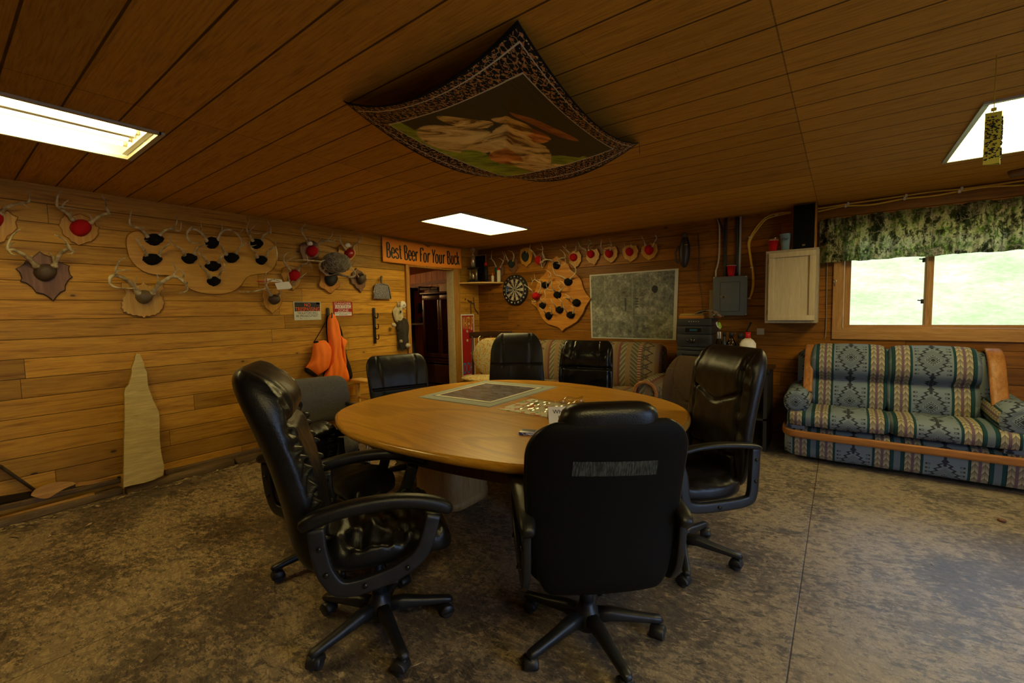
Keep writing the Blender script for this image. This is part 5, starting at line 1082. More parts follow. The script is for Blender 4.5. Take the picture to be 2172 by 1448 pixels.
mf=empty('hand_warmer_muff',CL6(520,800,0),0,'blaze orange padded hand muff on a black strap left of the hunting jacket','muff'); W0=Matrix.Translation(mf.location).inverted()
cloth(CL6,[(330,1040),(470,1150),(480,1178),(430,1180),(340,1130),(300,1095),(300,1060)],.05,.05,dkf,'dark_end',mf,W0,.003)
cloth(CL6,[(420,700),(500,680),(585,660),(640,720),(668,790),(665,860),(640,1000),(610,1080),(540,1125),(462,1170),(390,1110),(312,1052),(345,1010),(385,950),(412,850)],.06,.085,orf,'muff_body',mf,W0,.006,cen=(520,900))
mb=MB(); mb.tube([CL6(435,690,.08),CL6(520,550,.05),CL6(610,390,.035)],.005,6); o=mb.build('strap',dkf,mf); o.matrix_parent_inverse=W0
cloth(CL6,[(425,680),(490,672),(500,700),(425,712)],.075,.02,dkf,'dark_opening',mf,W0,.001)
# dustpan
dp=empty('dustpan',CL3(1450,980,0),0,'ribbed metal dustpan hanging from its handle near the doorway','dustpan'); W0=Matrix.Translation(dp.location).inverted()
dm=M('embossed_tin',.3,.5,.85,(.5,.45,.33)); x,y,z=dm.xyz(); rb=((y*330.).sin()*.5+.5); nn=dm.noise(dm.co(),120.,3,.7); dm.color(dm.mix(nn.ss(.4,.65),(.10,.08,.05),(.62,.56,.42))); dm.bump(rb+nn*.5,.6,.006)
tin=dm.m; mb=MB(); P=[CL3(x,y,.03) for x,y in ((1362,890),(1395,877),(1440,872),(1490,878),(1525,895),(1535,920),(1548,990),(1562,1062),(1450,1062),(1343,1058),(1350,970))]; mb.prism(P,(.012,0,0)); o=mb.build('pan',tin,dp); o.matrix_parent_inverse=W0
mb=MB(); mb.tube([CL3(1362,895,.045),CL3(1395,880,.05),CL3(1440,875,.055),CL3(1490,880,.05),CL3(1530,900,.045),CL3(1548,990,.05),CL3(1562,1060,.05)],.006,8); mb.tube([CL3(1362,895,.045),CL3(1350,970,.05),CL3(1343,1058,.05)],.006,8); o=mb.build('rim',tin,dp); o.matrix_parent_inverse=W0
mb=MB(); mb.tube(spline([CL3(1442,880,.045),CL3(1440,840,.05),CL3(1442,805,.045),CL3(1444,790,.035)],4),[.010]*4+[.013]*4+[.015]*4+[.012],10); o=mb.build('handle',plain('dark_tin',(.13,.11,.08),.4,metal=.6),dp); o.matrix_parent_inverse=W0
# mounted pelt on bark
pl=empty('driftwood_pelt_mount',CL6(1640,450,0),0,'piece of driftwood with a dark fur pelt hanging beside the doorway post','wall mount'); W0=Matrix.Translation(pl.location).inverted()
cloth(CL6,[(1600,118),(1618,150),(1640,160),(1672,215),(1680,300),(1683,350),(1660,400),(1600,430),(1560,390),(1545,330),(1533,250),(1575,190),(1605,165)],.02,.022,plain('bleached_driftwood',(.50,.42,.24),.8,nz=.5,sc=25,bump=.8),'driftwood',pl,W0,.016,sm=0)
mb=MB(); mb.tube([CL6(1600,200,.05),CL6(1608,150,.06),CL6(1600,110,.06)],[.010,.007,.002],7); mb.tube([CL6(1630,200,.05),CL6(1640,150,.07),CL6(1655,130,.07)],[.010,.007,.002],7); mb.tube([CL6(1690,230,.05),CL6(1710,225,.06),CL6(1722,240,.06)],[.008,.006,.002],7); o=mb.build('wood_spur',plain('bleached_spur',(.46,.38,.22),.8,nz=.4),pl); o.matrix_parent_inverse=W0
mb=MB(); c=CL6(1645,268,.05); mb.ball(c,.006,.014,.018,12); o=mb.build('knot_hole',MAT['black'],pl); o.matrix_parent_inverse=W0
fur=plain('dark_fur',(.030,.024,.016),.9,nz=.7,sc=60,bump=1.)
cloth(CL6,[(1590,410),(1660,370),(1690,345),(1735,390),(1738,500),(1728,620),(1740,700),(1720,800),(1640,812),(1600,790),(1608,700),(1595,620),(1600,540),(1570,480)],.02,.07,fur,'pelt',pl,W0,.010,cen=(1660,590))
rn=random.Random(7); mb=MB()
for i in range(380):
    X=1600+rn.random()*130; Y=380+rn.random()*420; p=CL6(X,Y,.03+.05*rn.random()); d=Vector((rn.uniform(.0,.5),rn.gauss(0,1),-1.2+rn.random()*.6)).normalized(); mb.tube([p,p+d*.02,p+d*.035+Vector((0,0,-.006))],[.0022,.0014,.0003],4)
o=mb.build('fur_strands',[plain('fur_strand',(.06,.05,.035),.8,nz=.6)],pl); o['kind']='stuff'; o.matrix_parent_inverse=W0
for X,Y,r in ((1548,455,.028),(1745,740,.035),(1650,680,.022)):
    mb=MB(); mb.ball(CL6(X,Y,.07),r*.8,r*1.3,r,12,fn=lambda d:.25*mnoise.noise(d*3)); o=mb.build('paw',plain('tan_paw',(.42,.34,.22),.8,nz=.5),pl); o.matrix_parent_inverse=W0
cl=empty('wall_thermometer',CL6(1682,172,0),0,'small round white thermometer above the fur pelt by the doorway','thermometer'); W0=Matrix.Translation(cl.location).inverted()
p=CL6(1682,172,.045); mb=MB(); mb.cyl((p.x-.03,p.y,p.z),(p.x,p.y,p.z),.048,28); o=mb.build('case',O_['white'],cl); o.matrix_parent_inverse=W0
mb=MB(); mb.box(p.x,p.x+.0015,p.y-.004,p.y+.024,p.z-.010,p.z+.002); o=mb.build('dial',greyi,cl); o.matrix_parent_inverse=W0
# ================================================================== banner over the doorway
by0,by1,bz0,bz1=-1.862,-.42,2.062,2.372
ban=empty('banner',(.03,(by0+by1)/2,2.2),0,'bright orange Best Beer For Your Buck paper banner over the doorway','banner')
def bpt(u,v,o=0.):   # u along, v down
    sag=-.018*math.sin(u*PI)*(1-v*.4); x=.035+.012*math.sin(u*9.)*(.3+v)+.03*gauss(u,.56,.05)*(1-v)*.6
    return Vector((x+o,by0+(by1-by0)*u,bz1-(bz1-bz0)*v+sag-.035*gauss(u,.53,.03)*gauss(v,0,.12)))
NU,NV=60,10; mb=MB(); g=[bpt(i/NU,j/NV) for i in range(NU+1) for j in range(NV+1)]; mb.add(g,[(i*(NV+1)+j,i*(NV+1)+j+1,(i+1)*(NV+1)+j+1,(i+1)*(NV+1)+j) for i in range(NU) for j in range(NV)],0,True)
bmt=M('orange_banner_paper',.55,.3); nn=bmt.noise(bmt.co(),5.,4); bmt.color(bmt.mix(nn,(.92,.30,.03),(1.,.38,.05)))
bo_=mb.build('banner_sheet',bmt.m,ban); sub(bo_,ban); md=bo_.modifiers.new('t','SOLIDIFY'); md.thickness=.0015
GL={'B':([[(.18,0),(.18,1)],[(.18,1),(.42,1),(.58,.90),(.60,.77),(.55,.62),(.40,.54),(.18,.54)],[(.40,.54),(.60,.46),(.68,.30),(.64,.10),(.45,0),(.18,0)]],[(.04,0,.22),(.04,1,.22)],.80),
'e':([[(.14,.36),(.62,.36),(.60,.56),(.48,.68),(.30,.68),(.17,.54),(.13,.32),(.19,.10),(.34,0),(.50,.02),(.63,.14)]],[],.72),
's':([[(.56,.56),(.50,.66),(.34,.69),(.18,.60),(.19,.46),(.36,.37),(.54,.28),(.58,.14),(.48,.02),(.30,0),(.16,.06),(.12,.16)]],[(.50,.62,.0)],.68),
't':([[(.28,.95),(.28,.14),(.36,.02),(.52,.06)],[(.08,.66),(.50,.66)]],[],.56),
'r':([[(.20,0),(.20,.68)],[(.20,.46),(.32,.64),(.46,.68),(.54,.60)]],[(.08,0,.26),(.06,.68,.10)],.58),
'F':([[(.18,0),(.18,1)],[(.18,1),(.66,1),(.68,.84)],[(.18,.54),(.50,.54)]],[(.04,0,.30),(.04,1,.1),(.46,.54,.0)],.74),
'o':([[(.36,.68),(.54,.60),(.62,.34),(.54,.08),(.36,0),(.18,.08),(.11,.34),(.18,.60),(.36,.68)]],[],.74),
'Y':([[(.06,1),(.38,.48),(.72,1)],[(.38,.50),(.38,0)]],[(-.04,1,.22),(.60,1,.22),(.26,0,.24)],.76),
'u':([[(.18,.68),(.18,.16),(.28,.01),(.42,.02),(.58,.18)],[(.58,.68),(.58,0)]],[(.04,.68,.12),(.46,.68,.1),(.58,0,.12)],.78),
'c':([[(.58,.54),(.50,.66),(.34,.69),(.18,.58),(.12,.34),(.18,.10),(.34,0),(.50,.02),(.61,.14)]],[],.68),
'k':([[(.18,0),(.18,1)],[(.20,.30),(.56,.68)],[(.32,.42),(.60,0)]],[(.06,0,.24),(.04,1,.12),(.46,.68,.22),(.48,0,.24)],.74),' ':([],[],.40)}
txt='Best Beer For Your Buck'; tot=sum(GL[c][2] for c in txt); u=.035; uw=.93/tot
def ribbon(mb,pts,w0,w1):
    pts=[Vector((a,b,0)) for a,b in pts]; P=spline(pts,5) if len(pts)>2 else [pts[0].lerp(pts[1],k/4) for k in range(5)]; n=len(P); L=[];Rr=[]
    for i,p in enumerate(P):
        t=(P[min(i+1,n-1)]-P[max(i-1,0)]).normalized(); k=abs(t.y); w=(w0+(w1-w0)*k)/2; L.append((p.x-t.y*w,p.y+t.x*w*.55)); Rr.append((p.x+t.y*w,p.y-t.x*w*.55))
    return L,Rr
for ci,ch in enumerate(txt):
    strokes,serifs,adv=GL[ch]
    if strokes:
        mb=MB()
        def P3(a,b): return bpt(u+a*uw,.80-b*.60+ .05*(u-.5)*0,.0022)
        for s in strokes:
            if ch=='Y' and len(s)==3: ss=[s[:2],s[1:]]
            else: ss=[s]
            for q in ss:
                L,Rr=ribbon(mb,q,.15,.27); n=len(L); vs=[P3(*a) for a in L]+[P3(*a) for a in Rr]; mb.add(vs,[(i,i+1,n+i+1,n+i) for i in range(n-1)])
        for (a,b,w) in serifs:
            if w>0: 
                lo,hi=(b,b+.06) if b<.5 else (b-.06,b)
                mb.add([P3(a,lo),P3(a+w,lo),P3(a+w,hi),P3(a,hi)],[(0,1,2,3)])
        sub(mb.build('letter',blk),ban)
    u+=adv*uw
# ================================================================== back wall: mounts
G6='antler mounts on the back wall'
pm=MAT['oakplaque']
mount('small antlers with green cap above the corner shelf',CB6,[(60,490),(90,480),(120,465),(150,500),(185,535),(175,570),(182,600),(150,630),(115,672),(80,635),(60,620)],MAT['darkplaque'],(100,560,38,46),MAT['greenfelt'],[([(72,515),(45,450),(15,410),(20,305)],[[(30,430),(5,415),(-20,412)]]),([(130,522),(165,450),(180,390),(150,322)],[[(162,445),(140,420),(108,405)]])],.12,.010,.045,G6)
mount('small antlers with dark teal cap on a dark plaque above the dartboard',CB6,[(228,440),(250,410),(290,385),(330,405),(356,440),(345,480),(355,530),(330,570),(300,606),(265,575),(232,550),(240,500)],MAT['darkplaque'],(272,480,44,50),MAT['tealfelt'],[([(232,448),(205,390),(178,322)],[[(215,420),(200,425),(190,440)]]),([(290,442),(302,380),(280,330),(222,306)],[])],.12,.010,.045,G6)
mount('tan oval-pointed plaque with a tall black cap and tiny spikes near the ceiling',CB6,[(380,300),(430,270),(490,266),(540,320),(545,360),(538,410),(520,470),(490,490),(455,526),(425,490),(400,480),(382,440),(376,380)],MAT['oakplaque'],(447,385,48,70),MAT['tealfelt'],[([(425,330),(405,315),(400,298)],[]),([(462,335),(458,315),(452,296)],[])],.07,.006,.035,G6)
mount('spread antlers with red cap left of the big shield top',CB6,[(570,385),(600,355),(645,338),(690,350),(715,385),(708,430),(718,460),(700,500),(678,525),(640,510),(600,485),(575,440)],MAT['darkplaque'],(618,432,44,58),MAT['redfelt'],[([(582,385),(545,325),(508,290),(512,230)],[[(530,310),(515,300),(490,292)]]),([(645,462),(690,415),(668,340),(672,285),(645,210)],[[(665,300),(620,290),(582,278)],[(690,415),(740,425),(785,445),(800,480)],[(645,455),(640,410),(640,368)],[(655,470),(665,525),(690,510)]])],.16,.011,.045,G6)
mount('antlers with red cap on a leaf-shaped plaque, first right of the big shield peak',CB6,[(1010,345),(1040,320),(1070,308),(1105,315),(1135,308),(1150,340),(1170,370),(1160,410),(1168,440),(1140,480),(1125,510),(1100,520),(1082,545),(1060,515),(1025,490),(1005,460),(1010,420),(995,385)],pm,(1065,397,50,52),MAT['redfelt'],[([(1012,335),(965,292),(922,248)],[[(965,290),(968,255),(960,222)]]),([(1092,315),(1098,280),(1095,243)],[])],.11,.009,.045,G6)
mount('antlers with red cap on a leaf-shaped plaque, second right of the shield peak',CB6,[(1222,305),(1260,292),(1300,288),(1335,295),(1370,278),(1380,310),(1402,350),(1390,390),(1395,410),(1365,440),(1355,470),(1332,496),(1300,478),(1260,470),(1240,440),(1218,420),(1225,360)],pm,(1285,355,50,52),MAT['redfelt'],[([(1225,300),(1160,265),(1122,198)],[[(1150,262),(1135,258),(1120,262)]]),([(1262,305),(1255,255),(1295,212),(1256,172)],[[(1285,215),(1250,222),(1218,236)]])],.11,.009,.045,G6)
mount('antlers with red cap above the left half of the aerial map',CB7,[(262,300),(300,290),(330,278),(370,285),(405,275),(420,300),(434,340),(425,370),(428,395),(400,430),(385,455),(352,472),(320,450),(285,430),(262,390),(268,350)],pm,(332,363,46,50),MAT['redfelt'],[([(290,328),(240,290),(247,208)],[]),([(345,325),(362,275),(338,205)],[[(355,270),(335,258),(312,260)]])],.11,.009,.045,G6)
mount('tiny spike antlers with red cap above the middle of the aerial map',CB7,[(488,300),(520,270),(570,256),(605,268),(645,265),(655,295),(672,330),(655,365),(658,400),(625,430),(605,445),(572,466),(545,440),(505,425),(490,385),(482,345)],pm,(565,343,46,50),MAT['redfelt'],[([(520,300),(512,275),(502,243)],[]),([(588,298),(585,268),(577,240)],[])],.08,.006,.045,G6)
mount('forked pale antlers with red cap above the right end of the aerial map',CB7,[(708,285),(735,262),(770,250),(800,226),(835,250),(878,250),(882,290),(890,335),(870,370),(852,405),(820,420),(782,442),(750,425),(720,400),(700,365),(700,325)],pm,(787,322,52,58),MAT['redfelt'],[([(748,268),(722,205),(695,158)],[]),([(828,275),(860,212),(872,180),(856,152)],[])],.11,.010,.05,G6)
# big shield
so2=[(845,370),(880,395),(920,430),(965,455),(1000,480),(1020,530),(1060,585),(1110,615),(1145,650),(1172,700),(1185,760),(1200,800),(1235,860),(1292,925),(1250,985),(1215,1040),(1195,1100),(1165,1150),(1110,1220),(1050,1262),(1000,1290),(955,1310),(920,1348),(885,1312),(860,1295),(800,1275),(740,1258),(690,1215),(650,1160),(625,1100),(590,1040),(518,992),(545,930),(555,870),(575,790),(600,720),(640,650),(700,600),(725,540),(735,470),(770,430),(810,405)]
bc=CB6(900,900,0); tb=empty('trophy_board',bc,0,'large shield-shaped varnished board with nine black-capped antler sets beside the dartboard','antler display'); W0=Matrix.Translation(bc).inverted()
o=plaque(tb,CB6,so2,MAT['shieldwood'],.028,name='board',ins=.96); o.matrix_parent_inverse=W0
scs=[((848,500,50,50),[([(812,465),(785,430),(700,430),(662,470)],[]),([(885,470),(870,430),(905,405),(955,400),(950,350),(888,290)],[[(955,405),(960,465),(920,495),(848,468)],[(870,440),(860,420),(858,402)]])]),
((1000,710,52,50),[([(955,665),(900,635),(835,620),(805,560),(798,488)],[]),([(1025,668),(1080,612),(1097,555),(1065,495),(1012,452)],[[(1080,605),(1040,572),(998,550)]])]),
((703,750,50,44),[([(668,725),(645,690),(600,680)],[]),([(738,720),(762,660),(775,605),(712,552)],[[(760,655),(748,640),(740,610)]])]),
((862,878,50,46),[([(815,825),(782,760),(792,688)],[[(785,820),(730,795),(712,708)],[(735,795),(695,825),(705,905),(628,942)]]),([(885,832),(932,790),(945,740),(888,688)],[[(905,815),(870,765),(890,735),(840,690)]])]),
((672,1012,42,44),[([(655,975),(645,935),(640,905)],[]),([(690,978),(700,955),(712,925)],[])]),
((750,1142,44,50),[([(712,1110),(670,1070),(625,1032)],[]),([(778,1112),(785,1060),(748,1035)],[[(768,1045),(765,1030),(772,1012)]])]),
((887,1067,50,46),[([(842,1035),(800,980),(773,928)],[]),([(915,1032),(912,970),(868,912)],[])]),
((1105,977,54,50),[([(1060,942),(1020,900),(958,868)],[[(1000,890),(975,885),(965,850)]]),([(1000,930),(960,915),(930,915)],[])]),
((1030,1132,54,46),[([(985,1108),(950,1050),(922,1018)],[]),([(1060,1108),(1070,1050),(1028,1012)],[])])]
for k,(cp,an) in enumerate(scs):
    s=scap(tb,CB6,cp,MAT['blackfelt'],.031,.05,.12,k*2.7,.1); s.matrix_parent_inverse=W0
    for main,tines in an: antler(s,CB6,main,tines,.05,.15,.0095,MAT['tipantler'])
mount('antlers with bright red ball cap hanging at the left edge of the big shield',CB6,None,None,(593,890,46,48),MAT['redfelt'],[([(550,856),(520,808),(448,753)],[[(500,795),(488,770),(482,740)]]),([(618,845),(645,785),(642,730),(600,700),(560,680),(520,745)],[[(575,690),(568,650),(560,598)],[(540,700),(530,675),(527,648)]]),([(575,960),(545,968),(528,945)],[])],.20,.010,.09,G6,t=.05,am='tipantler')
# ================================================================== dartboard
dc=onB(1092,614.5,.03); db=empty('dartboard',(dc.x,-.003,dc.z),0,'round black and cream dartboard with white numbers below the corner antlers','dartboard')
RR=.226; cols=[plain('dart_black',(.010,.010,.010),.8),plain('dart_cream',(.52,.47,.36),.8),plain('dart_red',(.28,.03,.02),.8),plain('dart_green',(.02,.12,.04),.8)]
mb=MB(); mb.cyl((0,0,0),(0,-.032,0),RR,64); mb.build('board_rim',cols[0],db)
mb=MB(); ra=[(.016,.098,None),(.098,.106,1),(.106,.160,None),(.160,.168,1)]
for k in range(20):
    a0=R(90-9+18*k); a1=a0+R(18)
    for r0,r1,ring in ra:
        mi=(0 if k%2==0 else 1) if ring is None else (2 if k%2==0 else 3)
        P=[(r0*math.cos(a0),-.0325,r0*math.sin(a0)),(r1*math.cos(a0),-.0325,r1*math.sin(a0)),(r1*math.cos((a0+a1)/2),-.0325,r1*math.sin((a0+a1)/2)),(r1*math.cos(a1),-.0325,r1*math.sin(a1)),(r0*math.cos(a1),-.0325,r0*math.sin(a1))]
        mb.add(P,[(0,1,2,3,4)],mi)
mb.cyl((0,-.032,0),(0,-.0332,0),.016,20,3); mb.cyl((0,-.0332,0),(0,-.034,0),.007,16,2); mb.build('scoring_face',cols,db)
mb=MB()
for r in (.016,.098,.106,.160,.168): mb.tube([(r*math.cos(2*PI*j/48),-.034,r*math.sin(2*PI*j/48)) for j in range(48)],.0008,5,close=True)
for k in range(20):
    a=R(90-9+18*k); mb.tube([(.016*math.cos(a),-.034,.016*math.sin(a)),(.168*math.cos(a),-.034,.168*math.sin(a))],.0008,4)
mb.build('wire_spider',MAT['steel'],db)
for k,nn_ in enumerate([20,1,18,4,13,6,10,15,2,17,3,19,7,16,8,11,14,9,12,5]):
    a=R(90-18*k); o=text_mesh(str(nn_),.030,MAT['white'],name='number',depth=.0004,bold=.0006); o.matrix_world=Matrix.Translation((dc.x+.198*math.cos(a),-.0375,dc.z+.198*math.sin(a)))@RB; sub(o,db)
for i,(dx,dz,lab) in enumerate(((-.045,.035,'blue-flighted dart, topmost of the three stuck in the dartboard'),(-.055,.005,'blue-flighted dart, middle of the three stuck in the dartboard'),(-.052,-.022,'blue-flighted dart, lowest of the three stuck in the dartboard'))):
    d=empty('dart',(dc.x+dx,-.035,dc.z+dz),0,lab,'dart','darts in the dartboard')
    mb=MB(); mb.tube([(0,.006,0),(0,-.03,.0),(0,-.06,.001),(0,-.13,.003)],[.001,.0032,.0032,.0018],8); mb.build('shaft',MAT['steel'],d)
    mb=MB()
    for a in (0,PI/2): 
        c,s=math.cos(a+.4),math.sin(a+.4); mb.prism([(-.016*c,-.13,-.016*s+.003),(.016*c,-.13,.016*s+.003),(.018*c,-.10,.018*s+.003),(-.018*c,-.10,-.018*s+.003)],(.0005*s,0,.0005*c))
    mb.build('flight',plain('blue_flight',(.04,.16,.45),.4),d)
# ================================================================== corner shelf and its things
shz=1.855; mb=MB(); P=[(0.0,0,shz-.02),(0,-.50,shz-.02)]+[( .03+.52*math.sin(t)*.98,-.50*math.cos(t)*1.0+.0 if True else 0,shz-.02) for t in [PI/2*k/10 for k in range(11)]]
P=[(0.002,-.002,shz-.02),(0.002,-.48,shz-.02),(.10,-.47,shz-.02),(.22,-.42,shz-.02),(.34,-.33,shz-.02),(.44,-.21,shz-.02),(.50,-.08,shz-.02),(.51,-.002,shz-.02)]; mb.prism(P,(0,0,.02)); tag(mb.build('corner_shelf',MAT['yellowpine']),'small wooden corner shelf right of the banner holding a trophy and bottles','shelf')
C5=lambda X,Y:(800+X/4.257,480+Y/4.257)
def on_shelf(X,off):  # point of the shelf top seen at crop x, 'off' metres in front of the back wall
    p=onB(*C5(X,485),off); return (p.x,p.y)
tr=empty('trophy',(.20,-.34,shz),0,'tall silver and black trophy with medallion figure on the corner shelf','trophy')
mb=MB(); mb.box(-.085,.085,-.05,.05,0,.025,bev=.003); mb.box(-.05,.05,-.04,.04,.025,.04); mb.box(-.08,.08,-.045,.045,.20,.225,bev=.003); mb.build('plinth',MAT['black'],tr)
for s in (-1,1): mb=MB(); mb.cyl((s*.062,0,.025),(s*.062,0,.20),.017,14); mb.build('column',plain('gold_foil_column',(.42,.36,.20),.3,metal=.8,nz=.4,sc=60),tr)
mb=MB(); mb.cyl((0,0,.225),(0,0,.40),.030,18); mb.build('upper_column',plain('silver_foil_column',(.62,.58,.48),.3,metal=.8,nz=.3,sc=60),tr)
mb=MB(); mb.lathe([(.02,.40),(.012,.415),(.008,.45)],12); mb.tube([(.038*math.cos(R(a)),0,.49+.036*math.sin(R(a))) for a in range(150,391,12)],.006,8); mb.cyl((0,-.006,.495),(0,.006,.495),.026,20); mb.build('medallion',plain('silver_metal',(.8,.75,.6),.3,metal=.7),tr)
mb=MB(); mb.ball((0,-.01,.09),.028,.02,.05,12,fn=lambda d:.2*mnoise.noise(d*3)); mb.build('figure',plain('silver_figure',(.6,.55,.42),.3,metal=.8,nz=.3),tr)
x,y=.36,-.22
fr=empty('picture_frame',(.30,-.045,shz),0,'tall dark picture in a thin wooden frame on the corner shelf','picture')
a=onB(*C5(866,380),.05); b=onB(*C5(990,380),.05); zt=onB(*C5(930,260),.05).z; mb=MB(); mb.box(a.x,b.x,-.06,-.05,shz,zt); sub(mb.build('dark_panel',MAT['speaker']),fr)
mb=MB(); w=.010
for q in ((a.x,a.x+w,shz+w,zt-w),(b.x-w,b.x,shz+w,zt-w),(a.x,b.x,zt-w,zt),(a.x,b.x,shz,shz+w)): mb.box(q[0],q[1],-.068,-.046,q[2],q[3])
sub(mb.build('frame',MAT['pinez']),fr)
def bottle(name,label,cat,loc,prof,mat,capprof=None,capmat=None,group=None,glass_=False):
    t=empty(name,loc,0,label,cat,group); mb=MB(); mb.lathe(prof,20); mb.build('bottle_body' if capprof else 'body',mat,t)
    if capprof: mb=MB(); mb.lathe(capprof,16); mb.build('cap',capmat,t)
    return t
clear=glassmat('clear_drinking_glass',tint=(.80,.80,.72))
def tumbler(label,loc,r,h,tilt=0):
    mb=MB(); mb.lathe([(r*.85,0),(r,h),(r*.94,h),(r*.8,.006)],20); o=mb.build('drinking_glass',clear); o.location=loc; return tag(o,label,'glass','glasses on the corner shelf')
tumbler('clear tumbler in front of the dark frame on the corner shelf',(.295,-.27,shz),.036,.135); tumbler('tiny shot glass right of the tumbler on the corner shelf',(.375,-.20,shz),.016,.04)
tumbler('clear tumbler half behind another glass on the corner shelf',(.262,-.20,shz),.034,.13)
bottle('lotion_bottle','white bottle with red band and pointed cap at the right of the corner shelf','bottle',(.475,-.065,shz),[(.028,0),(.030,.01),(.030,.16),(.026,.18)],MAT['paper'],[(.024,.18),(.026,.19),(.024,.215),(.010,.22),(.008,.245)],MAT['red'])
bottle('squeeze_bottle','short white bottle with orange cap on the corner shelf','bottle',(.405,-.13,shz),[(.022,0),(.023,.09),(.012,.10)],MAT['paper'],[(.012,.10),(.010,.12),(.003,.14)],plain('orange_cap',(.6,.12,.02),.4))
bottle('brown_bottle','brown bottle with yellow cap behind the two white ones on the corner shelf','bottle',(.435,-.04,shz),[(.025,0),(.026,.16),(.018,.18)],plain('amber_glass',(.13,.05,.015),.2),[(.018,.18),(.018,.205)],plain('yellow_cap',(.5,.33,.06),.4))
bottle('can','small dark can with red top beside the trophy on the corner shelf','can',(.25,-.10,shz),[(.026,0),(.026,.26)],MAT['black'],[(.026,.26),(.024,.30),(.010,.32)],MAT['red'])
# branch on the left wall below the shelf
mb=MB(); CLc=CR(800,480,4.257,'L')
for P in ([(850,670),(845,700),(848,790)],[(870,640),(875,690),(880,740),(915,790)],[(820,665),(850,685),(872,700)],[(800,650),(795,665)]): mb.tube([CLc(x,y,.02) for x,y in P],.008,6)
tag(mb.build('dried_branch',plain('dried_twig',(.10,.05,.02),.8,nz=.5)),'thin dried forked branch fixed below the corner shelf','branch')
# ================================================================== poster beside the doorway
ps=empty('framed_poster',(.01,-.33,.9),0,'tall narrow red poster lettered WHATS UP DOC in a white frame by the doorway','poster')
py0,py1,pz0,pz1=-.455,-.150,.405,1.375
mb=MB(); mb.box(.004,.022,py0,py1,pz0,pz1); sub(mb.build('white_frame',MAT['white']),ps)
pmt=M('red_confetti_print',.35,.4); x,y,z=pmt.xyz(); vv=pmt.vec(0.,y*1.,z*1.); cell=pmt.t.nodes.new('ShaderNodeTexVoronoi'); pmt.t.links.new(vv,cell.inputs['Vector']); cell.inputs['Scale'].default_value=16.; sp_=pmt.t.nodes.new('ShaderNodeSeparateColor'); pmt.t.links.new(cell.outputs[1],sp_.inputs[0])
cc=pmt.mix(E(pmt.t,cell.outputs[0]).ss(.36,.33),(.42,.02,.025),pmt.ramp(E(pmt.t,sp_.outputs[0]),[(0,(.42,.02,.025)),(.35,(.05,.25,.08)),(.5,(.55,.36,.04)),(.62,(.35,.03,.28)),(.75,(.42,.02,.025)),(.88,(.6,.5,.3))],True)); pmt.color(cc)
mb=MB(); mb.box(.0222,.0232,py0+.022,py1-.022,pz0+.025,pz1-.022); sub(mb.build('poster_print',pmt.m),ps)
for tx,yc,zc,w,h,mat in (("WHAT'S UP",(py0+py1)/2,pz1-.135,.245,.20,plain('poster_yellow',(.75,.52,.10),.4)),('DOC',(py0+py1)/2-.01,pz0+.13,.225,.17,plain('poster_blue',(.02,.24,.75),.4))):
    o=text_mesh(tx,1.,mat,depth=.0006); xs=[p.co.x for p in o.data.vertices]; ys=[p.co.y for p in o.data.vertices]; kx=w/(max(xs)-min(xs)); ky=h/(max(ys)-min(ys)); mx_=(max(xs)+min(xs))/2; my_=(max(ys)+min(ys))/2
    for p in o.data.vertices: p.co.x=(p.co.x-mx_)*kx; p.co.y=(p.co.y-my_)*ky
    o.matrix_world=Matrix.Translation((.024,yc,zc))@RL; sub(o,ps)
# wooden chair with yellow floral cushion in the corner
wc=empty('wooden_chair',(.55,-.62,0),0,'dark wooden chair with yellow floral back cushion in the corner behind the tall black chair','chair')
dk=board('dark_chair_wood',(.05,.022,.010),(.025,.011,.006),2,1.,.35)
q0=onB(998,708,.75); q1=onB(1086,708,.62)
mb=MB(); mb.bar(spline([(q0.x-.02,q0.y,q0.z-.02),(q0.x+.1,q0.y+.04,q0.z-.01),((q0.x+q1.x)/2,(q0.y+q1.y)/2+.02,q0.z+.0),(q1.x,q1.y,q1.z)],5),.025,.085,ex=5); sub(mb.build('top_rail',dk),wc)
dx=(q1-q0).normalized(); 
for u_ in (.04,.96):
    b=q0.lerp(q1,u_); mb=MB(); mb.tube([(b.x,b.y,0),(b.x,b.y,.45),(b.x,b.y+.0,q0.z-.03)],[.014,.020,.014],10); sub(mb.build('back_post',dk),wc)
for u_ in (.3,.5,.7):
    b=q0.lerp(q1,u_); mb=MB(); mb.tube([(b.x,b.y,.45),(b.x,b.y,q0.z-.03)],.009,8); sub(mb.build('spindle',dk),wc)
n_=Vector((dx.y,-dx.x,0)); n_=n_ if n_.dot(Vector((4.69,-5.39,0))-q0)>0 else -n_
A=Matrix(((dx.x,n_.x,0,q0.x),(dx.y,n_.y,0,q0.y),(0,0,1,0),(0,0,0,1))); W_=(q1-q0).length
mb=MB(); mb.box(-.02,W_+.01,0,.36,.43,.46,mat=A,bev=.01); sub(mb.build('seat',dk),wc)
for a_,b_ in ((.03,.33),(W_-.03,.33)): mb=MB(); mb.tube([A@Vector((a_,b_,0)),A@Vector((a_,b_,.43))],.018,10); sub(mb.build('leg',dk),wc)
fl=M('yellow_floral_print',.9,.2); d1=fl.vor(fl.co(),26.); n1=fl.noise(fl.co(),60.,3); fl.color(fl.mix(n1.ss(.5,.65)*.6,fl.mix(d1.ss(.25,.5),(.50,.25,.02),(.45,.38,.20)),(.16,.09,.03)))
mb=MB(); mb.ball((W_*.55,.06,.78),W_*.45,.05,.27,26,mat=A,fn=lambda d:.04*mnoise.noise(d*3)); sub(mb.build('back_cushion',fl.m),wc)
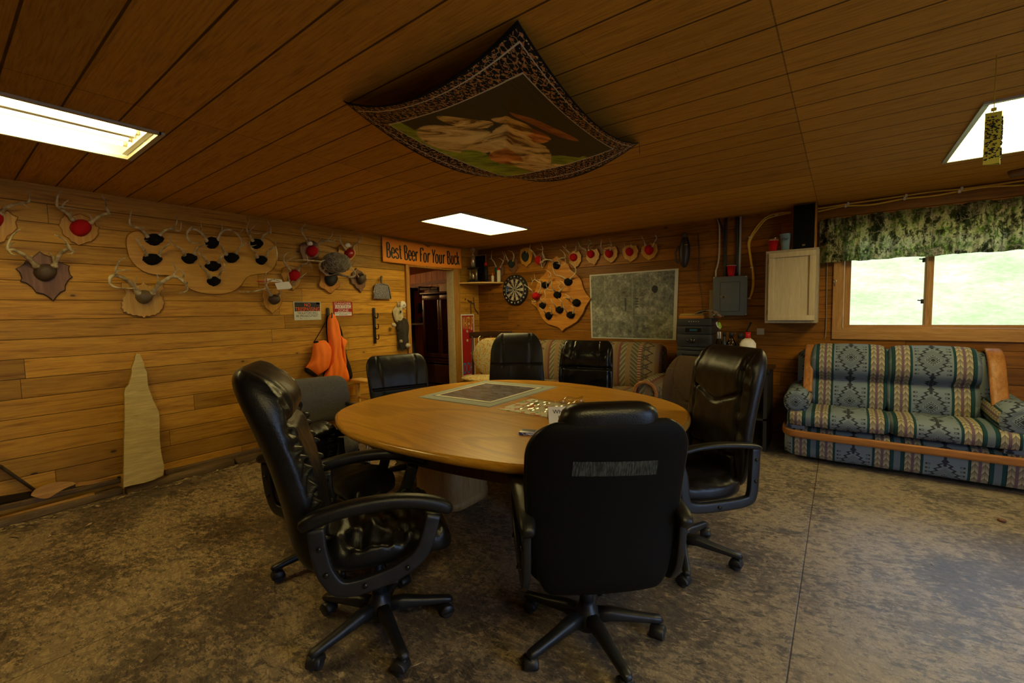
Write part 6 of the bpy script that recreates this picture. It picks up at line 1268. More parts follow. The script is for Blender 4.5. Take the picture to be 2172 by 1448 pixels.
mb=MB(); mb.ball((W_*.5,.20,.50),W_*.54,.20,.05,26,mat=A,fn=lambda d:.03*mnoise.noise(d*3)); sub(mb.build('seat_cushion',fl.m),wc)
for a_ in (W_*.25,W_*.9): mb=MB(); mb.tube([A@Vector((a_,.05,.98)),A@Vector((a_-.02,.03,1.04)),A@Vector((a_-.01,-.02,1.07))],.006,6); sub(mb.build('tie',MAT['paper']),wc)
# ================================================================== aerial map
mp_=empty('aerial_map',(2.55,-.002,1.45),0,'large grey aerial photo map with white border pinned to the back wall','map')
Q=[onB(1250.5,583,.006),onB(1439.5,569,.006),onB(1434,721,.006),onB(1254.5,716.5,.006)]
mb=MB(); mb.prism([Q[0],Q[1],Q[2],Q[3]],(0,-.0012,0)); sub(mb.build('white_border',plain('map_paper',(.50,.50,.42),.6,nz=.06)),mp_)
am=M('aerial_photo_print',.5,.4); x,y,z=am.xyz(); n1=am.noise(am.co(),4.,6,.7,.5); n2=am.noise(am.co(),16.,6,.75); n3=am.noise(am.co(),60.,3,.7)
cc=am.ramp((n1*.4+n2*.45+n3*.2),[(.36,(.020,.022,.018)),(.455,(.085,.092,.074)),(.54,(.17,.18,.145)),(.64,(.38,.39,.31))])
def vline(xx,w,z0=0.,z1=3.): return ((x+n2*.012-xx-.006).abs()<w)*(z>z0)*(z<z1)
def hline(zz,w,x0,x1): return ((z+n2*.01-zz-.005).abs()<w)*(x>x0)*(x<x1)
rd=vline(2.57,.007)+vline(2.25,.004)+vline(2.12,.003,1.,1.6)+vline(2.80,.005,1.35,1.8)+vline(2.80,.002,1.0,1.35)+vline(3.03,.004,1.05,1.45)+hline(1.32,.004,2.1,3.03)+hline(1.55,.003,2.45,3.0)+vline(2.05,.002)
cc=am.mix(rd.mn(1.)*.65,cc,(.24,.25,.19)); 
pond=(((x-2.86+n1*.1-.05)*(x-2.86+n1*.1-.05)*1.6+(z-1.64)*(z-1.64))<.0022); cc=am.mix(pond,cc,(.015,.013,.014)); strip=((x-2.48).abs()<.012)*((z-1.46).abs()<.085)+((x-2.63).abs()<.022)*((z-1.48).abs()<.07)*(((z*190.).sin())>0.); cc=am.mix(strip.mn(1.)*.8,cc,(.03,.035,.035)); am.color(cc)
def lq(u,v): return (Q[0]*(1-u)+Q[1]*u)*(1-v)+(Q[3]*(1-u)+Q[2]*u)*v
mb=MB(); mb.prism([lq(*p)+Vector((0,-.0014,0)) for p in ((.017,.02),(.965,.02),(.965,.985),(.017,.985))],(0,-.0004,0)); sub(mb.build('map_print',am.m),mp_)
# ================================================================== dark bottle-shaped hanging ornament
hx=onB(1452,530,.08); hg=empty('hanging_quiver',(hx.x,-.08,hx.z),0,'dark bottle-shaped leather quiver hanging on the back wall right of the map','quiver')
s_=1/4.2588/933*5.6
mb=MB(); mb.ball((0,0,-.02),.062,.058,.185,22,fn=lambda d:.10*mnoise.noise(d*2.2)+.04*mnoise.noise(d*7)); mb.build('body',plain('oiled_leather',(.018,.012,.009),.45,nz=.4),hg)
mb=MB(); mb.ball((0,0,.165),.036,.034,.04,14,fn=lambda d:.2*mnoise.noise(d*4)); mb.tube([(-.06,-.02,.05),(-.09,-.03,-.02),(-.085,-.03,-.12),(-.06,-.02,-.15)],.012,8); mb.build('strap',plain('dark_brown_strap',(.05,.03,.018),.6,nz=.4),hg)
mb=MB(); mb.box(.02,.055,-.072,-.068,.045,.052); mb.build('silver_tag',MAT['steel'],hg)
# ================================================================== conduits, breaker panel, cups
def wall_tube(name,pts,r,mat,label,cat,group=None,off=.02):
    mb=MB(); mb.tube(spline([CB8(x,y,off) for x,y in pts],4),r,8); return tag(mb.build(name,mat),label,cat,group)
whc=plain('white_cable',(.42,.38,.28),.5)
wall_tube('electric_cable',[(435,105),(448,150),(452,260),(447,440),(432,530),(420,570),(418,625)],.009,whc,'off-white cable running down the wall to the left of the breaker panel','cable','wiring of the breaker panel')
wall_tube('electric_cable',[(440,100),(470,170),(492,240),(498,420),(495,620)],.010,MAT['black'],'black cable bending down the wall left of the black conduit','cable','wiring of the breaker panel')
wall_tube('conduit',[(512,95),(510,300),(508,620)],.013,MAT['black'],'thin black conduit above the breaker panel','conduit','conduits above the breaker panel')
wall_tube('conduit',[(612,85),(610,300),(608,615)],.015,MAT['black'],'thicker black conduit just left of the grey conduit','conduit','conduits above the breaker panel')
wall_tube('conduit',[(642,80),(638,300),(630,612)],.012,plain('grey_conduit',(.32,.31,.28),.5),'pale grey conduit entering the breaker panel at the right','conduit','conduits above the breaker panel')
yc=plain('yellow_cable',(.75,.50,.05),.5)
cabl=empty('yellow_cable',CB8(740,400,.02),0,'pair of yellow cables arching from the breaker panel up to the dark speaker','cable'); 
for P in ([(1100,42),(980,52),(880,85),(800,160),(735,260),(712,330),(735,480),(752,600),(745,740),(722,820)],[(1100,48),(960,75),(870,110),(800,190),(745,270),(722,340),(740,480),(760,620),(755,740),(722,825)]):
    mb=MB(); mb.tube(spline([CB8(x,y,.02) for x,y in P],5),.0080,7); sub(mb.build('cable_strand',yc),cabl)
for x,y in ((968,68),(728,268),(744,540),(720,820)): p=CB8(x,y,.026); mb=MB(); mb.box(p.x-.014,p.x+.014,p.y-.012,p.y+.008,p.z-.006,p.z+.006); sub(mb.build('staple',MAT['white']),cabl)
CW=CR(1700,360,3.913,'B'); cab2=empty('yellow_cable',CW(900,230,.02),0,'pair of yellow cables stapled along the top of the back wall above the window','cable')
for P in ([(130,322),(250,305),(390,282),(620,250),(870,213),(1100,180),(1330,160),(1600,125),(1850,88),(2300,30)],[(130,348),(250,322),(370,300),(560,292),(700,270),(855,240),(1100,215),(1310,178),(1560,140),(1850,124),(2300,60)]):
    mb=MB(); mb.tube(spline([CW(x,y,.02) for x,y in P],4),.0080,7); sub(mb.build('cable_strand',yc),cab2)
for x,y in ((388,282),(368,300),(869,215),(856,238),(1330,157),(1311,178)): p=CW(x,y,.026); mb=MB(); mb.box(p.x-.008,p.x+.008,p.y-.01,p.y+.008,p.z-.014,p.z+.014); sub(mb.build('staple',MAT['white']),cab2)
pa=CB8(392,805,.09); pb_=CB8(703,805,.09); pt_=CB8(548,622,.09).z; pq=CB8(548,975,.09).z
bp=empty('breaker_panel',((pa.x+pb_.x)/2,-.045,(pt_+pq)/2),0,'grey steel electrical breaker panel with closed door and a red cup on top','breaker panel')
grey=plain('grey_enamel',(.085,.10,.105),.45,nz=.08); mb=MB(); mb.box(pa.x+.01,pb_.x-.01,-.085,-.002,pq+.01,pt_-.01); mb.box(pa.x,pb_.x,-.09,-.083,pq,pt_,bev=.002); sub(mb.build('enclosure',grey),bp)
da=CB8(460,805,.092).x; dbx=CB8(632,805,.092).x; dz0=CB8(548,937,.092).z; dz1=CB8(548,675,.092).z
mb=MB(); mb.box(da-.004,dbx+.004,-.091,-.0895,dz0-.004,dz1+.004); sub(mb.build('door_gap',MAT['black']),bp); mb=MB(); mb.box(da,dbx,-.094,-.090,dz0,dz1,bev=.0015); dd=sub(mb.build('door',grey),bp)
mb=MB(); c=CB8(488,808,.1); mb.box(c.x-.035,c.x+.035,-.100,-.094,c.z-.018,c.z+.018,bev=.002); mb.box(c.x-.008,c.x+.008,-.103,-.100,c.z-.010,c.z+.010,1); mb.build('latch',[plain('latch_metal',(.16,.15,.11),.4,metal=.5),MAT['black']],dd)
mb=MB(); 
for X,Y in ((403,633),(692,622),(403,970),(692,965)): p=CB8(X,Y,.092); mb.cyl((p.x,-.09,p.z),(p.x,-.094,p.z),.008,10)
for zc in (.3,.7): pass
sub(mb.build('screws',MAT['steel']),bp)
def cup(label,X,Yt,Yb,rt,off,zbase,mat,crumple=False,txt=None,h=None):
    p=CB8(X,Yb,off); t=empty('plastic_cup',(p.x,p.y,zbase),0,label,'cup','plastic cups on the back wall fittings'); hh=h or (CB8(X,Yt,off).z-zbase)
    mb=MB(); mb.lathe([(rt*.66,0),(rt*.72,hh*.25),(rt*.74,hh*.26),(rt*.95,hh*.97),(rt,hh*.97),(rt,hh),(rt*.92,hh),(rt*.62,.004)],22); mb.build('cup_body',mat,t)
    mb=MB(); mb.lathe([(rt*.93,hh*.985),(rt*1.02,hh*.985),(rt*1.02,hh*1.01),(rt*.93,hh*1.01)],22,cap=False); mb.build('rim',MAT['white'] if mat is MAT['red'] else mat,t)
    if crumple: mb=MB(); mb.ball((0,0,hh+.01),rt*.95,rt*.9,.055,18,fn=lambda d:.35*mnoise.noise(d*4)); mb.build('crumpled_wrapper',BAG,t)
    if txt: o=text_mesh(txt,.042,ink,depth=.0004); o.matrix_world=Matrix.Translation((p.x+.0,p.y-rt*.99,zbase+hh*.68))@RB; sub(o,t)
    return t
cup('red plastic cup standing on top of the grey breaker panel',558,525,618,.047,.045,pt_,MAT['red'])
# wall cabinet
c0=CB8(866,700,.30); c1=CB8(1342,700,.30); zt=CB8(1100,378,.30).z; zb=CB8(1100,1042,.30).z
wcb=empty('wall_cabinet',((c0.x+c1.x)/2,-.15,zb),0,'pale unfinished oak wall cabinet with one closed door left of the window','cabinet')
pal=board('raw_oak',(.58,.50,.34),(.48,.40,.25),2,1.2,.5); pald=board('raw_oak_sides',(.42,.37,.27),(.34,.29,.20),2,1.2,.55)
mb=MB(); mb.box(c0.x,c1.x,-.295,-.002,zb,zt); sub(mb.build('carcass',pald),wcb)
d0=CB8(892,700,.315).x; d1=CB8(1318,700,.315).x; e0=CB8(1100,1020,.315).z; e1=CB8(1100,398,.315).z; b_=.05
mb=MB(); mb.box(d0,d1,-.318,-.2955,e0,e0+b_,bev=.004); mb.box(d0,d1,-.318,-.2955,e1-b_,e1,bev=.004); mb.box(d0,d0+b_,-.318,-.2955,e0+b_,e1-b_,bev=.004); mb.box(d1-b_,d1,-.318,-.2955,e0+b_,e1-b_,bev=.004); mb.box(d0+b_-.001,d1-b_+.001,-.302,-.2955,e0+b_-.005,e1-b_+.005)
dd=sub(mb.build('door',pal),wcb)
for zz in (.12,.88): mb=MB(); z=e0+(e1-e0)*zz; mb.cyl((d0-.004,-.306,z-.022),(d0-.004,-.306,z+.022),.005,8); mb.build('hinge',plain('brass_hinge',(.25,.17,.06),.4,metal=.7),dd)
cup('red plastic cup holding a crumpled wrapper on the wall cabinet',936,292,388,.047,.20,zt,MAT['red'],True,h=.115)
cup('tall pale blue plastic cup with handwriting beside the dark speaker',1048,238,378,.052,.20,zt,plain('pale_blue_plastic',(.22,.34,.40),.35),False,'Tyler'[1:],h=.165)
s0=CB8(1112,200,.24).x; s1=CB8(1326,200,.24).x; spk=empty('speaker_box',((s0+s1)/2,-.14,zt),0,'dark loudspeaker box standing on the pale wall cabinet','speaker')
mb=MB(); mb.box(s0,s1,-.24,-.03,zt,CE-.012); sub(mb.build('cabinet_box',MAT['pinez']),spk); mb=MB(); mb.box(s0+.004,s1-.012,-.249,-.2402,zt+.006,CE-.018,bev=.002); g_=sub(mb.build('grille',MAT['speaker']),spk)
mb=MB(); p=CB8(1212,338,.25); mb.box(p.x-.012,p.x+.012,-.252,-.2495,p.z-.008,p.z+.008); sub(mb.build('badge',MAT['steel']),spk)
mb=MB(); p=CB8(822,1120,.006); mb.box(p.x-.035,p.x+.035,-.008,-.001,p.z-.034,p.z+.034,bev=.002); tag(mb.build('outlet_cover',plain('ivory_plate',(.42,.37,.22),.4)),'blank ivory outlet cover plate on the back wall below the wall cabinet','outlet cover')
mb=MB(); p=CB8(375,880,.006); mb.box(p.x-.018,p.x+.03,-.012,-.001,p.z-.17,p.z+.17,bev=.003); tag(mb.build('thermometer_strip',plain('tan_strip',(.26,.19,.09),.5)),'narrow tan thermometer strip at the left edge of the breaker panel','thermometer')
wall_tube('antenna_wire',[(260,235),(272,420),(268,640),(290,760),(300,930)],.0035,MAT['brownleather'],'thin dark wire hanging down the back wall between the map and the breaker panel','wire',off=.008)
wall_tube('cord',[(1425,490),(1420,760),(1416,1010),(1408,1160),(1395,1180)],.004,plain('grey_cord',(.25,.22,.16),.6),'thin grey cord hanging beside the left window casing','cord',off=.012)
# ================================================================== stereo stand and bottles
st_=empty('media_stand',(3.62,-.40,0),0,'black low stand under the stereo near the back wall','stand')
SZ=.80; mb=MB(); mb.box(3.215,4.16,-.62,-.12,SZ-.03,SZ,bev=.004); sub(mb.build('top',MAT['blackgloss']),st_); mb=MB(); mb.box(3.23,3.26,-.60,-.14,0,SZ-.03); mb.box(4.11,4.14,-.60,-.14,0,SZ-.03); mb.box(3.23,4.14,-.60,-.14,.30,.32); mb.box(3.23,4.14,-.16,-.14,0,SZ-.03); sub(mb.build('body',MAT['black']),st_)
sx0=onB(1436,720,.50).x; sx1=onB(1508,720,.50).x; sz1=onB(1470,676,.50).z; 
ste=empty('stereo',((sx0+sx1)/2,-.35,SZ),0,'black stacked stereo system with green display beside the aerial map','stereo')
hs=empty; H_=sz1-SZ; seg=[.055,.19,.19,.0]; lev=[(0,.045,'base'),(.05,.30,'cassette_deck'),(.31,.38,'disc_tray'),(.39,.66,'amplifier'),(.67,.84,'tuner'),(.85,1.,'top_unit')]
for a,b,nm in lev:
    mb=MB(); mb.box(sx0,sx1,-.50,-.16,SZ+a*H_+.001,SZ+b*H_,bev=.004); u_=sub(mb.build(nm,plain('charcoal_stereo_case',(.030,.034,.036),.35)),ste)
    zc=SZ+(a+b)/2*H_; w=sx1-sx0; y=-.5005
    if nm=='cassette_deck': mb=MB(); mb.box(sx0+.14*w,sx1-.14*w,y-.002,y,zc-.025,zc+.025,bev=.001); sub(mb.build('deck_window',MAT['blackgloss']),ste)
    if nm=='tuner':
        mb=MB(); mb.box(sx0+.25*w,sx1-.28*w,y-.002,y,zc-.022,zc+.022); sub(mb.build('display_window',MAT['blackgloss']),ste); mb=MB(); mb.box(sx0+.38*w,sx1-.40*w,y-.003,y-.002,zc-.010,zc+.010); sub(mb.build('green_display',emit('display_green',(.15,.45,.38),.05)),ste)
        for k in range(3): mb=MB(); mb.box(sx1-.24*w,sx1-.06*w,y-.003,y,zc-.024+k*.02,zc-.014+k*.02,bev=.001); sub(mb.build('button',MAT['black']),ste)
    if nm=='amplifier':
        mb=MB(); mb.cyl((sx0+w*.48,y,zc),(sx0+w*.48,y-.02,zc),.026,24); sub(mb.build('volume_knob',MAT['blackgloss']),ste)
        mb=MB(); mb.cyl((sx0+w*.32,y,zc),(sx0+w*.32,y-.012,zc),.013,16); sub(mb.build('tone_knob',MAT['blackgloss']),ste)
        for k in range(6): mb=MB(); xx=sx0+w*(.63+.055*k); mb.box(xx,xx+.006,y-.004,y,zc-.03,zc+.03); sub(mb.build('slider',MAT['black']),ste)
    if nm=='top_unit':
        for k in range(5): mb=MB(); mb.cyl((sx0+w*(.36+.07*k),y,zc+.008),(sx0+w*(.36+.07*k),y-.006,zc+.008),.005,10); sub(mb.build('button',MAT['steel']),ste)
def boxthing(name,label,cat,x0,x1,y0,y1,z0,z1,mat,bev=.002): mb=MB(); mb.box(x0,x1,y0,y1,z0,z1,bev=bev); return tag(mb.build(name,mat),label,cat)
boxthing('wooden_box','thin brown wooden box lying on top of the stereo','box',sx0-.0,sx0+.26,-.44,-.20,sz1+.001,sz1+.035,MAT['shieldwood'])
boxthing('yellow_book','flat yellow book on the thin wooden box above the stereo','book',sx0+.01,sx0+.25,-.43,-.22,sz1+.036,sz1+.055,plain('mustard_cover',(.36,.26,.04),.5))
mb=MB(); N=14; g=[]
for i in range(N+1):
    for j in range(N+1):
        u_,v_=i/N,j/N; x=sx0+.17+u_*.26; y=-.50+v_*.2; zz=sz1+.058+.035*math.sin(u_*PI)*.9-.05*max(0,u_-.6)*1.9+.012*mnoise.noise(Vector((u_*5,v_*4,1))); g.append(Vector((x,y,max(zz,sz1+.004))))
mb.add(g,[(i*(N+1)+j,i*(N+1)+j+1,(i+1)*(N+1)+j+1,(i+1)*(N+1)+j) for i in range(N) for j in range(N)],0,True)
cf=M('camouflage_cloth',.9,.2); v1=cf.noise(cf.co(),30.,4,.7,1.); cf.color(cf.ramp(v1,[(.35,(.07,.035,.025)),(.5,(.32,.27,.20)),(.62,(.15,.08,.05))],True)); o=mb.build('camouflage_cap',cf.m); md=o.modifiers.new('s','SOLIDIFY'); md.thickness=.006; tag(o,'crumpled brown camouflage cloth cap on top of the stereo','cap')
CB9=CR(1400,640,6.032,'B'); BY=.42
def bx(X): return CB9(X,500,BY).x
clr=glassmat('clear_bottle_glass',tint=(.62,.62,.52))
def zz9(Y): return CB9(900,Y,BY).z
def liq(name,label,X,Ytop,Ysh,rb,rn,mat,capc,capmat,caph=.035):
    zt_=zz9(Ytop)-SZ; zs=zz9(Ysh)-SZ; return bottle(name,label,'bottle',(bx(X),-BY,SZ),[(rb*.95,0),(rb,.01),(rb,zs-.03),(rb*.75,zs),(rn,zs+.03),(rn,zt_-caph)],mat,[(rn*1.25,zt_-caph),(rn*1.25,zt_)],capmat,'bottles on the black stand')
liq('liquor_bottle','slim clear bottle with tall white cap next to the stereo',752,385,490,.030,.016,clr,0,MAT['white'],.07)
liq('liquor_bottle','dark slim bottle behind the green-fletched arrow',822,388,500,.028,.014,plain('dark_bottle',(.03,.03,.02),.2),0,MAT['black'],.04)
liq('liquor_bottle','clear round-shouldered bottle with black cap in the middle of the stand',912,388,500,.047,.018,clr,0,MAT['black'],.045)
liq('liquor_bottle','clear bottle with broad black cap left of the white jug',1028,400,510,.036,.021,clr,0,MAT['black'],.05)
liq('milk_jug','white plastic jug with red cap at the right end of the stand',1122,385,490,.075,.020,MAT['white'],0,MAT['red'],.075)
mg=empty('glass_pitcher',(bx(728),-BY-.13,SZ),0,'clear glass pitcher with wire handle between the stereo and the bottles','pitcher')
mb=MB(); mb.lathe([(.040,0),(.045,.19),(.041,.19),(.036,.006)],20); mb.build('glass_body',clr,mg); mb=MB(); mb.tube(spline([(-.04,0,.17),(-.085,0,.17),(-.09,0,.10),(-.08,0,.05),(-.042,0,.05)],4),.005,8); mb.build('handle',MAT['steel'],mg)
ar=empty('arrow',(bx(800),-BY-.05,SZ),0,'arrow with bright green and white fletching leaning among the bottles','arrow')
a=CB9(738,232,BY+.05); b=Vector((bx(815),-BY-.02,SZ+.01)); mb=MB(); mb.tube([a,b],.004,8); sub(mb.build('shaft',MAT['black']),ar)
P1=CB9(735,250,BY+.05); P2=CB9(770,350,BY+.05)
for k,(mt_,s_) in enumerate(((plain('green_fletching',(.30,.62,.03),.4),1),(plain('white_fletching',(.7,.72,.6),.4),-1))):
    w=.022*s_; mb=MB(); mb.prism([P1,P1.lerp(P2,.2)+Vector((w,0,.002)),P1.lerp(P2,.7)+Vector((w,0,0)),P2],(0,.001,.0)); sub(mb.build('fletching',mt_),ar)
mb=MB(); mb.tube(spline([CB8(735,1035,.06),CB8(725,1060,.06),CB8(700,1110,.07),CB8(690,1150,.09),CB9(1060,470,.25)],4),[.011]*6+[.008]*10+[.004],8); tag(mb.build('black_wand',MAT['black']),'black stick with thick tip leaning on the wall above the white jug','stick')
# ================================================================== camouflage valance
val=empty('window_valance',CW(900,550,.1),0,'gathered camouflage print fabric valance hanging above the window','curtain')
vm=M('forest_camouflage',.9,.1); x,y,z=vm.xyz(); n1=vm.noise(vm.vec(x*4.6,z*2.6,0.),1.2,6,.7,.1); n2=vm.noise(vm.vec(x*26.,z*3.,2.),1.3,4,.7,.3); n3=vm.noise(vm.vec(x*20.,z*14.,5.),1.5,6,.75,.6); tw=vm.vor(vm.vec(x*12.+n3*2.,z*9.,1.),1.,'DISTANCE_TO_EDGE')
cc=vm.ramp(n1,[(.36,(.012,.015,.008)),(.44,(.05,.07,.02)),(.48,(.60,.58,.30)),(.53,(.16,.26,.05)),(.57,(.04,.05,.018)),(.62,(.62,.56,.32)),(.68,(.05,.07,.025))]); cc=vm.mix(n2.ss(.52,.62)*.8,cc,(.022,.018,.012)); cc=vm.mix(n3.ss(.60,.66)*.7,cc,(.42,.38,.26)); cc=vm.mix(tw.ss(.045,.015)*.75,cc,(.33,.29,.20)); cr_=vm.noise(vm.vec(x*9.,z*7.,8.),2.,7,.8,.2); cc=vm.mix(cr_.ss(.55,.58)*.75,cc,(.016,.014,.010)); cc=vm.mix(cr_.ss(.42,.39)*.7,cc,(.50,.45,.28)); sk=((z-2.15)).ss(.0,.05); cc=vm.mix(sk*.5,cc,(.03,.026,.016)); vm.color(cc)
tr_=vm.t.nodes.new('ShaderNodeBsdfTranslucent'); vm.t.links.new(cc.v,tr_.inputs[0]); ms=vm.t.nodes.new('ShaderNodeMixShader'); ms.inputs[0].default_value=.42; vm.t.links.new(vm.b.outputs[0],ms.inputs[1]); vm.t.links.new(tr_.outputs[0],ms.inputs[2]); vm.t.links.new(ms.outputs[0],vm.t.nodes['Material Output'].inputs[0])
NU,NV=300,16; g=[]; xa,xb=4.50,7.05; zt0,zb0=2.235,1.815
for i in range(NU+1):
    u=i/NU; xx=xa+(xb-xa)*u
    for j in range(NV+1):
        v=j/NV; ph=xx*30+5.*mnoise.noise(Vector((xx*2.3,0,0)))+.3*v; sg=math.sin(ph); fold=(math.copysign(abs(sg)**.6,sg)*.020+.010*math.sin(ph*2.3+1))*(1.+.5*v)+.020*mnoise.noise(Vector((xx*13,v*1.2,3)))
        ruff=.010*math.sin(xx*110+mnoise.noise(Vector((xx*9,2,0)))*4)*max(0,1-v*7)
        zt1=zt0+.012*mnoise.noise(Vector((xx*12,7,0))); zb1=zb0+.010*mnoise.noise(Vector((xx*5,9,0)))
        g.append(Vector((xx,-.085+fold+ruff-.02*gauss(v,.12,.05),zt1+(zb1-zt1)*v)))
mb=MB(); mb.add(g,[(i*(NV+1)+j,i*(NV+1)+j+1,(i+1)*(NV+1)+j+1,(i+1)*(NV+1)+j) for i in range(NU) for j in range(NV)],0,True); sub(mb.build('fabric',vm.m),val)
mb=MB(); mb.tube([(4.50,-.026,2.19),(7.05,-.026,2.19)],.006,8); mb.tube([(4.50,-.026,2.19),(4.49,-.015,2.19),(4.49,-.001,2.19)],.005,8); sub(mb.build('curtain_rod',MAT['white']),val)
k_=CW(277,935,.024); key=empty('key',(k_.x,-.026,k_.z),0,'small silver key hanging on the left window casing','key'); mb=MB(); mb.tube([(.011*math.cos(2*PI*j/14),0,.011*math.sin(2*PI*j/14)+.012) for j in range(14)],.0035,6,close=True); mb.build('bow',MAT['steel'],key); mb=MB(); mb.box(-.003,.003,-.0015,.0015,-.034,.002); mb.box(-.003,.009,-.0015,.0015,-.034,-.024); mb.build('blade',MAT['steel'],key)
# ================================================================== ceiling things
tp=empty('ceiling_tapestry',(3.2,-3.38,CE),0,'dark printed fabric with ornate border sagging from the ceiling above the table','tapestry')
K4=[onH(1098,44,CE-.01),onH(727,215,CE-.01),onH(1080,374,CE-.01),onH(1356,303,CE-.01)]  # far corners in order round the cloth
N=48; g=[]; 
def tpt(u,v):
    p=(K4[0]*(1-u)+K4[3]*u)*(1-v)+(K4[1]*(1-u)+K4[2]*u)*v
    e=lambda s:(4*s*(1-s)); sag=0
    edge_u=e(u); edge_v=e(v)                                # 0 at corners
    ctr=gauss(math.hypot(u-.47,(v-.50)*1.0),0,.13)
    sag=.115*(edge_u*(1-edge_v*.75)+edge_v*(1-edge_u*.75))*1.0
    sag=sag*(1-.75*ctr)+.008*mnoise.noise(Vector((u*5,v*5,2)))*edge_u*edge_v
    rid=.02*gauss((u-.47)-(v-.5),0,.03)*gauss(math.hypot(u-.47,v-.5),.0,.35)
    return Vector((p.x,p.y,CE-.008-sag+rid*.6))
for i in range(N+1):
    for j in range(N+1): g.append((i/N,j/N))
mb=MB(); bm=mb.bm; uvl=bm.loops.layers.uv.new('UVMap'); vs=[bm.verts.new(tpt(*q)) for q in g]
for i in range(N):
    for j in range(N):
        id_=[i*(N+1)+j,i*(N+1)+j+1,(i+1)*(N+1)+j+1,(i+1)*(N+1)+j]; f=bm.faces.new([vs[k] for k in id_]); f.smooth=True
        for l,k in zip(f.loops,id_): l[uvl].uv=g[k]
tm=M('printed_tapestry',.8,.15); n=tm.t.nodes.new('ShaderNodeUVMap'); sp=tm.t.nodes.new('ShaderNodeSeparateXYZ'); tm.t.links.new(n.outputs[0],sp.inputs[0]); U=E(tm.t,sp.outputs[0]); V=E(tm.t,sp.outputs[1])
a=U*1.0; b=V*1.38; ed=(U.mn(1.-U)*1.).mn(V.mn(1.-V)*1.38)       # distance to the hem in widths
uu=tm.vec(a,b,0.); n1=tm.noise(uu,2.6,4,.55,.9); n2=tm.noise(tm.vec(a*6.+b*3.,b*1.5-a*.7,1.),2.,5,.7,1.); n3=tm.noise(tm.vec(a*3.,b*30.,3.),2.,3)
pic=tm.mix(n3*.6,(.045,.036,.012),(.10,.08,.026))
# plain generic shapes: pale folds, a green sweep and warm patches
def blob(cx,cy,rx,ry,rot=0.,k=.35):
    c_,s__=math.cos(rot),math.sin(rot); X_=((a-cx)*c_+(b-cy)*s__)/rx+(n1-.5)*k; Y_=((b-cy)*c_-(a-cx)*s__)/ry+(n2-.5)*k; return (X_*X_+Y_*Y_).ss(1.05,.9)
folds=tm.ramp(n2,[(.40,(.16,.09,.02)),(.47,(.50,.34,.10)),(.60,(.72,.55,.20))]); warm=tm.ramp(n2,[(.4,(.22,.08,.015)),(.55,(.55,.22,.045)),(.65,(.68,.36,.10))]); grn=tm.ramp(n2,[(.35,(.10,.13,.01)),(.6,(.30,.36,.03))])
pic=tm.mix(((a*.4+b*.62)).ss(.86,.90)*((a*.4+b*.62)).ss(1.14,1.08),pic,grn); pic=tm.mix(blob(.86,.60,.10,.26,.3),pic,grn); pic=tm.mix(((b+(n1-.5)*.10)-1.13).ss(.0,.012),pic,grn); pic=tm.mix(((a+(n1-.5)*.10)-.83).ss(.0,.012)*(b-.35).ss(0.,.05),pic,grn); pic=tm.mix(blob(.50,.38,.20,.05,-.5,.2),pic,tm.ramp(n2,[(.4,(.20,.07,.015)),(.6,(.36,.15,.03))]))
for q,mt_ in ((blob(.38,1.02,.16,.22,.5),folds),(blob(.30,.80,.07,.14,1.1),folds),(blob(.55,.60,.08,.16,.2),warm),(blob(.86,.72,.05,.16,.3),folds),(blob(.60,1.12,.14,.10,.2),grn),(blob(.62,.82,.15,.22,-.4),folds),(blob(.45,.60,.09,.12,.8),folds),(blob(.74,.72,.09,.18,-.6),folds),(blob(.66,.95,.09,.12,.2),warm),(blob(.80,.90,.06,.12,.9),folds)): pic=tm.mix(q,pic,mt_)
border=tm.vor(uu,52.,'F1'); bv=tm.vor(tm.vec(a+.013,b,4.),40.,'DISTANCE_TO_EDGE'); bs=tm.noise(uu,90.,3)
bc_=tm.mix(bv.ss(.09,.03)*bs.ss(.42,.5),(.010,.010,.011),(.34,.21,.07)); bc_=tm.mix(border.ss(.20,.14),bc_,(.55,.36,.10)); bc_=tm.mix(((((a+b)*150.).sin()>.5)*(((a-b)*110.).sin()>.3))*.8,bc_,(.42,.17,.07))
cc=tm.mix((ed<.135),pic,bc_); ln_=((ed-.135).abs()<.0035)+((ed-.045).abs()<.003); cc=tm.mix(ln_.mn(1.),cc,(.45,.43,.34)); cc=tm.mix((ed<.012),cc,(.007,.007,.008)); cc=tm.mul(cc,(1.35,1.3,1.15)); tm.color(cc)
me=bpy.data.meshes.new('cloth'); bmesh.ops.recalc_face_normals(bm,faces=bm.faces[:]); bm.to_mesh(me); bm.free(); me.materials.append(tm.m); o=bpy.data.objects.new('cloth',me); COL.objects.link(o); sub(o,tp); md=o.modifiers.new('s','SOLIDIFY'); md.thickness=.002
mb=MB(); c=tpt(1,0); mb.tube([c,c+Vector((.0,0,-.03)),c+Vector((.003,0,-.07))],.0012,5); sub(mb.build('loose_thread',MAT['black']),tp)
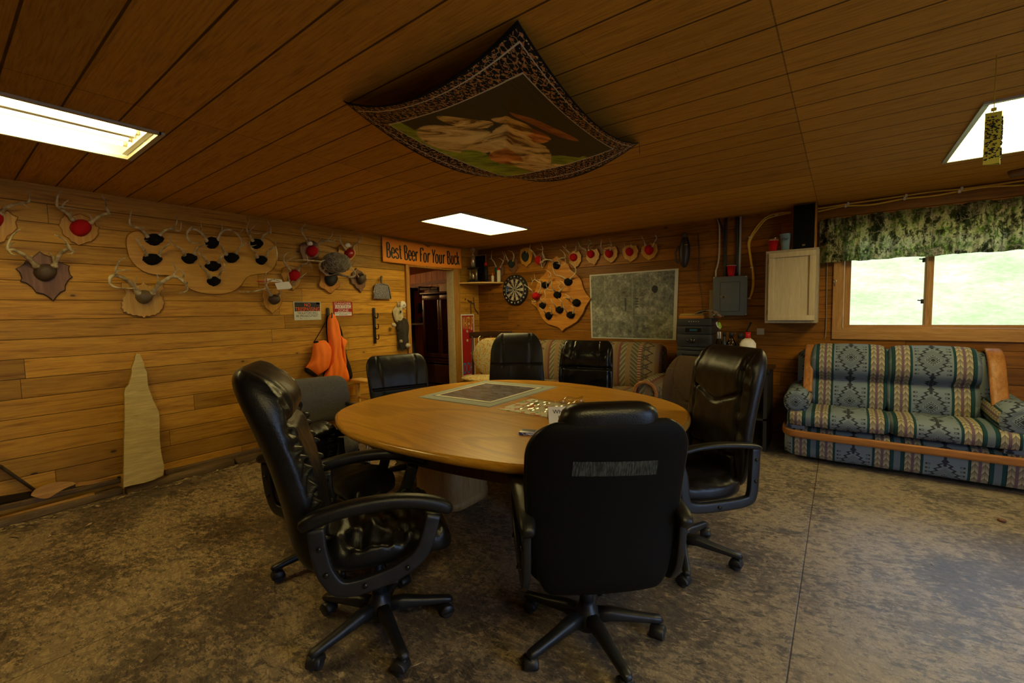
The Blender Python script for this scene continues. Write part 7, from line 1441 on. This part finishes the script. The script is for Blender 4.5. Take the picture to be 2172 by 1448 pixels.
# fly trap hanging in front of the right fixture
f0=onH(2108,232,2.18); ft=empty('fly_trap',(f0.x,f0.y,0),0,'yellow sticky fly trap covered with flies hanging below the right ceiling light','fly trap')
zt_=2.19; dirv=Vector((MW@np.array([1.,0,0])).tolist()); dirv.z=0; dirv.normalize(); bk=Vector((-dirv.y,dirv.x,0))
def H_at(px,py,p): # height on the vertical through p whose image row is py
    r=ray(px,py); d=math.hypot(p.x-CAM[0],p.y-CAM[1])/math.hypot(r[0],r[1]); return CAM[2]+d*r[2]
zt_=H_at(2108,240,f0); zb_=H_at(2115,347,f0); w=.046
yl=plain('sticky_yellow_card',(.62,.52,.02),.5,nz=.06); T=[f0-dirv*w*.72,f0+dirv*w*.15-bk*w*.5,f0+dirv*w*.80]
mb=MB(); 
for i in range(3):
    p,q=T[i],T[(i+1)%3]; z0s=zb_; mb.add([Vector((p.x,p.y,zb_)),Vector((q.x,q.y,zb_)),Vector((q.x,q.y,zt_)),Vector((p.x,p.y,zt_))],[(0,1,2,3)])
mb.add([Vector((p.x,p.y,zb_+.012)) for p in T],[(0,1,2)]); o=mb.build('card_prism',yl); sub(o,ft); md=o.modifiers.new('s','SOLIDIFY'); md.thickness=.0012
mb=MB(); rn=random.Random(2)
for i in range(240):
    k=rn.choice((0,1)); p,q=T[k],T[k+1]; t=rn.uniform(.06,.94); z=zb_+.012+(zt_-zb_-.03)*rn.random()**.9; nn_=(q-p).cross(Vector((0,0,1))).normalized(); nn_=nn_ if nn_.dot(Vector((4.69,-5.39,0))-p)>0 else -nn_; c=p.lerp(q,t)+nn_*.0025; c.z=z; mb.ball(c,.0028,.0028,.0036,6)
o=mb.build('stuck_flies',MAT['black']); o['kind']='stuff'; sub(o,ft)
mb=MB(); mb.tube([(f0.x,f0.y,zt_-.004),(f0.x,f0.y,zt_+.02),(f0.x,f0.y,CE)],.0015,5); mb.box(f0.x-.008,f0.x+.008,f0.y-.002,f0.y+.002,zt_+.008,zt_+.022); sub(mb.build('hanger',yl),ft)
sdp=onH(2166,360,CE); mb=MB(); mb.cyl((sdp.x,sdp.y,CE-.002),(sdp.x,sdp.y,CE-.04),.07,28,r2=.06); tag(mb.build('smoke_detector',plain('brown_ceiling_cover',(.20,.10,.04),.5)),'small round tan ceiling cover at the right edge of the photo','ceiling cover')
# frayed fabric patch on the near chair back
nc=[o for o in bpy.data.objects if o.get('label','').startswith('black leather office chair with its back')][0]
bpy.context.view_layer.update(); bk_=[c for c in nc.children if c.name.startswith('backrest')][0]
fm=M('worn_glue_patch',.9,.2); x,y,z=fm.xyz(); s1=fm.noise(fm.vec(x*30.,y*260.,z*30.),1.,4,.7); fm.color(fm.mix(s1.ss(.4,.65),(.016,.017,.015),(.075,.082,.072)))
dg=bpy.context.evaluated_depsgraph_get(); mb=MB(); NX,NZ=22,6; g=[]
for i in range(NX+1):
    for j in range(NZ+1):
        yy=.135-.30*i/NX; z=.895-.055*j/NZ-.012*(i/NX)+.002*mnoise.noise(Vector((i*.9,j,0)))*(j in (0,NZ)); hit,lc,nr,_=bk_.ray_cast(Vector((-1.,yy,z)),Vector((1,0,0))); g.append((lc+nr*.0012) if hit else Vector((-.3,yy,z)))
mb.add(g,[(i*(NZ+1)+j,i*(NZ+1)+j+1,(i+1)*(NZ+1)+j+1,(i+1)*(NZ+1)+j) for i in range(NX) for j in range(NZ)],0,True); mb.build('worn_patch',fm.m,bk_)
